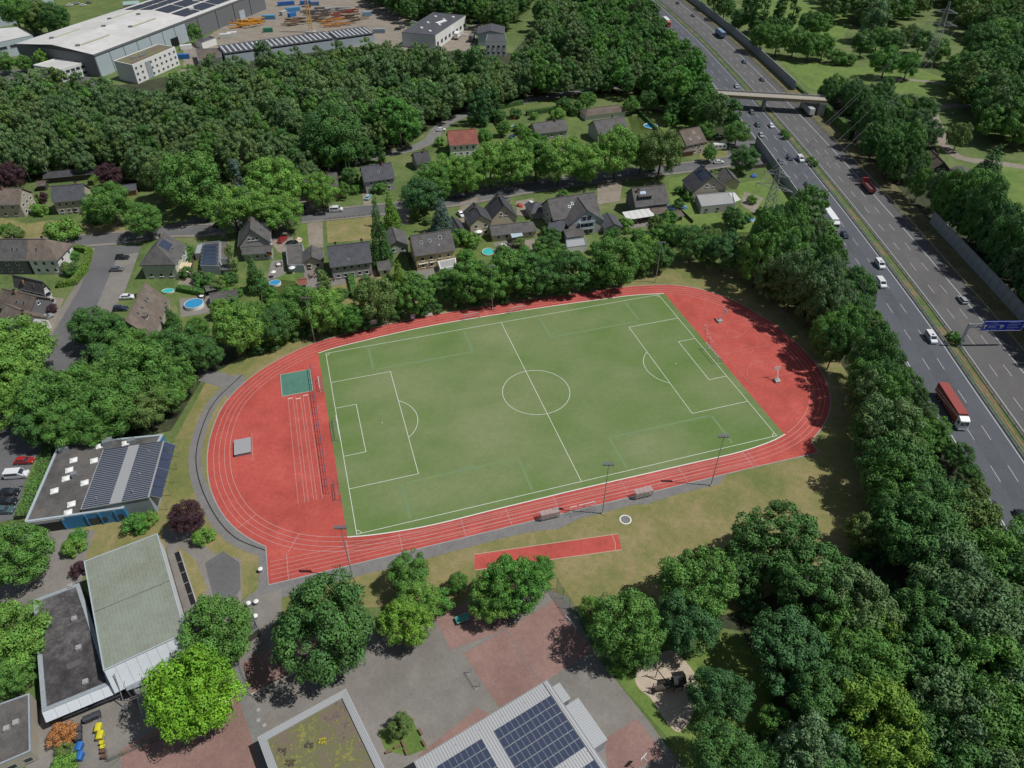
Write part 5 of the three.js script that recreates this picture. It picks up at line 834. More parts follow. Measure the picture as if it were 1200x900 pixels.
// --- single trees: [kind, leaf, x, y, r, label, name]
const yardTrees = [
  ['broad', 'lime', 226, 812, 45, 'large bright lime green tree in front of the sports hall'],
  ['broad', 'mid', 255, 741, 37, 'round dark green tree touching the sports hall corner'],
  ['broad', 'dark', 378, 735, 55, 'widest dark green tree over the school yard table'],
  ['broad', 'gold', 472, 728, 30, 'yellow-green tree at the edge of the school yard'],
  ['broad', 'fresh', 490, 706, 24, 'fresh green tree behind the yellow-green yard tree'],
  ['broad', 'mid', 480, 670, 25, 'tall slim tree overlapping the track path'],
  ['broad', 'mid', 537, 682, 12, 'small round tree next to the red throwing strip'],
  ['dense', 'lush', 604, 684, 38, 'broad tree covering the end of the red throwing strip'],
  ['broad', 'fresh', 575, 700, 26, 'leafy tree beside the turquoise table on the red paving'],
  ['broad', 'lush', 632, 668, 20, 'tree at the fence corner of the red ball court'],
  ['broad', 'mid', 735, 735, 40, 'big tree over the green fence by the red ball court'],
  ['broad', 'dark', 752, 760, 22, 'lower tree leaning to the playground from the green fence'],
  ['dense', 'mid', 815, 688, 44, 'rounded tree on the dry lawn above the sandpit'],
  ['broad', 'deep', 806, 732, 34, 'dark tree shading the upper rim of the sandpit'],
  ['dense', 'dark', 868, 668, 30, 'lower tree between the big round dark tree and the sandpit'],
  ['broad', 'deep', 840, 812, 33, 'dark tree shading the lower side of the sandpit'],
  ['broad', 'dark', 848, 888, 36, 'dark tree below the sandpit at the lawn'],
  ['airy', 'mid', 908, 845, 16, 'slim young tree standing on the lawn strip by the belt'],
  ['airy', 'olive', 1012, 622, 20, 'light feathery tree alone at the corner of the dry lawn'],
  ['broad', 'mid', 18, 652, 30, 'round tree beside the porch of the blue club hall'],
  ['broad', 'fresh', 8, 748, 32, 'leafy tree beside the dark tar roof wing'],
  ['broad', 'mid', 16, 790, 20, 'low tree between the annexe and the tar roof wing'],
  ['broad', 'maroon', 219, 606, 18, 'maroon leaved tree on the lawn between the halls'],
  ['bush', 'maroon', 92, 668, 8, 'maroon shrub squeezed between hall and tar roof wing', 'shrub'],
  ['bush', 'amber', 74, 857, 11.5, 'orange leaved shrub beside the bins', 'shrub'],
  ['bush', 'olive', 73, 880, 8, 'olive shrub below the orange leaved shrub', 'shrub'],
  ['bush', 'fresh', 76, 897, 11, 'green shrub beside the blue bins', 'shrub'],
  ['broad', 'olive', 470, 848, 14, 'small olive tree in the planted square of the school yard'],
  ['bush', 'fresh', 236, 628, 11, 'green shrub beside the maroon leaved tree', 'shrub'],
  ['bush', 'lush', 158, 614, 12, 'shrub against the grey end of the club hall', 'shrub'],
  ['bush', 'fresh', 172, 608, 9, 'small shrub under the club hall solar roof', 'shrub'],
  ['bush', 'fresh', 84, 640, 11, 'bush by the entrance path of the sports hall', 'shrub'],
  ['bush', 'lush', 92, 628, 8, 'low bush on the lawn between the two halls', 'shrub'],
  ['airy', 'fresh', 693, 712, 14, 'light green sapling against the green fence'],
  ['bush', 'fresh', 728, 778, 14, 'bush at the foot of the green fence', 'shrub'],
  ['bush', 'lush', 515, 706, 15, 'bush between the yard wall and the track lawn', 'shrub'],
];
for (const [k, m, x, y, r, l, n] of yardTrees) tree(k, m, x, y, r, l, undefined, n || 'broadleaf_tree', 1, n === 'shrub' ? 'shrub' : 'tree');
const row = (list, group, label, name, cat) => { for (const [k, m, x, y, r, sy] of list) { const t = tree(k, m, x, y, r, label(k, m), group, name || 'broadleaf_tree', sy || 1, cat), l = t.userData.label + ' ' + near([t.position.x, t.position.z]); if (l.split(' ').length < 17) t.userData.label = l; } };
const shade = { mid: 'mid green', dark: 'dark green', deep: 'deep green', fresh: 'fresh green', lime: 'lime green', lush: 'lush green', olive: 'olive', grey: 'grey-green', silver: 'silvery', yellow: 'yellow-green', blue: 'blue-green', maroon: 'maroon', gold: 'golden green', wood: 'dull green', woodLight: 'pale green', amber: 'orange' };
row([['broad', 'fresh', 281, 383, 28], ['broad', 'dark', 321, 380, 22], ['broad', 'mid', 350, 360, 24], ['broad', 'fresh', 380, 362, 26], ['broad', 'lush', 410, 372, 16], ['airy', 'olive', 440, 350, 24], ['dense', 'mid', 484, 343, 26], ['dense', 'dark', 528, 336, 20], ['dense', 'mid', 550, 328, 28], ['broad', 'mid', 578, 330, 24], ['dense', 'mid', 602, 315, 30], ['dense', 'dark', 628, 320, 26], ['broad', 'dark', 650, 328, 16], ['dense', 'dark', 672, 316, 26], ['broad', 'mid', 720, 307, 28], ['broad', 'mid', 746, 300, 18], ['broad', 'dark', 700, 322, 15], ['broad', 'dark', 772, 300, 16], ['broad', 'dark', 812, 284, 20], ['broad', 'deep', 850, 296, 20], ['broad', 'dark', 828, 300, 12]], 'trees along the garden side of the track', (k, m) => shade[m] + ' tree behind the far straight');
row([['broad', 'dark', 104, 382, 22], ['broad', 'dark', 128, 392, 22], ['broad', 'mid', 146, 408, 22], ['broad', 'mid', 186, 410, 22], ['broad', 'dark', 212, 410, 24], ['broad', 'dark', 238, 412, 20], ['broad', 'dark', 120, 428, 26], ['broad', 'mid', 165, 437, 34], ['broad', 'mid', 203, 442, 24], ['broad', 'mid', 95, 458, 30], ['broad', 'mid', 58, 470, 30], ['broad', 'mid', 130, 476, 32], ['broad', 'olive', 168, 476, 26], ['broad', 'mid', 190, 462, 22], ['broad', 'dark', 42, 495, 22], ['broad', 'mid', 80, 498, 24], ['broad', 'mid', 112, 500, 22]], 'trees above the blue club hall', (k, m) => shade[m] + ' tree above the club hall');
row([['broad', 'fresh', 14, 408, 34, 0.85], ['broad', 'fresh', 10, 446, 30, 0.9], ['broad', 'fresh', -16, 424, 32, 0.9], ['airy', 'fresh', 0, 476, 22, 0.9], ['airy', 'fresh', 32, 392, 16, 0.9]], 'pale trees beside the side street', (k, m) => shade[m] + ' leafy tree beside the lower side street');
row([['broad', 'fresh', 322, 216, 28], ['broad', 'fresh', 312, 245, 24], ['broad', 'fresh', 334, 246, 22], ['broad', 'fresh', 272, 246, 24], ['broad', 'fresh', 239, 242, 13], ['broad', 'fresh', 375, 222, 19], ['broad', 'mid', 168, 258, 17]], 'round trees along the residential street', () => 'round fresh green tree along the residential street');
tree('broad', 'mid', 128, 238, 21, 'round tree with leaning pale trunk on the street lawn');
tree('bush', 'fresh', 70, 270, 15, 'bright green shrub beside the long white corner house', undefined, 'shrub', 1, 'shrub');
row([['broad', 'mid', 508, 215, 21], ['broad', 'fresh', 522, 201, 21], ['broad', 'fresh', 545, 204, 21], ['broad', 'fresh', 575, 193, 23], ['broad', 'fresh', 600, 189, 25], ['broad', 'mid', 628, 185, 23], ['broad', 'fresh', 655, 188, 24], ['broad', 'fresh', 688, 189, 22], ['broad', 'fresh', 722, 177, 27], ['broad', 'mid', 752, 181, 18]], 'lime trees along the upper street', () => 'street lime tree in the row above the grey roofed houses');
tree('broad', 'olive', 775, 178, 26, 'big pale street tree at the end of the lime row');
tree('dense', 'lush', 467, 142, 27, 'large round tree standing before the wood at the back street');
tree('broad', 'dark', 390, 158, 32, 'large dark tree at the wood edge above the yellow house');
tree('broad', 'mid', 222, 213, 32, 'large tree at the wood edge beside the maroon garden tree');
tree('broad', 'olive', 196, 205, 24, 'olive tree at the wood edge behind the round street tree');
tree('broad', 'deep', 492, 230, 20, 'dark garden tree beside the blue spruce');
tree('broad', 'maroon', 128, 205, 12, 'maroon garden tree at the wood edge');
tree('broad', 'maroon', 12, 205, 14, 'maroon tree behind the beige two storey house');
tree('bush', 'maroon', 49, 232, 6, 'maroon shrub between the two street lawn houses', undefined, 'shrub', 1, 'shrub');
tree('bush', 'maroon', 59, 362, 6, 'maroon shrub in front of the white gabled house', undefined, 'shrub', 1, 'shrub');
tree('cone', 'dark', 443, 268, 13.5, 'tall dark conifer beside the dark roofed semi', undefined, 'conifer_tree', 1.5);
tree('cone', 'gold', 457, 240, 10, 'golden conifer behind the tall dark conifer', undefined, 'conifer_tree', 1.2);
tree('cone', 'yellow', 467, 320, 11, 'yellow cone shaped conifer in the semi garden', undefined, 'conifer_tree', 0.8);
tree('cone', 'blue', 517, 248, 14, 'blue spruce in front of the yellow house', undefined, 'conifer_tree', 0.85);
tree('cone', 'dark', 297, 318, 13, 'dark spruce in front of the tall grey gabled house', undefined, 'conifer_tree', 0.85);
tree('thuja', 'olive', 271, 303, 5.5, 'slim thuja beside the solar garage', undefined, 'conifer_tree', 1.3);
tree('thuja', 'olive', 379, 333, 8, 'stout thuja below the gabled garage', undefined, 'conifer_tree', 1);
tree('thuja', 'blue', 277, 208, 7, 'grey-blue cypress behind the round street trees', undefined, 'conifer_tree', 1.3);
tree('thuja', 'dark', 446, 175, 5, 'dark cypress beside the back street', undefined, 'conifer_tree', 1.3);
tree('cone', 'dark', 199, 368, 8, 'small dark conifer against the long brown roof', undefined, 'conifer_tree', 0.9);
row([['thuja', 'deep', 553, 128, 6, 1.3], ['thuja', 'deep', 562, 124, 6, 1.3], ['thuja', 'deep', 572, 124, 6, 1.2], ['thuja', 'dark', 580, 120, 6, 1.3], ['thuja', 'deep', 566, 132, 6, 1.1]], 'dark conifers beside the red roofed house', () => 'dark conifer in the clump above the red roofed house', 'conifer_tree');
row([['bush', 'mid', 773, 274, 13], ['bush', 'fresh', 760, 288, 14], ['bush', 'mid', 748, 276, 9], ['broad', 'dark', 858, 254, 11], ['bush', 'deep', 858, 274, 7], ['bush', 'dark', 866, 262, 7], ['bush', 'mid', 786, 255, 9], ['bush', 'dark', 690, 262, 6], ['bush', 'dark', 652, 292, 10], ['bush', 'dark', 640, 270, 7], ['bush', 'dark', 646, 280, 8], ['bush', 'mid', 660, 300, 9], ['bush', 'fresh', 552, 282, 10], ['bush', 'mid', 538, 278, 12], ['bush', 'olive', 608, 285, 7], ['bush', 'mid', 590, 292, 7], ['bush', 'mid', 520, 322, 9], ['bush', 'fresh', 300, 400, 10], ['bush', 'fresh', 330, 395, 9], ['bush', 'fresh', 262, 330, 7], ['bush', 'mid', 245, 325, 6], ['bush', 'mid', 272, 352, 7], ['bush', 'olive', 398, 345, 8], ['bush', 'mid', 500, 212, 6], ['bush', 'mid', 418, 222, 6], ['bush', 'mid', 660, 228, 6], ['bush', 'lush', 812, 172, 7], ['bush', 'mid', 105, 225, 6], ['bush', 'mid', 700, 290, 9], ['bush', 'fresh', 735, 262, 7]], 'garden shrubs of the estate', (k, m) => shade[m] + ' garden shrub between the houses', 'shrub', 'shrub');
row([[300, 408, 9], [318, 402, 9], [340, 392, 10], [362, 388, 10], [388, 384, 9], [405, 384, 8], [425, 378, 9], [448, 372, 9], [466, 368, 9], [496, 362, 9], [512, 358, 9], [536, 354, 9], [560, 350, 9], [590, 347, 9], [612, 344, 9], [636, 340, 8], [660, 338, 9], [684, 334, 9], [704, 330, 9], [728, 324, 9], [752, 318, 8]].map(([x, y, r], i) => ['bush', i % 3 ? 'dark' : 'deep', x, y, r]), 'undergrowth along the track', (k, m) => shade[m] + ' shrub in the undergrowth along the far straight', 'shrub', 'shrub');
{ seed = 99; const L = []; for (const [x0, x1, y0, y1, n] of [[210, 300, 372, 392, 5], [300, 380, 345, 360, 4], [400, 480, 330, 345, 5], [600, 660, 286, 300, 5], [690, 790, 268, 292, 9], [540, 566, 300, 312, 3], [225, 262, 318, 336, 4], [100, 150, 232, 248, 2], [480, 505, 246, 258, 3], [560, 690, 160, 172, 6], [580, 680, 128, 140, 4], [820, 850, 262, 285, 5], [420, 470, 218, 226, 2], [205, 225, 290, 330, 4], [262, 285, 325, 345, 4], [310, 345, 340, 362, 4], [384, 440, 334, 346, 5], [440, 480, 326, 344, 4], [488, 530, 322, 332, 4], [540, 560, 280, 320, 4], [612, 640, 276, 296, 4], [640, 655, 262, 300, 5], [712, 735, 272, 292, 4], [775, 800, 262, 285, 5], [795, 812, 210, 240, 3], [865, 900, 228, 268, 4], [565, 625, 146, 168, 6], [640, 700, 116, 132, 5], [745, 790, 160, 172, 4], [780, 830, 128, 140, 4], [0, 45, 262, 280, 4], [40, 60, 222, 250, 3], [100, 125, 244, 258, 2], [70, 88, 300, 325, 4], [505, 540, 160, 180, 4], [400, 425, 190, 222, 4]]) for (let i = 0; i < n; i++) L.push(['bush', pick(['mid', 'fresh', 'dark', 'lush', 'olive']), rr(x0, x1), rr(y0, y1), rr(4.5, 9)]); row(L, 'scattered garden shrubs', (k, m) => shade[m] + ' rounded shrub in the gardens', 'shrub', 'shrub'); }
row([['broad', 'mid', 688, 118, 9], ['broad', 'dark', 660, 122, 8], ['broad', 'mid', 740, 122, 9], ['broad', 'dark', 760, 118, 10], ['broad', 'dark', 788, 130, 10], ['broad', 'mid', 590, 150, 8], ['airy', 'fresh', 616, 160, 9], ['broad', 'dark', 410, 205, 9], ['airy', 'mid', 402, 222, 8], ['broad', 'lush', 832, 180, 8], ['broad', 'mid', 790, 274, 12], ['airy', 'olive', 768, 262, 10], ['broad', 'mid', 640, 304, 12], ['broad', 'dark', 560, 316, 12], ['broad', 'fresh', 256, 360, 11], ['broad', 'mid', 232, 385, 13], ['broad', 'mid', 300, 365, 12], ['broad', 'dark', 345, 345, 9]], 'garden trees of the estate', (k, m) => shade[m] + ' small garden tree', 'garden_tree');
// --- the belt between the track and the motorway, and the wooded corner below it
const stuffSpots = [];
{
  const poly = px2w([[870, 268], [905, 262], [930, 242], [940, 248], [968, 284], [990, 330], [1018, 372], [1033, 405], [1046, 440], [1064, 480], [1096, 545], [1118, 585], [1090, 640], [1040, 610], [1028, 560], [1008, 480], [990, 440], [972, 400], [938, 352], [898, 322], [878, 305]], 9.5);
  const pts = scatter(poly, 7.7, 4242);
  // the wooded corner: big single crowns either side of the power-line gap
  for (const [k, m, x, y, r, l] of [['dense', 'dark', 908, 640, 46, 'big round dark tree at the edge of the dry lawn'], ['dense', 'dark', 952, 680, 44, 'big round dark tree behind the lawn-edge one'], ['broad', 'wood', 998, 700, 42, 'dull green tree beside the upper end of the power-line gap'], ['dense', 'deep', 932, 762, 46, 'deep green round tree toward the sandpit lawn'], ['airy', 'yellow', 1026, 738, 26, 'small yellow-green tree beside the power-line gap'], ['broad', 'mid', 1010, 778, 40, 'mid green tree above the yellow-green tree'], ['broad', 'dark', 968, 822, 36, 'dark tree between the yellow-green tree and the lawn'], ['airy', 'mid', 905, 800, 14, 'thin young tree at the lawn strip'], ['broad', 'mid', 985, 740, 30, 'mid green tree filling the middle of the corner'],
    ['broad', 'wood', 1042, 505, 36, 'dull green tree opposite the red container lorry'], ['dense', 'dark', 1056, 552, 40, 'dark round tree below the red container lorry'], ['broad', 'dark', 1092, 592, 34, 'dark tree at the barrier of the lower motorway'], ['broad', 'dark', 1078, 628, 40, 'dark tree across the gap from the feathery tree'], ['airy', 'olive', 1130, 612, 30, 'olive tree at the barrier of the lower motorway'], ['broad', 'grey', 1112, 668, 42, 'grey-green tree along the power-line gap'], ['broad', 'mid', 1160, 662, 36, 'mid green tree near the black motorway car'], ['dense', 'dark', 1092, 722, 40, 'dark dense tree along the power-line gap'], ['broad', 'grey', 1150, 722, 46, 'largest grey-green tree of the corner'], ['broad', 'dark', 1196, 700, 40, 'dark tree at the road beyond the grey-green ones'], ['dense', 'dark', 1104, 782, 46, 'large dark tree opposite the yellow-green tree'], ['broad', 'mid', 1162, 790, 46, 'large mid green tree between dark ones'], ['broad', 'deep', 1205, 770, 40, 'deep green tree by the lower road edge'], ['airy', 'grey', 1118, 842, 40, 'feathery grey-green tree low in the corner'], ['broad', 'mid', 1172, 858, 46, 'mid green tree low in the corner'], ['broad', 'dark', 1080, 868, 36, 'dark tree beside the lower end of the power-line gap'], ['airy', 'silver', 1205, 835, 38, 'silvery feathery tree by the lower road edge'], ['broad', 'dark', 1128, 905, 40, 'dark tree at the bottom of the corner'], ['broad', 'wood', 1195, 912, 42, 'dull green tree at the bottom road edge'], ['broad', 'dark', 975, 900, 36, 'dark tree below the silvery tree'], ['broad', 'dark', 905, 905, 26, 'dark tree at the bottom of the lawn strip'], ['broad', 'mid', 1215, 648, 30, 'mid green tree past the black motorway car']]) tree(k, m, x, y, r, l);
  for (const [x, y, r] of [[1030, 650, 12], [1042, 690, 12], [1050, 730, 12], [1058, 790, 13], [1066, 830, 13], [890, 720, 14], [876, 700, 14], [1010, 650, 12], [892, 870, 12], [1046, 770, 12], [1140, 640, 14], [1176, 690, 14]]) row([['bush', 'deep', x, y, r]], 'undergrowth of the wooded corner', () => 'deep green shrub in the wooded corner', 'shrub', 'shrub');
  for (const p of pts) {
    const z = p[1]; seed = Math.round(p[0] * 131 + p[1] * 17);
    const low = p[1] > -110, k = pick(low ? ['broad', 'broad', 'dense', 'airy', 'broad'] : ['broad', 'dense', 'broad', 'airy']), m = pick(low ? ['dark', 'deep', 'dark', 'grey', 'mid', 'olive', 'wood', 'dark'] : ['mid', 'dark', 'dark', 'wood', 'mid', 'grey']);
    const sc = rr(0.95, 1.35); treeAt(k, m, { x: p[0], z: p[1] }, sc, sizeWord(sc) + shade[m] + ' ' + shapeWord[k] + (low ? ' tree in the wooded corner ' : ' tree in the motorway belt ') + near(p), low ? 'trees of the wooded corner' : 'trees of the motorway belt', 'broadleaf_tree', low ? rr(1, 1.3) : rr(1.3, 1.62));
  }
  tree('broad', 'yellow', 1028, 842, 48, 'yellow-green tree among the dark trees of the wooded corner');
  tree('airy', 'silver', 945, 882, 34, 'silvery tree at the bottom of the wooded corner');
  row([['poplar', 'grey', 948, 266, 9, 0.62], ['poplar', 'mid', 966, 280, 9, 0.55]], 'slim trees beside the white lorry', () => 'slim upright tree beside the white lorry on the motorway', 'poplar_tree');
}
// small trees filling the strip up to the barrier, and the tall row behind the far noise wall
for (let z = -246, i = 0; z < -84; z += 5.4, i++) { seed = i * 53 + 11; const m = pick(['mid', 'dark', 'olive', 'dark', 'wood']), p = [midX(z) - rr(20.5, 22.5), z + rr(-1, 1)], s = rr(0.48, 0.72); treeAt(pick(['broad', 'dense', 'airy']), m, { x: p[0], z: p[1] }, s, 'small ' + shade[m] + ' tree hard against the motorway barrier ' + near(p), 'small trees along the barrier', 'roadside_tree', rr(0.9, 1.2)); }
for (let z = -244, i = 0; z < -70; z += 6.2, i++) { seed = i * 59 + 7; const m = pick(['mid', 'dark', 'dark', 'wood', 'deep']), p = [midX(z) + rr(29.4, 31), z + rr(-1, 1)], s = rr(0.95, 1.2); treeAt(pick(['broad', 'dense']), m, { x: p[0], z: p[1] }, s, 'tall ' + shade[m] + ' tree right behind the far noise wall ' + near(p), 'tall trees behind the far noise wall', 'roadside_tree', rr(1.7, 2.1)); }
// --- the wood below the warehouse
{
  const poly = px2w([[-120, 98], [0, 94], [60, 97], [110, 99], [140, 106], [172, 114], [215, 94], [232, 84], [262, 84], [330, 75], [392, 66], [450, 56], [480, 62], [520, 68], [600, 74], [615, 56], [628, 30], [640, -6], [760, -10], [775, 32], [800, 52], [815, 68], [830, 92], [842, 122], [858, 132], [880, 160], [890, 172], [872, 178], [842, 160], [820, 130], [800, 120], [770, 96], [735, 92], [690, 90], [662, 92], [640, 92], [600, 100], [548, 112], [500, 128], [440, 156], [410, 172], [372, 185], [332, 192], [270, 196], [240, 184], [205, 196], [160, 190], [120, 176], [60, 180], [0, 188], [-120, 200]], 11);
  const clear = [[846, 180, 10], [852, 192, 9], [842, 170, 6], [640, 62, 14], [655, 85, 12], [662, 100, 10], [600, 130, 6]].map(([x, y, r]) => { const p = G(x, y); return [p.x, p.z, r]; });
  const pts = scatter(poly, 6.3, 777, clear).sort((a, b) => b[1] - a[1]);
  pts.forEach((p, i) => {
    seed = i * 97 + 5;
    const big = rnd() < 0.16, right = p[0] > 45, m = pick(right ? ['mid', 'lush', 'dark', 'wood', 'dark'] : ['wood', 'grey', 'woodLight', 'wood', 'olive', 'mid', 'dark', 'grey']);
    const sc = big || right ? rr(0.8, 1.3) : rr(0.85, 1.4); if (i < 285) treeAt(big || right ? 'broad' : 'birch', m, { x: p[0], z: p[1] }, sc, sizeWord(sc) + shade[m] + (big || right ? ' tree' : ' birch') + (right ? ' on the embankment ' : ' at the front of the wood ') + near(p), big || right ? (right ? 'embankment trees' : 'broadleaf trees of the wood') : 'birches of the wood', big || right ? 'wood_tree' : 'birch_tree', rr(0.9, 1.15));
    else stuffSpots.push([p[0], p[1], big ? rr(1.3, 1.75) : rr(0.85, 1.4), m]);
  });
}
// --- far woods: top edge and the country east of the motorway
{
  const far = [[[430, -6], [475, 12], [500, 8], [550, 12], [570, 24], [600, 26], [612, 10], [640, -30], [420, -30]], [[1000, 10], [1015, -20], [1090, -30], [1095, 0], [1060, 14], [1030, 22]], [[1090, -30], [1300, -30], [1300, 100], [1195, 75], [1160, 40], [1130, 20]], [[1105, 80], [1140, 72], [1180, 60], [1300, 90], [1300, 160], [1200, 152], [1155, 148], [1140, 118], [1120, 100]], [[965, -20], [1000, -20], [990, 10], [975, 20]]];
  far.forEach((f, j) => scatter(px2w(f, 9), 7.6, 900 + j).forEach((p, i) => { seed = i * 31 + j; stuffSpots.push([p[0], p[1], rr(1.1, 1.7), pick(['mid', 'dark', 'wood', 'olive', 'dark'])]); }));
  row([['poplar', 'dark', 886, 8, 6, 0.9], ['poplar', 'dark', 897, 6, 6, 0.9], ['poplar', 'dark', 917, 4, 6, 0.9], ['poplar', 'dark', 933, 2, 6, 0.9]], 'poplars by the bright meadow', () => 'dark upright poplar at the bright meadow beyond the motorway', 'poplar_tree');
  row([['broad', 'dark', 886, 27, 8], ['broad', 'dark', 903, 28, 8], ['broad', 'dark', 920, 30, 8], ['broad', 'dark', 947, 27, 10], ['broad', 'mid', 963, 28, 11], ['broad', 'mid', 893, 42, 13], ['broad', 'mid', 912, 46, 13], ['broad', 'mid', 932, 48, 13], ['broad', 'mid', 950, 52, 13], ['broad', 'mid', 966, 54, 11], ['broad', 'dark', 868, 22, 10], ['broad', 'dark', 850, 8, 10], ['broad', 'dark', 838, -4, 10], ['broad', 'dark', 880, 4, 9]], 'trees behind the motorway noise wall', (k, m) => shade[m] + ' tree in the rows behind the motorway noise wall');
  tree('airy', 'silver', 1026, 22, 15, 'silvery willow among the trees of the far meadow');
  row([['broad', 'dark', 1012, 50, 11], ['broad', 'mid', 1030, 44, 10], ['broad', 'dark', 1046, 50, 11], ['broad', 'olive', 1066, 40, 9], ['broad', 'dark', 1080, 48, 10], ['broad', 'lush', 1040, 70, 14], ['broad', 'lush', 1065, 76, 11], ['broad', 'mid', 1100, 58, 11], ['broad', 'dark', 1150, 50, 18], ['broad', 'mid', 1168, 44, 16], ['broad', 'mid', 1130, 78, 14], ['broad', 'mid', 1148, 84, 14], ['broad', 'dark', 1180, 80, 18], ['broad', 'dark', 1150, 105, 15], ['broad', 'dark', 1188, 110, 18], ['broad', 'dark', 1165, 135, 16], ['broad', 'mid', 1195, 145, 18], ['bush', 'mid', 982, 66, 9], ['bush', 'mid', 995, 70, 7]], 'trees of the far meadow', (k, m) => shade[m] + ' tree scattered over the far meadow by the pylon');
  row([['airy', 'olive', 1125, 158, 11]], 'single trees by the lane', () => 'thin leaning tree beside the lane junction');
  tree('cone', 'deep', 1160, 196, 18, 'dark spreading conifer in front of the grey roofed shed', undefined, 'conifer_tree', 0.6);
  tree('broad', 'mid', 1152, 224, 20, 'round tree in front of the brown gabled house');
  const poly = px2w([[962, 112], [985, 98], [1012, 92], [1020, 105], [1050, 108], [1078, 118], [1096, 135], [1098, 160], [1080, 170], [1070, 180], [1100, 200], [1122, 225], [1140, 245], [1165, 240], [1200, 262], [1260, 300], [1260, 400], [1200, 368], [1160, 322], [1120, 290], [1080, 258], [1042, 228], [1012, 200], [985, 168], [968, 140]], 8);
  scatter(poly, 8.2, 555, [[1107, 195, 10], [1125, 210, 8], [1130, 190, 7], [962, 152, 13], [956, 138, 11], [975, 165, 10], [1108, 222, 11], [1114, 240, 9], [1100, 208, 8]].map(([x, y, r]) => { const p = G(x, y); return [p.x, p.z, r]; })).forEach((p, i) => { seed = i * 71 + 9; const m = pick(['dark', 'mid', 'dark', 'wood', 'grey', 'deep']); const k = pick(['broad', 'broad', 'dense', 'airy']), sc = rr(0.8, 1.25); treeAt(k, m, { x: p[0], z: p[1] }, sc, sizeWord(sc) + shade[m] + ' ' + shapeWord[k] + ' tree east of the motorway ' + near(p), 'trees east of the motorway', 'motorway_tree', p[0] - midX(p[1]) > 40 ? rr(0.9, 1.2) : p[1] > -250 ? rr(1.5, 1.9) : rr(1.3, 1.7)); });
  row([['broad', 'mid', 15, 12, 14], ['broad', 'mid', 32, 16, 14], ['broad', 'olive', 50, 18, 14], ['broad', 'dark', 66, 22, 13], ['broad', 'mid', 5, 72, 9], ['broad', 'mid', 28, 74, 7], ['airy', 'fresh', 48, 70, 7], ['broad', 'olive', 42, 32, 5]], 'trees of the industrial estate', (k, m) => shade[m] + ' tree standing between the estate halls');
  tree('airy', 'mid', 228, 38, 8, 'thin tree growing against the dark part of the warehouse');
  tree('bush', 'mid', 250, 28, 5, 'bush growing against the warehouse wall', undefined, 'shrub', 1, 'shrub');
}
{
  const g0 = KIND.birch.crowns[1], g = new THREE.InstancedMesh(KIND.birch.crowns[1], std({ vertexColors: true, roughness: 0.75, side: THREE.DoubleSide }), stuffSpots.length), m = new THREE.Matrix4(), q = new THREE.Quaternion();
  stuffSpots.forEach(([x, z, s, c], i) => { seed = i * 13 + 1; q.setFromAxisAngle(UP, rnd() * 6.283); const k = s * 0.9; m.compose(new THREE.Vector3(x, rr(-2, 0.5), z), q, new THREE.Vector3(k * rr(1, 1.3), k * rr(0.9, 1.12), k * rr(1, 1.3))); g.setMatrixAt(i, m); const o = LEAF[c].color, v = rr(0.85, 1.2); g.setColorAt(i, rgb(o.r * v, o.g * v, o.b * v)); });
  g.name = 'distant_wood'; g.castShadow = g.receiveShadow = true;
  tag(g, 'dense distant woodland of mixed green crowns behind the first trees', 'woodland'); g.userData.kind = 'stuff';
  scene.add(g);
}
console.log('trees', treeCount, 'stuff', stuffSpots.length);
M.beige = render(0.36, 0.33, 0.28, 93);
function profile(pts, width, bevel = 0.07) { const s = new THREE.Shape(pts.map((p) => new THREE.Vector2(...p))), g = new THREE.ExtrudeGeometry(s, { depth: width - 2 * bevel, bevelEnabled: true, bevelSize: bevel, bevelThickness: bevel, bevelSegments: 2 }); g.translate(0, 0, -(width - 2 * bevel) / 2); return g; }
// ---------------------------------------------------------------- motorway furniture
function railAlong(label, off, z0, z1) {
  const m = alongMid(z0, z1, off, 4), o = m[0], t = thing('guard_rail', label, 'guard rail', [o[0], 0, o[1]]);
  const p = m.map((q) => [q[0] - o[0], q[1] - o[1]]), rail = [];
  for (let i = 0; i < p.length - 1; i++) { const a = p[i], b = p[i + 1], l = Math.hypot(b[0] - a[0], b[1] - a[1]), g = box(0.1, 0.32, l + 0.02, 0, 0.7, 0); g.rotateY(Math.atan2(b[0] - a[0], b[1] - a[1])); g.translate((a[0] + b[0]) / 2, 0, (a[1] + b[1]) / 2); rail.push(g); }
  mesh('rail', merged(rail), M.galv, t);
  const posts = mesh('post', merged(p.map((q) => box(0.12, 0.7, 0.12, q[0] + 0.13 * Math.sign(-off || 1), 0.35, q[1]))), M.galv, t); posts.userData.kind = 'stuff';
}
M.galv = flat(0.4, 0.42, 0.42, 0.5, 0.5);
railAlong('steel guard rail on the camera side of the green central reserve', -1.7, -640, 20);
railAlong('steel guard rail on the far side of the green central reserve', 1.7, -640, 20);
railAlong('steel guard rail along the hard shoulder of the far carriageway', 19, -640, -20);
railAlong('steel guard rail along the edge of the carriageway beside the tree belt', -17.1, -255, 20);
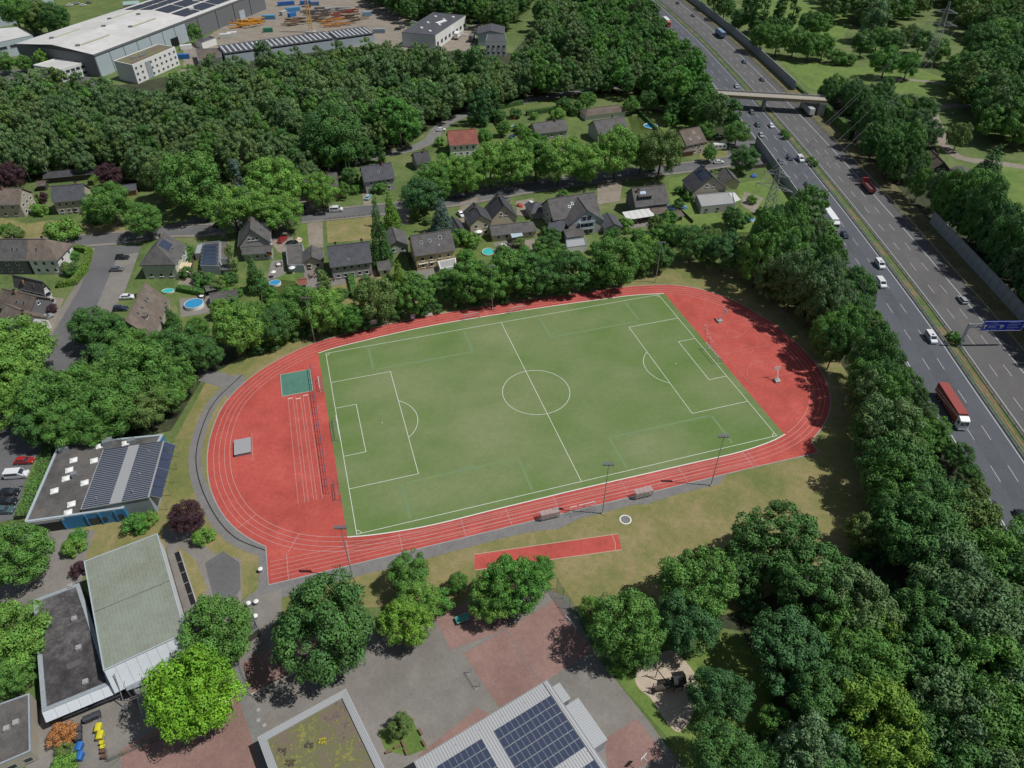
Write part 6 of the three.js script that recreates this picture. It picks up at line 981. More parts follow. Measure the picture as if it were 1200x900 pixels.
function noiseWall(label, off, z0, z1, h, mat, capMat) {
  const m = alongMid(z0, z1, off, 4), o = m[0], t = thing('noise_wall', label, 'noise barrier', [o[0], 0, o[1]]);
  for (let i = 0; i < m.length - 1; i++) {
    const a = m[i], b = m[i + 1], l = Math.hypot(b[0] - a[0], b[1] - a[1]), q = Math.atan2(b[0] - a[0], b[1] - a[1]), x = (a[0] + b[0]) / 2 - o[0], z = (a[1] + b[1]) / 2 - o[1];
    const k = mesh('panel', geoKey('nw' + h, () => box(0.16, h, 3.82, 0, h / 2, 0)), mat, t); k.position.set(x, 0, z); k.rotation.y = q; k.scale.z = l / 4;
    const c = mesh('coping', geoKey('nc' + h, () => box(0.34, 0.16, 4.02, 0, h + 0.08, 0)), capMat, t); c.position.set(x, 0, z); c.rotation.y = q; c.scale.z = l / 4;
    const s = mesh('post', geoKey('np' + h, () => box(0.3, h + 0.1, 0.26, 0, h / 2, 0)), M.galv, t); s.position.set(a[0] - o[0], 0, a[1] - o[1]); s.rotation.y = q;
  }
}
noiseWall('grey noise wall between the far carriageway and the lower trees', 26.2, -242, -40, 4.6, M.wallGrey, M.concrete);
noiseWall('grey noise wall behind the far carriageway beyond the footbridge', 24.5, -640, -392, 4.4, M.wallGrey, M.concrete);
noiseWall('noise wall on the estate side behind the pylon lawn', -18.6, -318, -240, 4, M.wallGrey, M.concrete);
{ const m = alongMid(-250, 20, -17.75, 6), o = m[0], t = thing('concrete_barrier', 'pale concrete barrier between the carriageway and the tree belt', 'barrier', [o[0], 0, o[1]]); for (let i = 0; i < m.length - 1; i++) { const a = m[i], b = m[i + 1], l = Math.hypot(b[0] - a[0], b[1] - a[1]), k = mesh('barrier_block', geoKey('cbb', () => profile([[-0.3, 0], [-0.12, 0.4], [-0.1, 0.95], [0.1, 0.95], [0.12, 0.4], [0.3, 0]], 5.9, 0.02)), M.concrete, t); k.position.set((a[0] + b[0]) / 2 - o[0], Y.floor, (a[1] + b[1]) / 2 - o[1]); k.rotation.y = Math.atan2(b[0] - a[0], b[1] - a[1]); k.scale.z = l / 6; } }
// road bridge
{
  const A = G(832, 108.5, 6.6), B = G(968, 116.5, 6.6), d = B.clone().sub(A), l = d.length(), t = thing('road_bridge', 'narrow concrete bridge crossing the motorway', 'bridge', [(A.x + B.x) / 2, 0, (A.z + B.z) / 2], Math.atan2(-d.z, d.x));
  mesh('deck', box(l, 0.9, 7.4, 0, 6.1, 0), M.beige, t);
  mesh('road_surface', box(l, 0.06, 5.8, 0, 6.58, 0), M.beige, t);
  for (const s of [-1, 1]) { mesh('parapet', box(l, 0.7, 0.35, 0, 6.85, s * 3.7), s > 0 ? flat(0.36, 0.28, 0.14) : M.concrete, t); mesh('handrail', merged([bar([-l / 2, 7.6, s * 3.7], [l / 2, 7.6, s * 3.7], 0.05), ...Array.from({ length: 22 }, (_, i) => bar([-l / 2 + (i + 0.5) * l / 22, 7.1, s * 3.7], [-l / 2 + (i + 0.5) * l / 22, 7.6, s * 3.7], 0.03))]), M.galv, t); }
  const pier = G(893, 127), px = pier.x - (A.x + B.x) / 2; mesh('pier', box(1.1, 5.7, 5.4, px, 2.85, 0), M.concrete, t);
  mesh('edge_beam', box(l * 0.3, 0.5, 0.2, px, 5.9, 3.95), M.cladDark, t);
  for (const s of [-1, 1]) mesh('abutment', box(3, 5.7, 8.4, s * (l / 2 - 1.5), 2.85, 0), M.concrete, t);
}
// overhead sign on its cantilever
{
  const p = G(1123, 406), t = thing('gantry_sign', 'blue motorway direction sign on a cantilever gantry', 'road sign', [p.x, 0, p.z], 0.02);
  mesh('post', merged([box(0.55, 8.2, 0.55, 0, 4.1, 0)]), M.steel, t);
  mesh('beam', merged([box(17, 0.32, 0.32, 8.3, 7.9, 0), box(17, 0.32, 0.32, 8.3, 6.9, 0), ...Array.from({ length: 9 }, (_, i) => box(0.16, 0.8, 0.16, 1 + i * 1.9, 7.4, 0))]), M.steel, t);
  const b = mesh('sign_panel', box(12, 3.5, 0.16, 9.6, 7.5, 0.34), flat(0.014, 0.04, 0.42, 0.5), t);
  mesh('panel_border', merged([box(11.8, 0.1, 0.04, 9.6, 9.1, 0.43), box(11.8, 0.1, 0.04, 9.6, 5.9, 0.43), box(0.1, 3.1, 0.04, 3.75, 7.5, 0.43), box(0.1, 3.1, 0.04, 15.45, 7.5, 0.43)]), M.white, b);
  const arrow = (x, s = 1) => { const sh = new THREE.Shape([[-0.1, -0.7], [0.1, -0.7], [0.1, 0.3], [0.36, 0.1], [0.36, 0.35], [0, 0.75], [-0.36, 0.35], [-0.36, 0.1], [-0.1, 0.3]].map((q) => new THREE.Vector2(q[0] * s, q[1] * s))); const g = new THREE.ShapeGeometry(sh); g.translate(x, 7.3, 0.44); mesh('arrow', g, M.white, b); };
  arrow(4.5, 1.2); arrow(9.1, 1); arrow(9.7, 0.8);
  for (const [x, y, w, h] of [[7, 8.6, 1.8, 0.18], [6.9, 7.9, 3.4, 0.18], [6.6, 7.2, 2.3, 0.5], [5.6, 6.4, 0.8, 0.16], [6.8, 6.4, 0.5, 0.4], [7.9, 6.4, 0.8, 0.16], [12.6, 8.7, 3, 0.18], [12.8, 8.1, 3.6, 0.18], [12.4, 7.5, 3, 0.18], [12.7, 6.9, 3.4, 0.18], [12.2, 6.3, 2.4, 0.18]]) mesh('text_line', box(w, h, 0.02, x, y, 0.435), flat(0.2, 0.25, 0.55, 0.6), b);
  mesh('footing', box(1.2, 0.5, 1.2, 0, 0.25, 0), M.concrete, t);
}
for (const [x, y, w, h, l] of [[889, 66, 2.2, 3, 'pale rectangular sign board at the upper noise wall'], [1002, 170, 3.6, 4.4, 'grey sign back standing on the verge before the trees']]) { const p = G(x, y), t = thing('road_sign', l, 'road sign', p, 0.3); for (const s of [-1, 1]) mesh('post', bar([s * w * 0.35, 0, 0], [s * w * 0.35, 2.4 + h, 0], 0.07), M.steel, t); mesh('sign_panel', box(w, h, 0.1, 0, 2.2 + h / 2, 0.1), M.concrete, t); }
// ---------------------------------------------------------------- vehicles (forward is +x)
const paint = (r, g, b) => new THREE.MeshPhysicalMaterial({ color: rgb(r, g, b), roughness: 0.35, clearcoat: 0.7, clearcoatRoughness: 0.1 });
const PAINT = { black: paint(0.012, 0.013, 0.016), navy: paint(0.02, 0.03, 0.06), white: paint(0.72, 0.73, 0.74), silver: paint(0.36, 0.38, 0.4), grey: paint(0.12, 0.13, 0.14), red: paint(0.36, 0.02, 0.02), teal: paint(0.06, 0.11, 0.12), blue: paint(0.03, 0.08, 0.24), sky: paint(0.35, 0.5, 0.6), plum: paint(0.05, 0.045, 0.08), maroon: paint(0.2, 0.025, 0.03), police: paint(0.1, 0.28, 0.5) };
const lampMat = flat(0.7, 0.72, 0.75, 0.2), tailMat = flat(0.35, 0.01, 0.01, 0.3);
function frustum(x0, x1, z, y0, X0, X1, Z, y1) { const a = [[x0, y0, z], [x1, y0, z], [x1, y0, -z], [x0, y0, -z]], b = [[X0, y1, Z], [X1, y1, Z], [X1, y1, -Z], [X0, y1, -Z]], f = [[...b]]; for (let i = 0; i < 4; i++) f.push([a[i], a[(i + 1) % 4], b[(i + 1) % 4], b[i]]); return polyGeo(f); }
const wheelGeo = (r, w) => { const g = new THREE.CylinderGeometry(r, r, w, 16); g.rotateX(Math.PI / 2); return g; };
function wheels(t, xs, z, r, w = 0.22) { for (const x of xs) for (const s of [-1, 1]) { const k = mesh('wheel', geoKey('wh' + r + w, () => wheelGeo(r, w)), M.rubber, t); k.position.set(x, r, s * z); mesh('rim', geoKey('ri' + r, () => wheelGeo(r * 0.62, 0.05)), M.steel, k).position.z = s * w * 0.45; } }
const headingTurn = (z, towards) => { const a = turnAt(z); return towards ? Math.atan2(-Math.cos(a), Math.sin(a)) : Math.atan2(Math.cos(a), -Math.sin(a)); };
function lights(t, xf, xr, y, z) { for (const s of [-1, 1]) { mesh('headlight', geoKey('hl', () => box(0.1, 0.16, 0.36)), lampMat, t).position.set(xf, y, s * z); mesh('tail_light', geoKey('tl', () => box(0.08, 0.16, 0.32)), tailMat, t).position.set(xr, y + 0.08, s * z); } }
function car(col, label, pos, turn, group, est = 0) {
  const t = thing('car', label, 'car', pos, turn, group), P = PAINT[col];
  mesh('body', geoKey('cb', () => profile([[-2.1, 0.3], [-2.14, 0.78], [-2, 0.93], [0.95, 0.93], [2, 0.74], [2.13, 0.55], [2.08, 0.3]], 1.78)), P, t);
  mesh('window_glass', geoKey('cg' + est, () => frustum(est ? -2.05 : -1.85, 1.1, 0.8, 0.96, est ? -1.85 : -1.25, 0.3, 0.62, 1.42)), M.glass, t);
  mesh('roof', geoKey('cr' + est, () => profile(est ? [[-1.92, 1.4], [-1.88, 1.47], [0.3, 1.47], [0.4, 1.4]] : [[-1.34, 1.4], [-1.25, 1.47], [0.3, 1.47], [0.4, 1.4]], 1.3, 0.04)), P, t);
  const pl = geoKey('cp' + est, () => { const l = []; for (const s of [-1, 1]) { l.push(bar([1.1, 0.95, s * 0.8], [0.32, 1.42, s * 0.62], 0.035), bar([est ? -2.02 : -1.85, 0.95, s * 0.8], [est ? -1.85 : -1.25, 1.42, s * 0.62], 0.05), bar([-0.4, 0.95, s * 0.81], [-0.4, 1.42, s * 0.63], 0.035)); } return merged(l); });
  mesh('pillars', pl, P, t); wheels(t, [-1.3, 1.35], 0.8, 0.32); lights(t, 2.12, -2.12, 0.62, 0.62);
  for (const s of [-1, 1]) mesh('mirror', geoKey('mi', () => box(0.12, 0.12, 0.2)), P, t).position.set(0.85, 1, s * 0.98);
  return t;
}
function van(col, label, pos, turn, group, low) {
  const t = thing('van', label, 'van', pos, turn, group), P = PAINT[col];
  mesh('body', geoKey('vb', () => profile([[-2.5, 0.35], [-2.5, 1.85], [-2.38, 2.02], [0.9, 2.02], [1.55, 1.28], [2.35, 1.02], [2.5, 0.8], [2.48, 0.35]], 1.94)), P, t);
  if (low) mesh('lower_band', geoKey('vl', () => box(4.96, 0.5, 1.99, 0, 0.72, 0)), PAINT[low], t);
  mesh('windscreen', geoKey('vw', () => { const g = box(0.06, 0.92, 1.6); g.rotateZ(0.72); g.translate(1.3, 1.66, 0); return g; }), M.glass, t);
  for (const s of [-1, 1]) mesh('side_window', geoKey('vs', () => box(2.9, 0.5, 0.05)), M.glass, t).position.set(-0.7, 1.6, s * 0.97);
  mesh('rear_window', geoKey('vr', () => box(0.06, 0.55, 1.4)), M.glass, t).position.set(-2.56, 1.58, 0);
  wheels(t, [-1.55, 1.55], 0.86, 0.35); lights(t, 2.5, -2.55, 0.75, 0.7);
  if (low) mesh('roof_hatch', box(0.7, 0.06, 0.6, 0.2, 2.1, 0), M.dark, t);
  return t;
}
function lorry(o) {
  const t = thing('lorry', o.label, 'lorry', o.pos, o.turn), L = o.len, P = o.cab;
  mesh('cab', profile([[0, 0.6], [0, 3.4], [0.35, 3.5], [1.5, 3.05], [1.85, 2], [1.95, 0.6]], 2.45, 0.1), P, t);
  mesh('windscreen', (() => { const g = box(0.06, 1, 2.1); g.rotateZ(0.3); g.translate(1.86, 2.4, 0); return g; })(), M.glass, t);
  for (const s of [-1, 1]) mesh('side_window', box(0.9, 0.8, 0.05, 1, 2.3, s * 1.24), M.glass, t);
  mesh('chassis', box(L + 1.4, 0.3, 1.2, -L / 2 + 0.4, 0.85, 0), M.dark, t);
  if (o.flat) { mesh('load_bed', box(L, 0.25, 2.45, -L / 2 - 0.3, 1.2, 0), o.box, t); for (const s of [-1, 1]) mesh('side_board', box(L, 1, 0.1, -L / 2 - 0.3, 1.8, s * 1.2), o.box, t); for (const x of [-0.4, -L - 0.25]) mesh('end_board', box(0.1, 1, 2.4, x, 1.8, 0), o.box, t); mesh('load', box(L - 0.6, 0.3, 2.1, -L / 2 - 0.3, 1.5, 0), flat(0.12, 0.06, 0.06), t); }
  else { mesh('cargo_box', profile([[-L - 0.3, 1.15], [-L - 0.3, 3.95], [-0.35, 3.95], [-0.35, 1.15]], 2.52, 0.04), o.box, t); mesh('rear_doors', merged([box(0.04, 2.6, 1.15, -L - 0.36, 2.55, 0.6), box(0.04, 2.6, 1.15, -L - 0.36, 2.55, -0.6)]), o.rear || o.box, t);
    const r = []; for (let x = -0.8; x > -L; x -= 1.2) r.push(box(0.06, 0.04, 2.4, x, 3.98, 0)); mesh('roof_rib', merged(r), o.box, t); }
  wheels(t, o.short ? [1.1, -L + 0.8] : [1.1, -0.9, -L + 1, -L + 2.2, -L + 3.4], 1.05, 0.5, 0.32); lights(t, 1.96, -L - 0.35, 0.95, 0.9);
  return t;
}
const onRoad = (x, y, towards, f) => { const p = G(x, y, 0.7); p.y = Y.path; return f(p, headingTurn(p.z, towards)); };
const drive = (k, col, x, y, towards, label, low) => onRoad(x, y, towards, (p, q) => (k === 'van' ? van(col, label, p, q, undefined, low) : car(col, label, p, q, undefined, k === 'estate' ? 1 : 0)));
drive('van', 'white', 1091, 396, true, 'white and blue police van driving near the gantry sign', 'police');
drive('van', 'white', 1031, 310, true, 'white and blue police van driving ahead of the plain white van', 'police');
drive('van', 'white', 1032.5, 332, true, 'plain white van driving behind a police van');
drive('van', 'white', 938, 186.5, true, 'white and blue van driving beside the dark plum car', 'police');
drive('estate', 'plum', 925.5, 184.5, true, 'dark plum estate car driving beside the white and blue van');
drive('car', 'grey', 914.5, 189.5, true, 'grey car driving next to the noise wall end');
drive('car', 'teal', 947, 216.5, true, 'dark teal car driving in the middle lane behind the white lorry');
drive('car', 'navy', 945.5, 231, true, 'navy car driving directly behind the white lorry');
drive('car', 'navy', 990, 275, true, 'navy car driving just ahead of the white lorry');
drive('car', 'teal', 888, 146, true, 'teal car driving below the bridge in the middle lane');
drive('car', 'white', 904, 147, true, 'white car driving in the fast lane below the bridge');
drive('car', 'grey', 881, 131, true, 'grey car leaving the bridge shadow');
drive('car', 'silver', 892, 158, true, 'silver car half hidden by the embankment trees');
drive('car', 'silver', 863, 101, true, 'silver car approaching the bridge');
drive('car', 'black', 1198, 606, true, 'black car at the lower end of the motorway');
drive('estate', 'silver', 1128, 351, false, 'silver people carrier driving away beside the gantry sign');
drive('car', 'navy', 893, 93, false, 'navy car driving away just beyond the bridge');
drive('car', 'blue', 872, 72, false, 'blue car driving away ahead of the navy car');
drive('car', 'black', 812, 18, false, 'black car driving away in the tree shade');
drive('car', 'black', 794, 3, false, 'black car at the far end of the motorway');
onRoad(1124, 497, true, (p, q) => lorry({ label: 'articulated lorry with white cab and red container', pos: p, turn: q, len: 12.4, cab: PAINT.white, box: flat(0.3, 0.06, 0.05, 0.7) }));
onRoad(977, 267, true, (p, q) => lorry({ label: 'long white box lorry driving past the slim upright trees', pos: p, turn: q, len: 11.5, cab: PAINT.white, box: flat(0.74, 0.75, 0.75, 0.5) }));
onRoad(783, 30, true, (p, q) => lorry({ label: 'lorry with white tank and orange cab among the far trees', pos: p, turn: q, len: 10, cab: flat(0.45, 0.12, 0.05, 0.5), box: flat(0.7, 0.72, 0.72, 0.5) }));
onRoad(841, 39, false, (p, q) => lorry({ label: 'blue-grey curtain lorry driving away beyond the bridge', pos: p, turn: q, len: 11, cab: PAINT.blue, box: flat(0.22, 0.3, 0.42, 0.6), rear: flat(0.12, 0.17, 0.28) }));
onRoad(941, 126, false, (p, q) => lorry({ label: 'white roofed box lorry with dark sides just below the bridge', pos: p, turn: q, len: 11.5, cab: PAINT.grey, box: flat(0.42, 0.45, 0.47, 0.6), rear: M.white }));
onRoad(1013, 216, false, (p, q) => lorry({ label: 'red tipper lorry driving away in the tree shade', pos: p, turn: q, len: 8, cab: PAINT.maroon, box: PAINT.maroon, flat: true, short: true }));
// parked
const park = (k, col, x, y, deg, label) => { const p = G(x, y, 0.6); p.y = Y.path + 0.03; const q = THREE.MathUtils.degToRad(deg); return k === 'van' ? van(col, label, p, q) : car(col, label, p, q, undefined, k === 'estate' ? 1 : 0); };
park('estate', 'black', 143.5, 301.5, 3, 'black estate car at the upper end of the parking strip');
park('car', 'grey', 136.5, 315.5, 3, 'dark grey saloon on the parking strip below the black estate car');
park('car', 'white', 149, 348, 5, 'white car on the parking strip beside the long brown roof');
park('estate', 'navy', 141.5, 361.5, 3, 'navy estate car at the lower end of the parking strip');
park('car', 'silver', 54, 372, 60, 'blue-grey car in front of the small white house');
park('car', 'red', 28.5, 540, 5, 'red car in the club hall car park');
park('van', 'white', 20, 556.5, 6, 'white minibus in the club hall car park');
park('car', 'black', 11, 577, 3, 'black car beside the white minibus');
park('car', 'black', 8.5, 587.5, 3, 'black car in the middle of the dark parked row by the minibus');
park('car', 'teal', 4.5, 598, 3, 'dark teal car at the lower end of the club hall car park');
park('van', 'white', 394, 246, 6, 'white panel van parked on the residential street');
park('car', 'black', 375, 250, 8, 'black car parked behind the white panel van');
park('car', 'sky', 431.5, 231, 80, 'pale blue car on the drive of the slate roofed house');
park('car', 'red', 331, 281, 70, 'red car on the drive beside the tall grey gabled house');
park('car', 'plum', 357, 241, 85, 'plum coloured car under the round street tree');
park('car', 'black', 342, 285, 40, 'black car squeezed in front of the flat double garage');
park('car', 'black', 257, 264, 10, 'black car under the trees on the residential street');
park('car', 'navy', 539, 230, 10, 'navy car on the pavement drive beneath the street limes');
park('car', 'white', 540, 251, -60, 'white car beside the small garage with steep roof');
park('car', 'grey', 592, 233, -50, 'grey car behind the cream gabled house');
park('car', 'white', 623, 239, -50, 'white car beside the hipped dark garage');
park('car', 'white', 842.5, 190, 8, 'white car on the verge below the caravan');
park('car', 'black', 762, 199, 8, 'black car in the shade at the end of the lime row');
park('car', 'white', 517, 152, 12, 'white car on the back street beside the red roofed house');
park('car', 'white', 1068, 172, 20, 'white car among the trees near the brown gabled house');
park('car', 'silver', 1118, 221, 60, 'silver car in front of the brown gabled house');
{
  const p = G(843, 172, 1.2), t = thing('caravan', 'white caravan beside the skylight house', 'caravan', [p.x, Y.lawn, p.z], 0.1);
  mesh('body', profile([[-3, 0.5], [-3.1, 1.8], [-2.8, 2.6], [2.7, 2.6], [3.1, 1.7], [2.9, 0.5]], 2.3, 0.12), PAINT.white, t);
  for (const x of [-1.8, 0, 1.9]) mesh('window', box(1.1, 0.6, 0.06, x, 1.7, 1.15), M.glass, t);
  wheels(t, [0], 1, 0.32); mesh('drawbar', bar([3, 0.5, 0], [4.3, 0.45, 0], 0.05), M.steel, t);
}
// works yard: containers, steel, crane, parked lorries
{
  const cont = (x, y, deg, r, g, b, label, w = 6.1) => { const p = G(x, y, 1.3), t = thing('container', label, 'container', [p.x, Y.path, p.z], THREE.MathUtils.degToRad(deg), 'yard containers'), m = flat(r, g, b, 0.6); mesh('body', box(w, 2.5, 2.44, 0, 1.3, 0), m, t); const l = []; for (let i = 0; i < 14; i++) for (const s of [-1, 1]) l.push(box(0.12, 2.2, 0.06, -w / 2 + (i + 0.5) * w / 14, 1.3, s * 1.24)); mesh('corrugation', merged(l), m, t); mesh('doors', merged([box(0.06, 2.3, 1.1, w / 2 + 0.02, 1.3, 0.58), box(0.06, 2.3, 1.1, w / 2 + 0.02, 1.3, -0.58)]), M.steel, t); };
  cont(335, 4, 20, 0.03, 0.12, 0.36, 'dark blue site container behind the steel stacks', 12); cont(343, 11, 25, 0.06, 0.25, 0.5, 'light blue site container beside the dark blue one', 10); cont(315, 20, 5, 0.08, 0.3, 0.5, 'blue roofed container beside the orange steel', 9); cont(342, 17, 60, 0.03, 0.15, 0.42, 'blue container standing crosswise in the yard'); cont(332, 15, 70, 0.4, 0.42, 0.42, 'grey container end beside the blue ones'); cont(358, 3, 10, 0.04, 0.15, 0.4, 'blue container behind the crane mast', 8); cont(369, 4, 10, 0.12, 0.2, 0.34, 'grey-blue container beside the crane mast'); cont(430, 16, 20, 0.2, 0.3, 0.42, 'pale blue container at the yard track'); cont(288, 14, 20, 0.45, 0.1, 0.05, 'orange container at the warehouse gate', 6); cont(267, 25, 30, 0.42, 0.08, 0.04, 'red-orange container against the dark warehouse wall', 6); cont(314, 35, 10, 0.04, 0.22, 0.14, 'green container beside the orange steel'); cont(214, 66, 10, 0.03, 0.14, 0.4, 'blue container beside the white office', 8); cont(218, 55, 30, 0.68, 0.68, 0.66, 'white container behind the white office', 7); cont(264, 42, 15, 0.6, 0.62, 0.6, 'white container beside the row of garage doors', 7); cont(272, 40, 15, 0.7, 0.7, 0.68, 'taller white container in the works yard', 6); cont(444, 36, 5, 0.25, 0.32, 0.38, 'grey-blue container at the end of the store halls', 8);
  for (const [x, y, n, mt, label] of [[297, 28, 16, flat(0.55, 0.24, 0.02, 0.6), 'stack of orange steel frames beside the yard road'], [286, 30, 8, flat(0.5, 0.22, 0.03, 0.6), 'smaller stack of orange steel frames'], [390, 28, 14, flat(0.4, 0.17, 0.04, 0.7), 'pile of orange crane sections behind the store hall'], [404, 18, 12, flat(0.2, 0.05, 0.03, 0.7), 'pile of rust red steel sections'], [375, 22, 14, M.trunk, 'heap of grey-brown scrap parts beside the mast'], [350, 26, 14, M.wood, 'heap of brown timber and steel in the yard'], [415, 24, 10, M.wood, 'pile of yard timber near the yard track'], [370, 14, 12, M.roofSlate, 'rows of dark steel parts in the yard'], [395, 12, 10, M.concrete, 'rows of pale steel parts in the yard']]) {
    const p = G(x, y), t = thing('steel_stack', label, 'steel stack', [p.x, Y.path, p.z], 0.3); seed = x * 7 + y;
    for (let i = 0; i < n; i++) { const k = mesh('beam', box(rr(4, 11), rr(0.4, 0.9), rr(0.5, 1.4)), mt, t); k.position.set(rr(-7, 7), rr(0.4, 2.4), rr(-9, 9)); k.rotation.y = rr(-0.5, 0.5); }
  }
  const p = G(365, 38), t = thing('crane_mast', 'tall yellow lattice crane mast in the works yard', 'crane', [p.x, 0, p.z]), H = 34, w = 0.9, l = [], ym = flat(0.6, 0.32, 0.03, 0.5);
  for (const [a, b] of [[-w, -w], [w, -w], [w, w], [-w, w]]) l.push(bar([a, 0, b], [a * 0.8, H, b * 0.8], 0.16));
  mesh('mast_legs', merged(l), ym, t); const br = []; for (let y = 0; y < H; y += 1.8) for (const s of [-1, 1]) br.push(bar([-w, y, s * w], [w, y + 1.8, s * w], 0.09), bar([s * w, y, w], [s * w, y + 1.8, -w], 0.09)); mesh('bracing', merged(br), ym, t); mesh('base', box(6, 1, 6, 0, 0.5, 0), M.concrete, t);
  for (const [x, y, c, l2] of [[537, 44, 'white', 'white lorry beside the workshop wall'], [554, 47, 'grey', 'dark lorry beside the white two storey office']]) { const q = G(x, y); lorry({ label: l2, pos: [q.x, Y.path, q.z], turn: 1.4, len: 6, cab: PAINT[c], box: c === 'white' ? M.white : M.cladDark, short: true }); }
  for (const [x, y, c, l2] of [[466, 34, 'black', 'black car beside the workshop'], [471, 32, 'grey', 'grey car parked beside the workshop'], [478, 29, 'navy', 'navy car in the workshop parking row'], [484, 26, 'silver', 'silver car at the end of the workshop parking row'], [543, 41, 'white', 'white car behind the white lorry'], [558, 27, 'black', 'black car in the workshop yard'], [455, 14, 'silver', 'silver car on the yard track'], [463, 16, 'white', 'white car on the yard track'], [82, 6, 'white', 'white car in the far car park by the field'], [90, 4, 'silver', 'silver car in the far car park by the field'], [97, 6, 'white', 'white van-like car in the far car park'], [104, 3, 'grey', 'grey car in the far car park'], [18, 15, 'white', 'white car beside the blue-grey hall']]) park('car', c, x, y, 20, l2);
}
// ---------------------------------------------------------------- sports ground furniture
function floodlight(x, y, h, turn, label) {
  const p = G(x, y), t = thing('floodlight', label, 'floodlight', p, turn);
  mesh('pole', bar([0, 0, 0], [0, h, 0], 0.14, 10, 0.07), M.galv, t);
  mesh('crossbar', box(2.6, 0.12, 0.12, 0, h - 0.3, 0), M.galv, t);
  for (let i = 0; i < 4; i++) { const k = mesh('lamp', box(0.5, 0.62, 0.24, 0, 0, 0), M.cladDark, t); k.position.set((i - 1.5) * 0.66, h + 0.1, 0.18); k.rotation.x = 0.9; mesh('lens', box(0.42, 0.54, 0.03, 0, 0, 0.13), M.glass, k); }
  mesh('footing', box(0.6, 0.3, 0.6, 0, 0.12, 0), M.concrete, t);
}
floodlight(413.3, 676, 16.2, Math.PI, 'floodlight mast standing where the home straight begins');
floodlight(706, 602, 16.2, Math.PI, 'floodlight mast between the two team shelters');
floodlight(833, 569, 16.2, Math.PI, 'floodlight mast beside the far end of the home straight');
floodlight(369, 400, 15.5, 0, 'floodlight mast behind the track near the green pit');
floodlight(577, 362, 15.5, 0, 'floodlight mast in the tree row opposite the centre circle');
floodlight(768, 331, 15, 0, 'floodlight mast on the lawn behind the far bend');
const netMat = flat(0.24, 0.3, 0.28, 0.9);
function goal(label, pos, turn, w, h, d, postMat = M.white, net = true, r = 0.06) {
  const t = thing('goal', label, 'goal', pos, turn), b = (a, c, q = r) => bar(a, c, q, 8);
  for (const s of [-1, 1]) mesh('post', b([s * w / 2, 0, 0], [s * w / 2, h, 0]), postMat, t);
  mesh('crossbar', b([-w / 2, h, 0], [w / 2, h, 0]), postMat, t);
  mesh('ground_frame', merged([b([-w / 2, 0.04, 0], [-w / 2, 0.04, -d], 0.035), b([w / 2, 0.04, 0], [w / 2, 0.04, -d], 0.035), b([-w / 2, 0.04, -d], [w / 2, 0.04, -d], 0.035)]), M.steel, t);
  mesh('net_stays', merged([b([-w / 2, h, 0], [-w / 2, h * 0.9, -d * 0.4], 0.025), b([w / 2, h, 0], [w / 2, h * 0.9, -d * 0.4], 0.025), b([-w / 2, h * 0.9, -d * 0.4], [-w / 2, 0.04, -d], 0.025), b([w / 2, h * 0.9, -d * 0.4], [w / 2, 0.04, -d], 0.025), b([-w / 2, h * 0.9, -d * 0.4], [w / 2, h * 0.9, -d * 0.4], 0.025)]), M.steel, t);
  if (net) { const l = [], q = 0.008; for (let x = -w / 2; x <= w / 2 + 0.01; x += 0.3) l.push(bar([x, h, 0], [x, h * 0.9, -d * 0.4], q, 3), bar([x, h * 0.9, -d * 0.4], [x, 0.05, -d], q, 3)); for (let f = 0; f <= 1; f += 0.125) l.push(bar([-w / 2, h * 0.9 * (1 - f), -d * (0.4 + 0.6 * f)], [w / 2, h * 0.9 * (1 - f), -d * (0.4 + 0.6 * f)], q, 3)); mesh('net', merged(l), netMat, t); }
  return t;
}
const faceU = (s) => -YAW + (s > 0 ? Math.PI / 2 : -Math.PI / 2);   // goals look along +u (s > 0) or -u
goal('white football goal at the pitch end beside the green pit', F3(-53, 0, Y.line), faceU(1), 7.32, 2.44, 2);
goal('white football goal at the pitch end before the ball court', F3(53, 0, Y.line), faceU(-1), 7.32, 2.44, 2);
goal('green framed small goal parked behind the goal line', F3(-55.2, 20.6, Y.line), faceU(1), 5, 2, 1.6, flat(0.05, 0.13, 0.09));
goal('grey small goal parked on the far straight near the banners', (() => { const p = G(553, 374); p.y = Y.track; return p; })(), -YAW + 0.02, 5, 2, 1.4, flat(0.45, 0.42, 0.42));
goal('grey small goal parked on the far straight opposite the centre', (() => { const p = G(606, 366); p.y = Y.track; return p; })(), -YAW + 0.02, 5, 2, 1.4, flat(0.45, 0.42, 0.42));
goal('white small goal parked on the home straight between the shelters', (() => { const p = G(682, 598); p.y = Y.track; return p; })(), -YAW + Math.PI, 6, 2, 1.4);
goal('slim white goal frame parked beside the green pit', F3(-56, -19.5, Y.track), faceU(-1), 5, 1.6, 0.9);
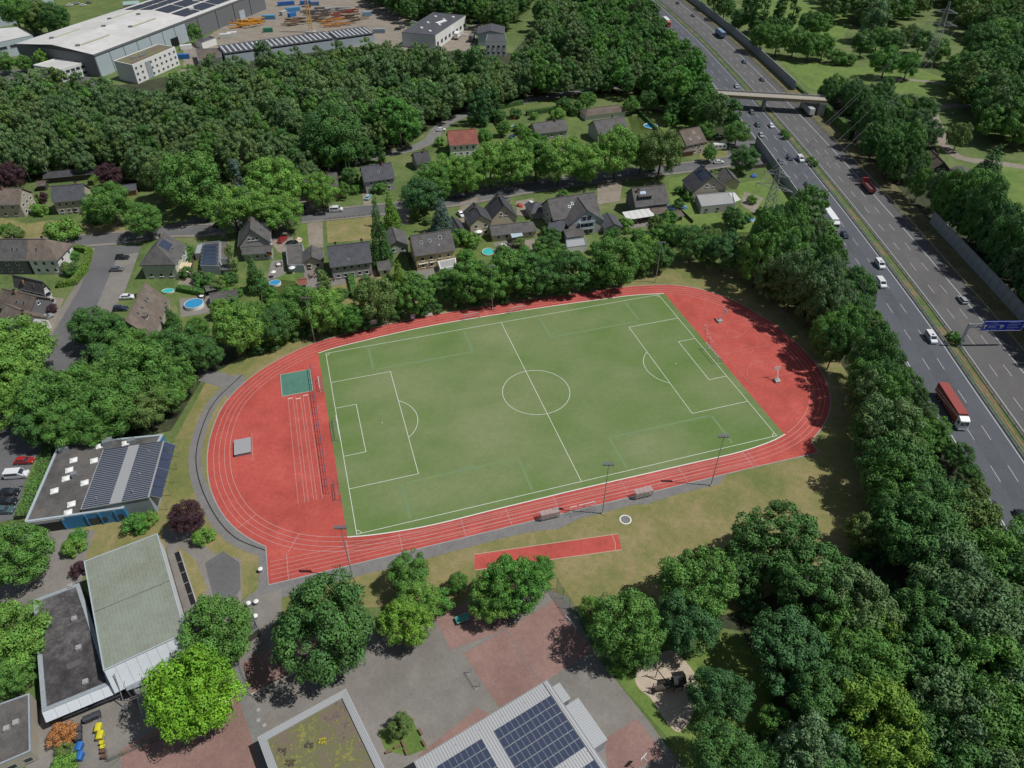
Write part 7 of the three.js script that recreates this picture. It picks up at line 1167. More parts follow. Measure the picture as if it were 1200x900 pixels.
function shelter(label, x, y) {
  const p = G(x, y); p.y = Y.path + 0.01; const t = thing('team_shelter', label, 'team shelter', p, -YAW + Math.PI);
  const gm = new THREE.MeshPhysicalMaterial({ color: rgb(0.8, 0.78, 0.76), roughness: 0.2, transmission: 0.75, thickness: 0 });
  for (let i = 0; i < 4; i++) { mesh('roof_pane', box(1.02, 0.03, 1.25, (i - 1.5) * 1.08, 2.1, 0.1), gm, t); mesh('back_pane', box(1.02, 1.5, 0.03, (i - 1.5) * 1.08, 1.25, -0.55), gm, t); }
  const l = []; for (let i = 0; i <= 4; i++) { const x2 = (i - 2) * 1.08; l.push(bar([x2, 0, -0.55], [x2, 2.1, -0.55], 0.035), bar([x2, 2.12, -0.55], [x2, 2.12, 0.75], 0.035)); } l.push(bar([-2.16, 2.12, 0.75], [2.16, 2.12, 0.75], 0.04), bar([-2.16, 2.12, -0.55], [2.16, 2.12, -0.55], 0.04));
  mesh('frame', merged(l), M.galv, t);
  mesh('bench_seat', box(4.1, 0.06, 0.4, 0, 0.48, -0.3), flat(0.3, 0.2, 0.17), t); mesh('bench_legs', merged([box(0.08, 0.45, 0.3, -1.7, 0.23, -0.3), box(0.08, 0.45, 0.3, 0, 0.23, -0.3), box(0.08, 0.45, 0.3, 1.7, 0.23, -0.3)]), M.galv, t);
  for (const s of [-1, 1]) mesh('side_pane', box(0.03, 1.5, 1, s * 2.16, 1.25, -0.05), gm, t);
}
shelter('glazed team shelter beside the home straight near the throwing strip', 644, 607);
shelter('glazed team shelter beside the home straight near the throwing circle', 753.5, 582);
{ // long-jump pit under its green cover
  const c = F3(-62, -22.8, Y.track), t = thing('jump_pit', 'long jump pit under a green cover in the track bend', 'jump pit', c, -YAW);
  mesh('cover', (() => { const g = new THREE.PlaneGeometry(7.9, 9.4, 16, 18); g.rotateX(-Math.PI / 2); seed = 31; const a = g.attributes.position; for (let i = 0; i < a.count; i++) a.setY(i, 0.1 + rr(0, 0.05)); g.computeVertexNormals(); return g; })(), std({ map: noiseTex(256, 4, FINE, around(0.075, 0.2, 0.15, 0.16), 95) }), t);
  for (const [w, d, x, z] of [[8.3, 0.2, 0, -4.8], [8.3, 0.2, 0, 4.8], [0.2, 9.4, -4.05, 0], [0.2, 9.4, 4.05, 0]]) mesh('edging', box(w, 0.16, d, x, 0.08, z), flat(0.42, 0.36, 0.3), t);
}
{ // blue rail with its posts
  const a = F3(-57.6, -27.6), t = thing('barrier_rail', 'long blue barrier rail beside the long jump run-up', 'barrier', [a.x, Y.track, a.z], -YAW), L = 48;
  const bm = flat(0.07, 0.1, 0.17, 0.6);
  for (let i = 0; i <= 20; i++) mesh('post', bar([0, 0, (i * L) / 20], [0, 2.1, (i * L) / 20], 0.05), bm, t);
  mesh('rail', merged([bar([0, 2.1, 0], [0, 2.1, L], 0.07), bar([0, 1.1, 0], [0, 1.1, L], 0.05)]), bm, t);
}
{ const c = F3(-76.4, -0.9, Y.track), t = thing('landing_mat', 'grey covered high jump mat in the track bend', 'jump mat', c, -YAW); mesh('body', (() => { const g = profile([[-1.9, 0], [-1.9, 0.75], [1.9, 0.75], [1.9, 0]], 5.2, 0.06); return g; })(), flat(0.2, 0.2, 0.21), t); mesh('cover', (() => { const g = new THREE.PlaneGeometry(4, 5.4, 12, 16); g.rotateX(-Math.PI / 2); seed = 5; const p = g.attributes.position; for (let i = 0; i < p.count; i++) p.setY(i, 0.86 + rr(-0.02, 0.03)); g.computeVertexNormals(); return g; })(), flat(0.34, 0.33, 0.34, 0.6), t); mesh('guide_line', box(0.08, 0.01, 10, 2.2, 0.03, 0), M.laneLine, t); }
function hoop(label, x, y, deg) {
  const p = G(x, y); p.y = Y.track; const t = thing('basketball_hoop', label, 'basketball hoop', p, THREE.MathUtils.degToRad(deg));
  mesh('base', profile([[-0.8, 0], [-0.8, 0.5], [-0.5, 0.7], [0.5, 0.7], [0.9, 0.2], [0.9, 0]], 1.4, 0.06), flat(0.4, 0.4, 0.38), t);
  mesh('mast', merged([bar([-0.2, 0.6, 0], [1.2, 3.2, 0], 0.08), bar([-0.5, 0.6, 0], [0.9, 3.6, 0], 0.06)]), M.white, t);
  mesh('backboard', box(0.06, 1.05, 1.8, 1.4, 3.5, 0), M.white, t);
  mesh('backboard_frame', merged([box(0.08, 0.08, 0.7, 1.42, 3.3, 0), box(0.08, 0.5, 0.06, 1.42, 3.5, 0.34), box(0.08, 0.5, 0.06, 1.42, 3.5, -0.34)]), M.dark, t);
  const g = new THREE.TorusGeometry(0.23, 0.02, 6, 18); g.rotateX(Math.PI / 2); g.translate(1.75, 3.05, 0); mesh('rim', g, flat(0.5, 0.1, 0.02), t);
}
hoop('rolling basketball hoop at the upper end of the ball court', 843, 377, 25);
hoop('rolling basketball hoop at the lower end of the ball court', 910, 447, 100);
{ const l = 8; for (let i = 0; i < 5; i++) { const p = G(826 + i * 2, 384 + i * 5); p.y = Y.track; const t = thing('hurdle', 'white folded hurdle in the row beside the ball court', 'hurdle', p, 0.5 + (i % 2) * 0.9, 'hurdles beside the ball court'); mesh('bar', box(1.2, 0.07, 0.03, 0, 0.9, 0), M.white, t); for (const s of [-1, 1]) { mesh('upright', bar([s * 0.5, 0, 0], [s * 0.5, 0.9, 0], 0.025), M.white, t); mesh('foot', bar([s * 0.5, 0.03, 0], [s * 0.5, 0.03, 0.7], 0.025), M.white, t); } } }
// banners behind the far straight
for (const [x, y, w, h, c, l] of [[442, 380, 6.2, 1.5, M.white, 'white banner with two dark emblems behind the far straight'], [484, 375, 1.2, 1.8, flat(0.35, 0.42, 0.6), 'small blue and white banner behind the far straight'], [502.5, 371.5, 2.4, 1.1, M.white, 'plain white banner behind the far straight']]) {
  const p = G(x, y), t = thing('banner', l, 'banner', p, -YAW); mesh('panel', box(w, h, 0.05, 0, 0.3 + h / 2, 0), c, t); for (const s of [-1, 1]) mesh('post', bar([s * w / 2, 0, -0.05], [s * w / 2, h + 0.4, -0.05], 0.04), M.steel, t);
  if (w > 5) for (const s of [-1, 1]) { const g = new THREE.CircleGeometry(0.42, 7); g.scale(0.9, 1.1, 1); g.translate(s * 2.4, 0.3 + h / 2, 0.03); mesh('emblem', g, M.black, t); mesh('wordmark', box(1.6, 0.16, 0.01, s * 0.95, 0.32 + h / 2, 0.03), flat(0.4, 0.4, 0.42), t); }
  if (w < 1.5) mesh('stripe', box(w - 0.3, 0.5, 0.01, 0, 0.9, 0.035), M.white, t);
}
// ---------------------------------------------------------------- school yard
function tableTennis(label, x, y, turn) {
  const p = G(x, y); p.y = Y.path + 0.02; const t = thing('table_tennis_table', label, 'table tennis table', p, turn), tm = flat(0.03, 0.28, 0.24, 0.5);
  for (const s of [-1, 1]) mesh('table_half', box(1.36, 0.06, 1.5, s * 0.69, 0.76, 0), tm, t);
  mesh('edge_lines', merged([box(2.74, 0.01, 0.04, 0, 0.795, 0.73), box(2.74, 0.01, 0.04, 0, 0.795, -0.73), box(2.74, 0.01, 0.03, 0, 0.795, 0)]), M.white, t);
  mesh('net', box(0.02, 0.15, 1.6, 0, 0.87, 0), M.steel, t); for (const s of [-1, 1]) mesh('leg', box(0.16, 0.73, 1.1, s * 0.8, 0.36, 0), M.concrete, t);
}
tableTennis('turquoise table tennis table on the small red paving', 542, 727, 0.42);
tableTennis('turquoise table tennis table shaded by the widest dark tree', 333, 772, 0.5);
goal('steel goal frame at the yard end of the red ball court', (() => { const p = G(557, 797); p.y = Y.path + 0.02; return p; })(), 2.15, 3.2, 2, 1, M.steel, false, 0.05);
goal('pale goal frame at the fence end of the red ball court', (() => { const p = G(668, 735); p.y = Y.path + 0.02; return p; })(), -1.02, 3.2, 2, 1, M.white, false, 0.05);
{ const p = G(757, 903), t = thing('street_basket', 'white basketball board on a curved mast over the small red court', 'basketball hoop', [p.x, Y.path, p.z], 2.3); mesh('mast', new THREE.TubeGeometry(new THREE.CatmullRomCurve3([[0, 0, 0], [0, 2.4, 0], [0.2, 3.1, 0], [1, 3.4, 0]].map((a) => new THREE.Vector3(...a))), 16, 0.06, 7), M.steel, t); mesh('backboard', box(0.06, 0.95, 1.5, 1.05, 3.4, 0), M.white, t); const g = new THREE.TorusGeometry(0.23, 0.02, 6, 16); g.rotateX(Math.PI / 2); g.translate(1.35, 3.05, 0); mesh('rim', g, flat(0.5, 0.1, 0.02), t); }
function fence(name, label, pts, h, mat, meshR = 0.012, step = 2.5) {
  const w = px2w(pts), o = w[0], t = thing(name, label, 'fence', [o[0], 0, o[1]]), l = [], P = [];
  for (let i = 0; i < w.length - 1; i++) { const a = w[i], b = w[i + 1], d = Math.hypot(b[0] - a[0], b[1] - a[1]), n = Math.max(1, Math.round(d / step)), q = (f) => [a[0] + (b[0] - a[0]) * f - o[0], a[1] + (b[1] - a[1]) * f - o[1]];
    for (let k = 0; k <= n; k++) { const p = q(k / n); mesh('post', bar([p[0], 0, p[1]], [p[0], h + 0.05, p[1]], 0.035), mat, t); }
    const s = q(0), e = q(1); for (let y = 0.15; y <= h; y += 0.3) l.push(bar([s[0], y, s[1]], [e[0], y, e[1]], meshR, 4)); const m = Math.round(d / 0.3); for (let k = 0; k < m; k++) { const p = q(k / m); l.push(bar([p[0], 0.1, p[1]], [p[0], h, p[1]], meshR * 0.7, 3)); } }
  mesh('wire_mesh', merged(l), mat, t);
}
const fenceGreen = flat(0.03, 0.12, 0.08, 0.6);
fence('mesh_fence', 'tall green mesh fence between the red ball court and the trees', [[652, 690], [700, 765], [715, 790]], 4, fenceGreen, 0.02);
fence('mesh_fence', 'green mesh fence below the bin yard', [[128, 893], [180, 870], [232, 846]], 1.6, fenceGreen, 0.02);
fence('mesh_fence', 'thin post and wire fence at the bin yard side', [[118, 836], [128, 893]], 1.4, M.steel, 0.012);
fence('mesh_fence', 'grey low fence beside the shaded red paving', [[281, 778], [294, 815]], 1.1, M.steel, 0.014);
fence('mesh_fence', 'wire fence along the lawn behind the far bend', [[905, 355], [960, 420], [985, 480]], 1.6, M.steel, 0.01);
{ const w = px2w([[294.7, 815], [355, 785], [400, 765]]), o = w[0], t = thing('low_wall', 'low brick wall edging the shaded red paving', 'wall', [o[0], 0, o[1]]); for (let i = 0; i < 2; i++) { const a = w[i], b = w[i + 1], d = Math.hypot(b[0] - a[0], b[1] - a[1]); mesh('wall', box(d, 0.45, 0.3, (a[0] + b[0]) / 2 - o[0], 0.22, (a[1] + b[1]) / 2 - o[1], Math.atan2(-(b[1] - a[1]), b[0] - a[0])), M.wStone, t); } }
{ const w = px2w([[508, 722], [450, 752]]), o = w[0], a = w[0], b = w[1], d = Math.hypot(b[0] - a[0], b[1] - a[1]), t = thing('low_wall', 'low stone kerb wall under the yellow-green yard tree', 'wall', [o[0], 0, o[1]]); mesh('wall', box(d, 0.5, 0.35, (b[0] - a[0]) / 2, 0.25, (b[1] - a[1]) / 2, Math.atan2(-(b[1] - a[1]), b[0] - a[0])), M.wStone, t); }
// planter seats round the square
for (const [x, y, q] of [[493, 859, 0.6], [497, 872, 0.6], [456, 882, 1.9], [466, 876, 2.0], [473, 873, 0.5], [476, 882, 0.5]]) { const p = G(x, y), t = thing('seat_block', 'small seat block at the edge of the planted square', 'bench', [p.x, Y.path, p.z], q, 'seats of the planted square'); mesh('seat', box(0.4, 0.08, 1.2, 0, 0.45, 0), M.wood, t); for (const s of [-1, 1]) mesh('foot', box(0.3, 0.42, 0.15, 0, 0.21, s * 0.45), M.concrete, t); }
// bins
function bin(x, y, m, label, q = 0.45, big = true, group) {
  const p = G(x, y, 0.6), t = thing('waste_bin', label, 'waste bin', [p.x, Y.path, p.z], q, group), w = big ? 1.35 : 0.58, d = big ? 1.0 : 0.7, h = big ? 1.15 : 0.95;
  mesh('body', frustum(-w * 0.43, w * 0.43, d * 0.43, 0.15, -w / 2, w / 2, d / 2, h), m, t); const g = new THREE.CylinderGeometry(d / 2 + 0.03, d / 2 + 0.03, w + 0.05, 12, 1, false, 0, Math.PI); g.rotateZ(Math.PI / 2); g.scale(1, 0.4, 1); g.translate(0, h + 0.02, 0); mesh('lid', big ? merged([g, box(w + 0.06, 0.06, d + 0.06, 0, h + 0.02, 0)]) : box(w + 0.05, 0.08, d + 0.06, 0, h + 0.04, 0), m, t);
  for (const s of [-1, 1]) mesh('wheel', (() => { const k = wheelGeo(0.1, 0.08); k.translate(s * w * 0.36, 0.1, d * 0.36); return k; })(), M.rubber, t);
}
const binGrey = flat(0.05, 0.055, 0.065, 0.6), binBlue = flat(0.02, 0.13, 0.42, 0.5), binYellow = flat(0.62, 0.55, 0.02, 0.5), binBrown = flat(0.14, 0.07, 0.045, 0.6);
bin(103.5, 843, binGrey, 'dark grey wheeled container against the hall wall beside the shrub'); bin(113.5, 838.5, binGrey, 'dark grey wheeled container against the hall wall by the wire fence'); bin(92.5, 855, binGrey, 'dark grey wheeled container beside the orange leaved shrub', 2.0); bin(92.5, 865, binGrey, 'dark grey wheeled container next to the blue ones', 2.0); bin(93.5, 876, binBlue, 'blue wheeled container next to the grey one', 1.62); bin(94, 887, binBlue, 'blue wheeled container at the row end', 1.62); bin(116, 854, binYellow, 'large yellow wheeled container, upper of two', 1.75); bin(118, 863, binYellow, 'large yellow wheeled container, lower of two', 1.75); bin(120, 871, binYellow, 'small yellow bin below the large yellow containers', 1.7, false); bin(121, 876, binYellow, 'small yellow bin beside the brown bins', 1.7, false); bin(121, 881, binBrown, 'brown bin below the yellow bins', 1.7, false); bin(122, 887, binBrown, 'brown bin at the end of the bin row', 1.7, false);
for (const [x, y, l] of [[291, 707, 'round white-topped litter bin beside the other one'], [300, 705, 'round white-topped litter bin close to the track path'], [299, 722, 'round white-topped litter bin by the dark shelter'], [305, 667, 'pinkish round-topped litter bin beside the sprint run-out']]) { const p = G(x, y, 0.9), t = thing('litter_bin', l, 'litter bin', [p.x, Y.path, p.z]); mesh('drum', cyl(0.38, 0.34, 0.95, 0, 0.48, 0, 16), M.steel, t); const g = new THREE.SphereGeometry(0.52, 16, 7, 0, 6.283, 0, Math.PI / 2); g.scale(1, 0.42, 1); g.translate(0, 0.96, 0); mesh('hood', g, M.white, t); }
for (const [x, y] of [[357, 787], [303, 844], [303, 832], [310, 850]]) { const p = G(x, y), g = new THREE.CylinderGeometry(0.34, 0.34, 0.03, 18); g.translate(p.x, Y.path + 0.02, p.z); tag(mesh('manhole_cover', g, M.concrete), 'pale round manhole cover in the school yard paving', 'manhole cover', 'manhole covers of the school yard'); }
// climbing frame in the sand
{
  const p = G(781, 806), t = thing('climbing_frame', 'dark timber climbing frame with ramp and tower on the sandpit', 'climbing frame', [p.x, Y.path, p.z], 0.15);
  for (const [x, z] of [[1, -0.9], [2.6, -0.9], [1, 0.9], [2.6, 0.9]]) mesh('post', bar([x, 0, z], [x + 0.1, 3.4, z], 0.1, 7), M.darkWood, t);
  mesh('platform', box(1.9, 0.12, 2.1, 1.8, 1.5, 0), M.darkWood, t); mesh('tower_roof', roofGeo(2.3, 2.4, 3.1, 3.9, 0, 0, 0.1).translate(1.85, 0, 0), M.dark, t);
  for (let i = 0; i < 7; i++) mesh('bridge_plank', box(0.4, 0.07, 1, 0.6 - i * 0.46, 1.35 - i * 0.06, 0.3), M.darkWood, t);
  for (const s of [-0.2, 0.8]) mesh('bridge_rail', bar([0.9, 2.2, s], [-2.6, 1.6, s], 0.05), M.darkWood, t);
  for (const [x, z] of [[-2.6, -0.2], [-2.6, 0.8]]) mesh('post', bar([x, 0, z], [x, 1.8, z], 0.09, 7), M.darkWood, t);
  mesh('climbing_pole', merged([bar([0.6, 0, -0.6], [-1.4, 2.8, -2.2], 0.1), bar([-1.4, 0, -2.2], [-1.4, 3, -2.2], 0.08), bar([-2.2, 2.7, -2.2], [-0.9, 2.9, -2.4], 0.07)]), M.darkWood, t);
  mesh('net', merged(Array.from({ length: 6 }, (_, i) => bar([-2.6 + i * 0.1, 0.3 * i, 1.1], [-3.6, 0.1 + 0.25 * i, 0.2], 0.04))), M.dark, t);
}
// light well beside the sports hall
{ const w = px2w([[207, 647], [227, 709]]), a = w[0], b = w[1], d = Math.hypot(b[0] - a[0], b[1] - a[1]), t = thing('light_well', 'row of dark basement light wells beside the sports hall', 'light well', [a[0], 0, a[1]]), q = Math.atan2(-(b[1] - a[1]), b[0] - a[0]); for (let i = 0; i < 5; i++) mesh('grating', box(d / 5 - 0.25, 0.06, 0.95, (b[0] - a[0]) * (i + 0.5) / 5, Y.path + 0.05, (b[1] - a[1]) * (i + 0.5) / 5, q), M.black, t); mesh('kerb', box(d, 0.3, 0.25, (b[0] - a[0]) / 2 + 0.75, 0.16, (b[1] - a[1]) / 2, q), M.concrete, t); }
// ---------------------------------------------------------------- gardens
function pool(label, x, y, rx, rz, water, h, rim = M.white) {
  const p = G(x, y, h), t = thing('swimming_pool', label, 'pool', [p.x, 0, p.z]);
  if (h > 0.3) { const g = new THREE.CylinderGeometry(rx, rx, h - 0.05, 40); g.scale(1, 1, rz / rx); g.translate(0, (h - 0.05) / 2, 0); mesh('wall', g, M.white, t); }
  const g = new THREE.CylinderGeometry(rx - 0.12, rx - 0.12, 0.04, 40); g.scale(1, 1, rz / rx); g.translate(0, h, 0); mesh('water', g, water, t);
  const r = new THREE.TorusGeometry(rx - 0.04, h > 0.3 ? 0.07 : 0.16, 8, 44); r.rotateX(Math.PI / 2); r.scale(1, 1, rz / rx); r.translate(0, h + 0.03, 0); mesh('rim', r, rim, t);
}
pool('large round blue above-ground pool on a paved square', 227, 355.5, 2.9, 2.7, M.poolWater, 1.2);
pool('round blue pool beside the flagpole lawn', 322, 331, 1.9, 1.7, M.poolWater, 0.8);
pool('turquoise pool with paved rim behind the yellow house', 572, 295, 2.2, 2.6, M.tealWater, 0.25, M.sand);
pool('oval blue pool with white rim on the bright lawn', 762.5, 147.5, 3.3, 3.4, M.poolWater, 0.25);
pool('round blue pool on the lawn beside the pylon', 879, 256.5, 1.7, 1.7, M.poolWater, 0.7);
pool('turquoise paddling pool beside the long brown roof', 197, 340.5, 2, 1.3, M.tealWater, 0.4);
pool('small blue paddling pool beside the red roofed house garden', 603, 148, 1.5, 1.5, M.poolWater, 0.5);
pool('small blue paddling pool on the path below the cream annexe', 641, 297, 1.1, 1.1, M.poolWater, 0.4);
function awning(label, pts, h0, h1, m, cat = 'awning') {   // corner pixels: back left, back right, front right, front left
  const P = pts.map((q, i) => G(q[0], q[1], i < 2 ? h0 : h1)), o = P[0], L = (v, dy = 0) => [v.x - o.x, v.y + dy, v.z - o.z], t = thing(cat, label, cat, [o.x, 0, o.z]);
  const n = 5; for (let i = 0; i < n; i++) { const f = i / n, g = (i + 0.96) / n, a = P[0].clone().lerp(P[1], f), b = P[0].clone().lerp(P[1], g), c = P[3].clone().lerp(P[2], g), d = P[3].clone().lerp(P[2], f); mesh('fabric', polyGeo([[L(d), L(c), L(b), L(a)], [L(a, -0.05), L(b, -0.05), L(c, -0.05), L(d, -0.05)]]), m, t); }
  mesh('frame', merged([bar(L(P[3], -0.06), L(P[2], -0.06), 0.06), bar(L(P[0], -0.08), L(P[3], -0.08), 0.04), bar(L(P[1], -0.08), L(P[2], -0.08), 0.04)]), M.steel, t);
  for (const k of [2, 3]) mesh('post', bar(L(P[k], -0.1), [P[k].x - o.x, 0, P[k].z - o.z], 0.05), M.steel, t);
}
const canvasM = flat(0.62, 0.58, 0.5, 0.8), creamM = flat(0.66, 0.52, 0.34, 0.8), paleM = flat(0.62, 0.62, 0.6, 0.6);
awning('cream awning on the side of the pale green house', [[212, 307], [225, 308], [221, 319], [208, 318]], 3, 2.4, creamM);
awning('white awning on the yellow house, the one nearer the conifer', [[488, 299.5], [498, 298], [502, 308], [491, 310]], 3.4, 2.5, paleM);
awning('white awning on the yellow house, the one nearer the balcony', [[500, 298], [509, 297], [512, 306], [504, 308]], 3.4, 2.5, paleM);
awning('cream striped awning on the low annexe', [[574, 266.5], [592, 264.5], [595, 271], [577, 274]], 3, 2.4, creamM);
awning('pale blue glass roof on the low annexe', [[598, 273], [611, 271], [613, 276], [600, 278.5]], 2.8, 2.3, flat(0.42, 0.52, 0.58, 0.3));
awning('wide white pergola roof in front of the dormer house', [[729, 248.5], [762, 243.5], [768, 252.5], [735, 257.5]], 3.2, 2.8, paleM, 'pergola');
awning('white glass roof beside the flat grey extension', [[854, 226], [861, 225.5], [868, 234], [861, 236.5]], 3.2, 2.8, paleM, 'pergola');
function parasol(label, x, y, r) { const p = G(x, y, 2.3), t = thing('parasol', label, 'parasol', [p.x, 0, p.z]); const g = new THREE.ConeGeometry(r, 0.55, 10); g.translate(0, 2.4, 0); mesh('canopy', g, M.white, t); mesh('pole', bar([0, 0, 0], [0, 2.6, 0], 0.03), M.steel, t); mesh('foot', cyl(0.3, 0.34, 0.12, 0, 0.06, 0, 14), M.concrete, t); }
parasol('round white parasol in front of the narrow cream house', 560.5, 270.5, 1.5); parasol('round white parasol beside the flat double garage', 342, 313, 1.1); parasol('white parasol on the terrace beside the turquoise pool', 589, 287, 1.4); parasol('small white parasol above the flagpole pool', 320, 318, 0.9);
{ const p = G(324, 318), t = thing('flagpole', 'white flagpole with a black, red and gold flag', 'flagpole', [p.x, 0, p.z]); mesh('pole', bar([0, 0, 0], [0, 7.6, 0], 0.05), M.white, t); const f = [[0.015, 0.015, 0.015], [0.5, 0.02, 0.02], [0.6, 0.4, 0.02]]; f.forEach((c, i) => { const g = new THREE.PlaneGeometry(1.8, 0.42, 8, 1); const a = g.attributes.position; for (let k = 0; k < a.count; k++) a.setZ(k, 0.12 * Math.sin(a.getX(k) * 3)); g.translate(-0.95, 7.2 - i * 0.42, 0); mesh('flag_stripe', g, std({ color: rgb(...c), side: THREE.DoubleSide }), t); }); }
function hedge(label, pts, w, h, m, name = 'hedge') {   // clipped hedge: leaves over a box
  const P = px2w(pts), o = P[0], t = thing(name, label, 'hedge', [o[0], 0, o[1]]), list = [];
  seed = Math.round(Math.abs(o[0] * 13 + o[1] * 7)) + 3; const pos = [], nor = [], col = [], core = [];
  for (let i = 0; i < P.length - 1; i++) { const a = P[i], b = P[i + 1], d = Math.hypot(b[0] - a[0], b[1] - a[1]), ux = (b[0] - a[0]) / d, uz = (b[1] - a[1]) / d;
    core.push(box(d + w * 0.5, h - 0.15, w - 0.25, (a[0] + b[0]) / 2 - o[0], (h - 0.15) / 2, (a[1] + b[1]) / 2 - o[1], Math.atan2(-uz, ux)));
    const n = Math.min(5000, Math.round(d * (w + 2 * h) * 26)); for (let k = 0; k < n; k++) { const f = rnd() * (d + w * 0.5) - w * 0.25, s = rnd() * (w + 2 * h); let v, y, nx = 0, ny = 0; if (s < w) { v = s - w / 2; y = h + rr(-0.12, 0.1); ny = 1; } else { const q = s - w; v = (q < h ? 1 : -1) * (w / 2 + rr(-0.12, 0.08)); y = q % h; nx = Math.sign(v); }
      const cx = a[0] - o[0] + ux * f - uz * v, cz = a[1] - o[1] + uz * f + ux * v, N = new THREE.Vector3(-uz * nx + rr(-0.6, 0.6), ny + rr(-0.2, 0.7), ux * nx + rr(-0.6, 0.6)).normalize(), A = new THREE.Vector3(rnd() - 0.5, rnd() - 0.5, rnd() - 0.5).cross(N).normalize(), B = N.clone().cross(A), z = rr(0.1, 0.2), t2 = rr(0.75, 1.25);
      const V = [A.clone().multiplyScalar(z), B.clone().multiplyScalar(z * 0.7), A.clone().multiplyScalar(-z), B.clone().multiplyScalar(-z * 0.7)]; for (const j of [0, 1, 2, 0, 2, 3]) { pos.push(cx + V[j].x, y + V[j].y, cz + V[j].z); nor.push(N.x, N.y, N.z); col.push(t2, t2, t2); } } }
  const g = new THREE.BufferGeometry(); g.setAttribute('position', new THREE.Float32BufferAttribute(pos, 3)); g.setAttribute('normal', new THREE.Float32BufferAttribute(nor, 3)); g.setAttribute('color', new THREE.Float32BufferAttribute(col, 3));
  mesh('foliage', g, LEAF[m], t); mesh('branch_core', merged(core), M.forestFloor, t);
}
hedge('yellow-green clipped hedge round the corner house garden', [[90, 293], [106, 296], [100, 318], [88, 333], [70, 336]], 2, 1.9, 'yellow');
hedge('clipped green hedge beside the large round pool', [[211, 340], [241, 346]], 2.2, 1.7, 'lush');
hedge('green hedge along the club hall car park', [[58, 530], [42, 570], [27, 606]], 2.6, 1.4, 'mid');
hedge('clipped hedge between the semi gardens', [[411, 325], [416, 348]], 2, 1.6, 'lush');
hedge('square clipped hedge beside the red terrace', [[426, 330], [432, 329]], 2.6, 1.8, 'mid');
hedge('tall clipped hedge behind the lawn of the red roofed house', [[618, 135], [650, 130]], 2, 2.2, 'dark');
hedge('dark hedge on the back street bank', [[570, 131], [612, 122]], 2, 2, 'dark');
hedge('hedge along the bright pool lawn', [[748, 132], [778, 162]], 1.2, 1.6, 'dark');
hedge('ivy covered barrier beside the hard shoulder below the bridge', [[960, 127], [984, 150], [996, 163]], 2.4, 4.4, 'mid', 'ivy_barrier');
hedge('yellow hedge at the wood edge behind the slate roofed house', [[108, 217], [117, 207]], 2.4, 2.2, 'yellow');
hedge('green hedge on the upper verge behind the noise wall foot', [[905, 78], [945, 112]], 1.6, 1.2, 'dark');
for (const [x, y, n] of [[921, 163, 5], [953, 195, 4], [1120, 402, 6]]) { const p = G(x, y); treeAt('bush', 'lush', p, 0.9, 'leafy shrub growing on the motorway central reserve', 'shrubs of the central reserve', 'shrub', 1, 'shrub'); const q = G(x - 4, y - 5); treeAt('bush', 'mid', q, 0.8, 'leafy shrub growing on the motorway central reserve', 'shrubs of the central reserve', 'shrub', 1, 'shrub'); }
// street lamps
for (const [x, y, l] of [[190, 268, 'street lamp beside the pale green house'], [572, 226, 'street lamp behind the narrow cream house'], [656, 220, 'street lamp opposite the broad weathered roof'], [815, 194, 'street lamp behind the black roofed house'], [38, 572, 'slim lamp post at the club hall car park']]) { const p = G(x, y), t = thing('street_lamp', l, 'street lamp', p); mesh('pole', bar([0, 0, 0], [0, 6, 0], 0.07, 7, 0.05), M.galv, t); mesh('arm', bar([0, 6, 0], [0.9, 6.25, 0], 0.04), M.galv, t); mesh('lamp_head', box(0.7, 0.12, 0.26, 1.1, 6.25, 0), M.steel, t); }
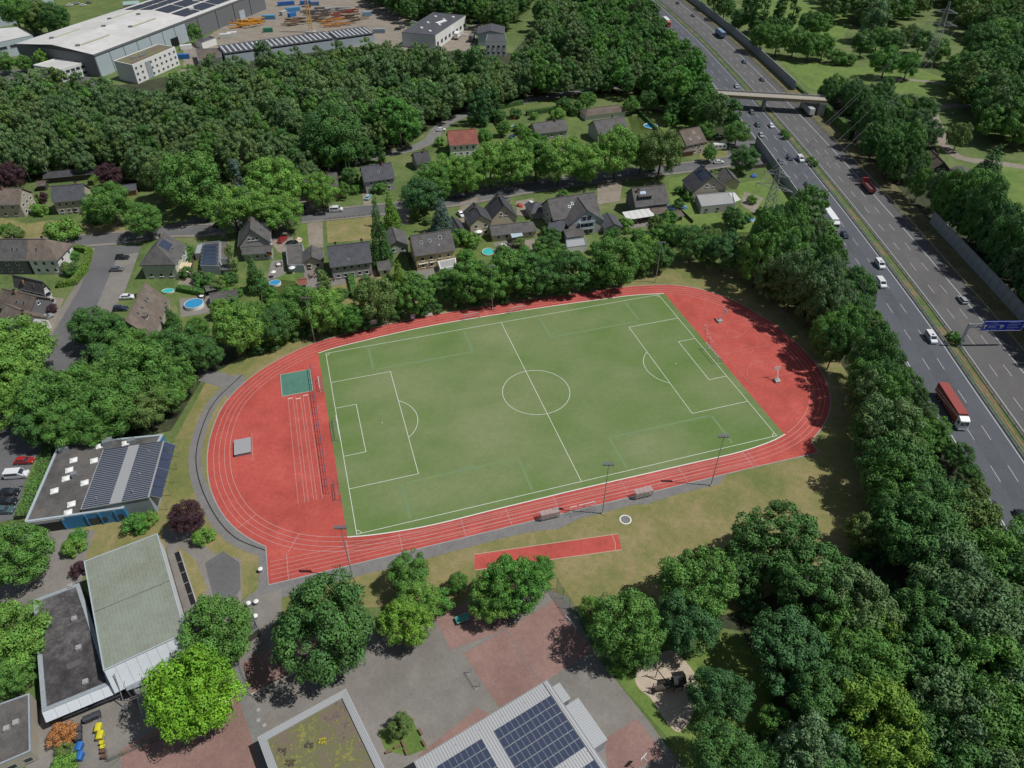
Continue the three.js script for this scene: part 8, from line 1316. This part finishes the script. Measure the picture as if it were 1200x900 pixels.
// ---------------------------------------------------------------- power line
function pylon(label, pos, turn, H, arms) {
  const t = thing('pylon', label, 'pylon', pos, turn), w0 = H * 0.085, wAt = (y) => w0 * Math.pow(1 - y / H, 0.8) * 0.92 + 0.28, leg = [], br = [], N = 12, ys = Array.from({ length: N + 1 }, (_, i) => (H * i) / N);
  for (const [a, b] of [[1, 1], [1, -1], [-1, 1], [-1, -1]]) for (let i = 0; i < N; i++) leg.push(bar([a * wAt(ys[i]), ys[i], b * wAt(ys[i])], [a * wAt(ys[i + 1]), ys[i + 1], b * wAt(ys[i + 1])], 0.11, 4));
  for (let i = 0; i < N; i++) for (let k = 0; k < 4; k++) { const c = [[1, 1], [1, -1], [-1, -1], [-1, 1]], p = c[k], q = c[(k + 1) % 4], a = wAt(ys[i]), b = wAt(ys[i + 1]); br.push(bar([p[0] * a, ys[i], p[1] * a], [q[0] * b, ys[i + 1], q[1] * b], 0.055, 3), bar([q[0] * a, ys[i], q[1] * a], [p[0] * b, ys[i + 1], p[1] * b], 0.055, 3), bar([p[0] * b, ys[i + 1], p[1] * b], [q[0] * b, ys[i + 1], q[1] * b], 0.05, 3)); }
  mesh('legs', merged(leg), M.galv, t); mesh('bracing', merged(br), M.galv, t);
  const tips = []; for (const [f, l] of arms) { const y = H * f, a = wAt(y), list = []; for (const s of [-1, 1]) { for (const z of [-1, 1]) list.push(bar([s * a, y, z * a], [s * l, y + 0.2, 0], 0.08, 4), bar([s * a, y + 1.7, z * a], [s * l, y + 0.2, 0], 0.07, 4)); for (let k = 1; k < 5; k++) { const g = k / 5, x = s * (a + (l - a) * g); list.push(bar([x, y + 0.1 * g, a * (1 - g)], [x, y + 1.7 - 1.5 * g, -a * (1 - g)], 0.05, 3), bar([x, y, -a * (1 - g)], [x, y, a * (1 - g)], 0.05, 3)); } tips.push([s * l, y - 1.2, 0]); mesh('insulator', bar([s * l, y + 0.2, 0], [s * l, y - 1.2, 0], 0.1, 6), M.wBrick, t); } mesh('cross_arm', merged(list), M.galv, t); }
  t.updateMatrixWorld(true); return tips.map((p) => new THREE.Vector3(...p).applyMatrix4(t.matrixWorld));
}
const py1 = G(893, 277), py2 = G(1086, 78), dirv = py2.clone().sub(py1), pt = Math.atan2(-dirv.z, dirv.x) + Math.PI / 2;
const tipsA = pylon('lattice pylon standing on the lawn beside the motorway', [py1.x, 0, py1.z], pt, 26, [[0.72, 6.5], [0.9, 4.6]]), tipsB = pylon('lattice pylon on the far meadow', [py2.x, 0, py2.z], pt, 34, [[0.66, 8], [0.84, 6]]);
const south = [new THREE.Vector3(104, 22, 30), new THREE.Vector3(116, 22, 30), new THREE.Vector3(106, 27, 30), new THREE.Vector3(114, 27, 30)];
const wireM = flat(0.3, 0.31, 0.32, 0.5, 0.4);
function wire(a, b, sag, label) { const p = []; for (let i = 0; i <= 24; i++) { const f = i / 24, v = a.clone().lerp(b, f); v.y -= sag * 4 * f * (1 - f); p.push(v.sub(a)); } const m = mesh('power_line', new THREE.TubeGeometry(new THREE.CatmullRomCurve3(p), 48, 0.035, 4), wireM); m.position.copy(a); tag(m, label, 'power line', label.includes('far') ? 'wires to the far pylon' : 'wires over the tree belt'); }
tipsA.forEach((a, i) => wire(a, tipsB[i], 5, 'power line wire strung between the two pylons over to the far meadow')); tipsA.forEach((a, i) => wire(a, south[i], 6, 'power line wire running from the lawn pylon over the tree belt'));
// ---------------------------------------------------------------- garden clutter
for (const p of [[[210, 350], [246, 346], [250, 366], [212, 372]], [[318, 306], [334, 304], [334, 322], [312, 330]], [[380, 325], [406, 322], [408, 332], [384, 336]], [[420, 318], [440, 315], [442, 328], [422, 330]], [[578, 285], [604, 280], [606, 296], [584, 302]], [[730, 256], [770, 252], [772, 264], [734, 268]], [[486, 318], [516, 312], [518, 324], [490, 328]], [[355, 318], [374, 314], [376, 336], [360, 338]]]) sheet('patio', px2w(p), Y.path + 0.02, (p[0][0] === 420 ? M.redPaver : M.yard));
function tableSet(x, y, label) { const p = G(x, y), t = thing('garden_table', label, 'garden table', [p.x, Y.path + 0.02, p.z], (x * 0.7) % 3); const g = cyl(0.7, 0.7, 0.05, 0, 0.73, 0, 18); mesh('table_top', g, x % 2 ? M.white : M.wood, t); for (const [a, b] of [[0.4, 0.4], [-0.4, 0.4], [0.4, -0.4], [-0.4, -0.4]]) mesh('leg', bar([a, 0, b], [a * 0.8, 0.72, b * 0.8], 0.03), M.steel, t);
  for (let i = 0; i < 4; i++) { const q = (i * Math.PI) / 2 + 0.4, c = thing('garden_chair', 'garden chair round the ' + label.replace(/^round /, ''), 'garden chair', [p.x + Math.cos(q) * 1.15, Y.path + 0.02, p.z + Math.sin(q) * 1.15], -q - Math.PI / 2, label); mesh('seat', box(0.48, 0.05, 0.48, 0, 0.44, 0), M.darkWood, c); mesh('backrest', box(0.48, 0.5, 0.05, 0, 0.72, -0.24), M.darkWood, c); for (const [a, b] of [[0.2, 0.2], [-0.2, 0.2], [0.2, -0.2], [-0.2, -0.2]]) mesh('leg', box(0.04, 0.42, 0.04, a, 0.21, b), M.steel, c); } }
tableSet(388, 329, 'round garden table behind the dark roofed semi'); tableSet(431, 322, 'round garden table on the red terrace'); tableSet(594, 291, 'round garden table beside the turquoise pool'); tableSet(327, 312, 'round garden table beside the flagpole'); tableSet(752, 261, 'round garden table in front of the white pergola'); tableSet(366, 325, 'round garden table by the gabled garage'); tableSet(237, 349, 'round garden table beside the large round pool'); tableSet(828, 246, 'round garden table on the terrace of the flat extension');
const tramp = (x, y, label) => { const p = G(x, y, 0.8), t = thing('trampoline', label, 'trampoline', [p.x, 0, p.z]); mesh('mat', cyl(1.5, 1.5, 0.04, 0, 0.8, 0, 26), M.black, t); const r = new THREE.TorusGeometry(1.62, 0.14, 7, 28); r.rotateX(Math.PI / 2); r.translate(0, 0.82, 0); mesh('pad', r, flat(0.04, 0.12, 0.35), t); for (let i = 0; i < 6; i++) { const a = i * 1.047; mesh('leg', bar([Math.cos(a) * 1.6, 0, Math.sin(a) * 1.6], [Math.cos(a) * 1.6, 0.8, Math.sin(a) * 1.6], 0.04), M.steel, t); } };
tramp(786, 243, 'trampoline with blue pad on the lawn beside the black roofed house'); tramp(600, 160, 'trampoline with blue pad on the lawn of the red roofed house');
for (const [x, y, r, gg, b, l] of [[377, 322, 0.03, 0.1, 0.4, 'blue tarpaulin heap beside the gabled garage'], [632, 240, 0.05, 0.3, 0.6, 'light blue tarpaulin heap behind the hipped garage'], [883, 207, 0.03, 0.12, 0.42, 'blue tarpaulin over goods beside the small gabled garage'], [801, 244, 0.1, 0.22, 0.4, 'blue-grey cover over goods beside the brown shed'], [609, 242, 0.4, 0.06, 0.04, 'red covered heap behind the cream gabled house'], [350, 282, 0.6, 0.45, 0.4, 'pinkish covered heap beside the flat double garage'], [604, 138, 0.45, 0.08, 0.06, 'red awning-like cover behind the red roofed house']]) { const p = G(x, y), t = thing('covered_heap', l, 'covered goods', [p.x, Y.lawn, p.z], x); seed = x; const g = new THREE.IcosahedronGeometry(1, 2), a = g.attributes.position; const m = new Map(); for (let i = 0; i < a.count; i++) { const k = [a.getX(i), a.getY(i), a.getZ(i)].map((v) => v.toFixed(2)).join(); if (!m.has(k)) m.set(k, rr(0.8, 1.15)); const f = m.get(k); a.setXYZ(i, a.getX(i) * 1.5 * f, Math.max(0, a.getY(i)) * 1.1 * f, a.getZ(i) * 1.1 * f); } g.computeVertexNormals(); mesh('tarpaulin', g, flat(r, gg, b, 0.6), t); mesh('pallet', box(2.2, 0.14, 1.5, 0, 0.07, 0), M.wood, t); }
function paling(label, pts, h, m) { const w = px2w(pts), o = w[0], t = thing('garden_fence', label, 'fence', [o[0], 0, o[1]]); for (let i = 0; i < w.length - 1; i++) { const a = w[i], b = w[i + 1], d = Math.hypot(b[0] - a[0], b[1] - a[1]), n = Math.max(1, Math.round(d / 1.8)), q = Math.atan2(-(b[1] - a[1]), b[0] - a[0]); for (let k = 0; k < n; k++) { const f = (k + 0.5) / n; mesh('panel', geoKey('pl' + h, () => box(1.7, h, 0.05, 0, h / 2, 0)), m, t).position.set(a[0] + (b[0] - a[0]) * f - o[0], 0.06, a[1] + (b[1] - a[1]) * f - o[1]); t.children[t.children.length - 1].rotation.y = q; mesh('post', geoKey('pp' + h, () => box(0.1, h + 0.15, 0.1, 0, h / 2, 0)), M.darkWood, t).position.set(a[0] + ((b[0] - a[0]) * k) / n - o[0], 0.05, a[1] + ((b[1] - a[1]) * k) / n - o[1]); } } }
paling('timber fence between the flagpole lawn and the spruce garden', [[306, 318], [308, 362]], 1.5, M.wood); paling('dark timber fence behind the semi garden', [[380, 352], [412, 346]], 1.4, M.darkWood); paling('grey panel fence between the semi and the yellow house', [[478, 292], [482, 330]], 1.6, M.darkWood); paling('timber fence beside the cream annexe garden', [[632, 275], [650, 305]], 1.5, M.wood); paling('low timber fence along the lawn of the dormer house', [[795, 246], [812, 262]], 1.2, M.darkWood); paling('pale fence at the front lawns of the dark roofed semi', [[381, 258], [438, 252]], 0.8, M.concrete); paling('dark fence at the end of the residential street', [[862, 200], [898, 196]], 1.6, M.darkWood); paling('fence beside the solar garage garden', [[228, 296], [226, 318]], 1.2, M.wood); paling('fence behind the pool lawn of the terrace-roof house', [[738, 134], [760, 130], [780, 134]], 1.6, M.darkWood); paling('fence between the lawns beside the red roofed house', [[578, 142], [590, 162]], 1.3, M.wood);
renderer.render(scene, camera);
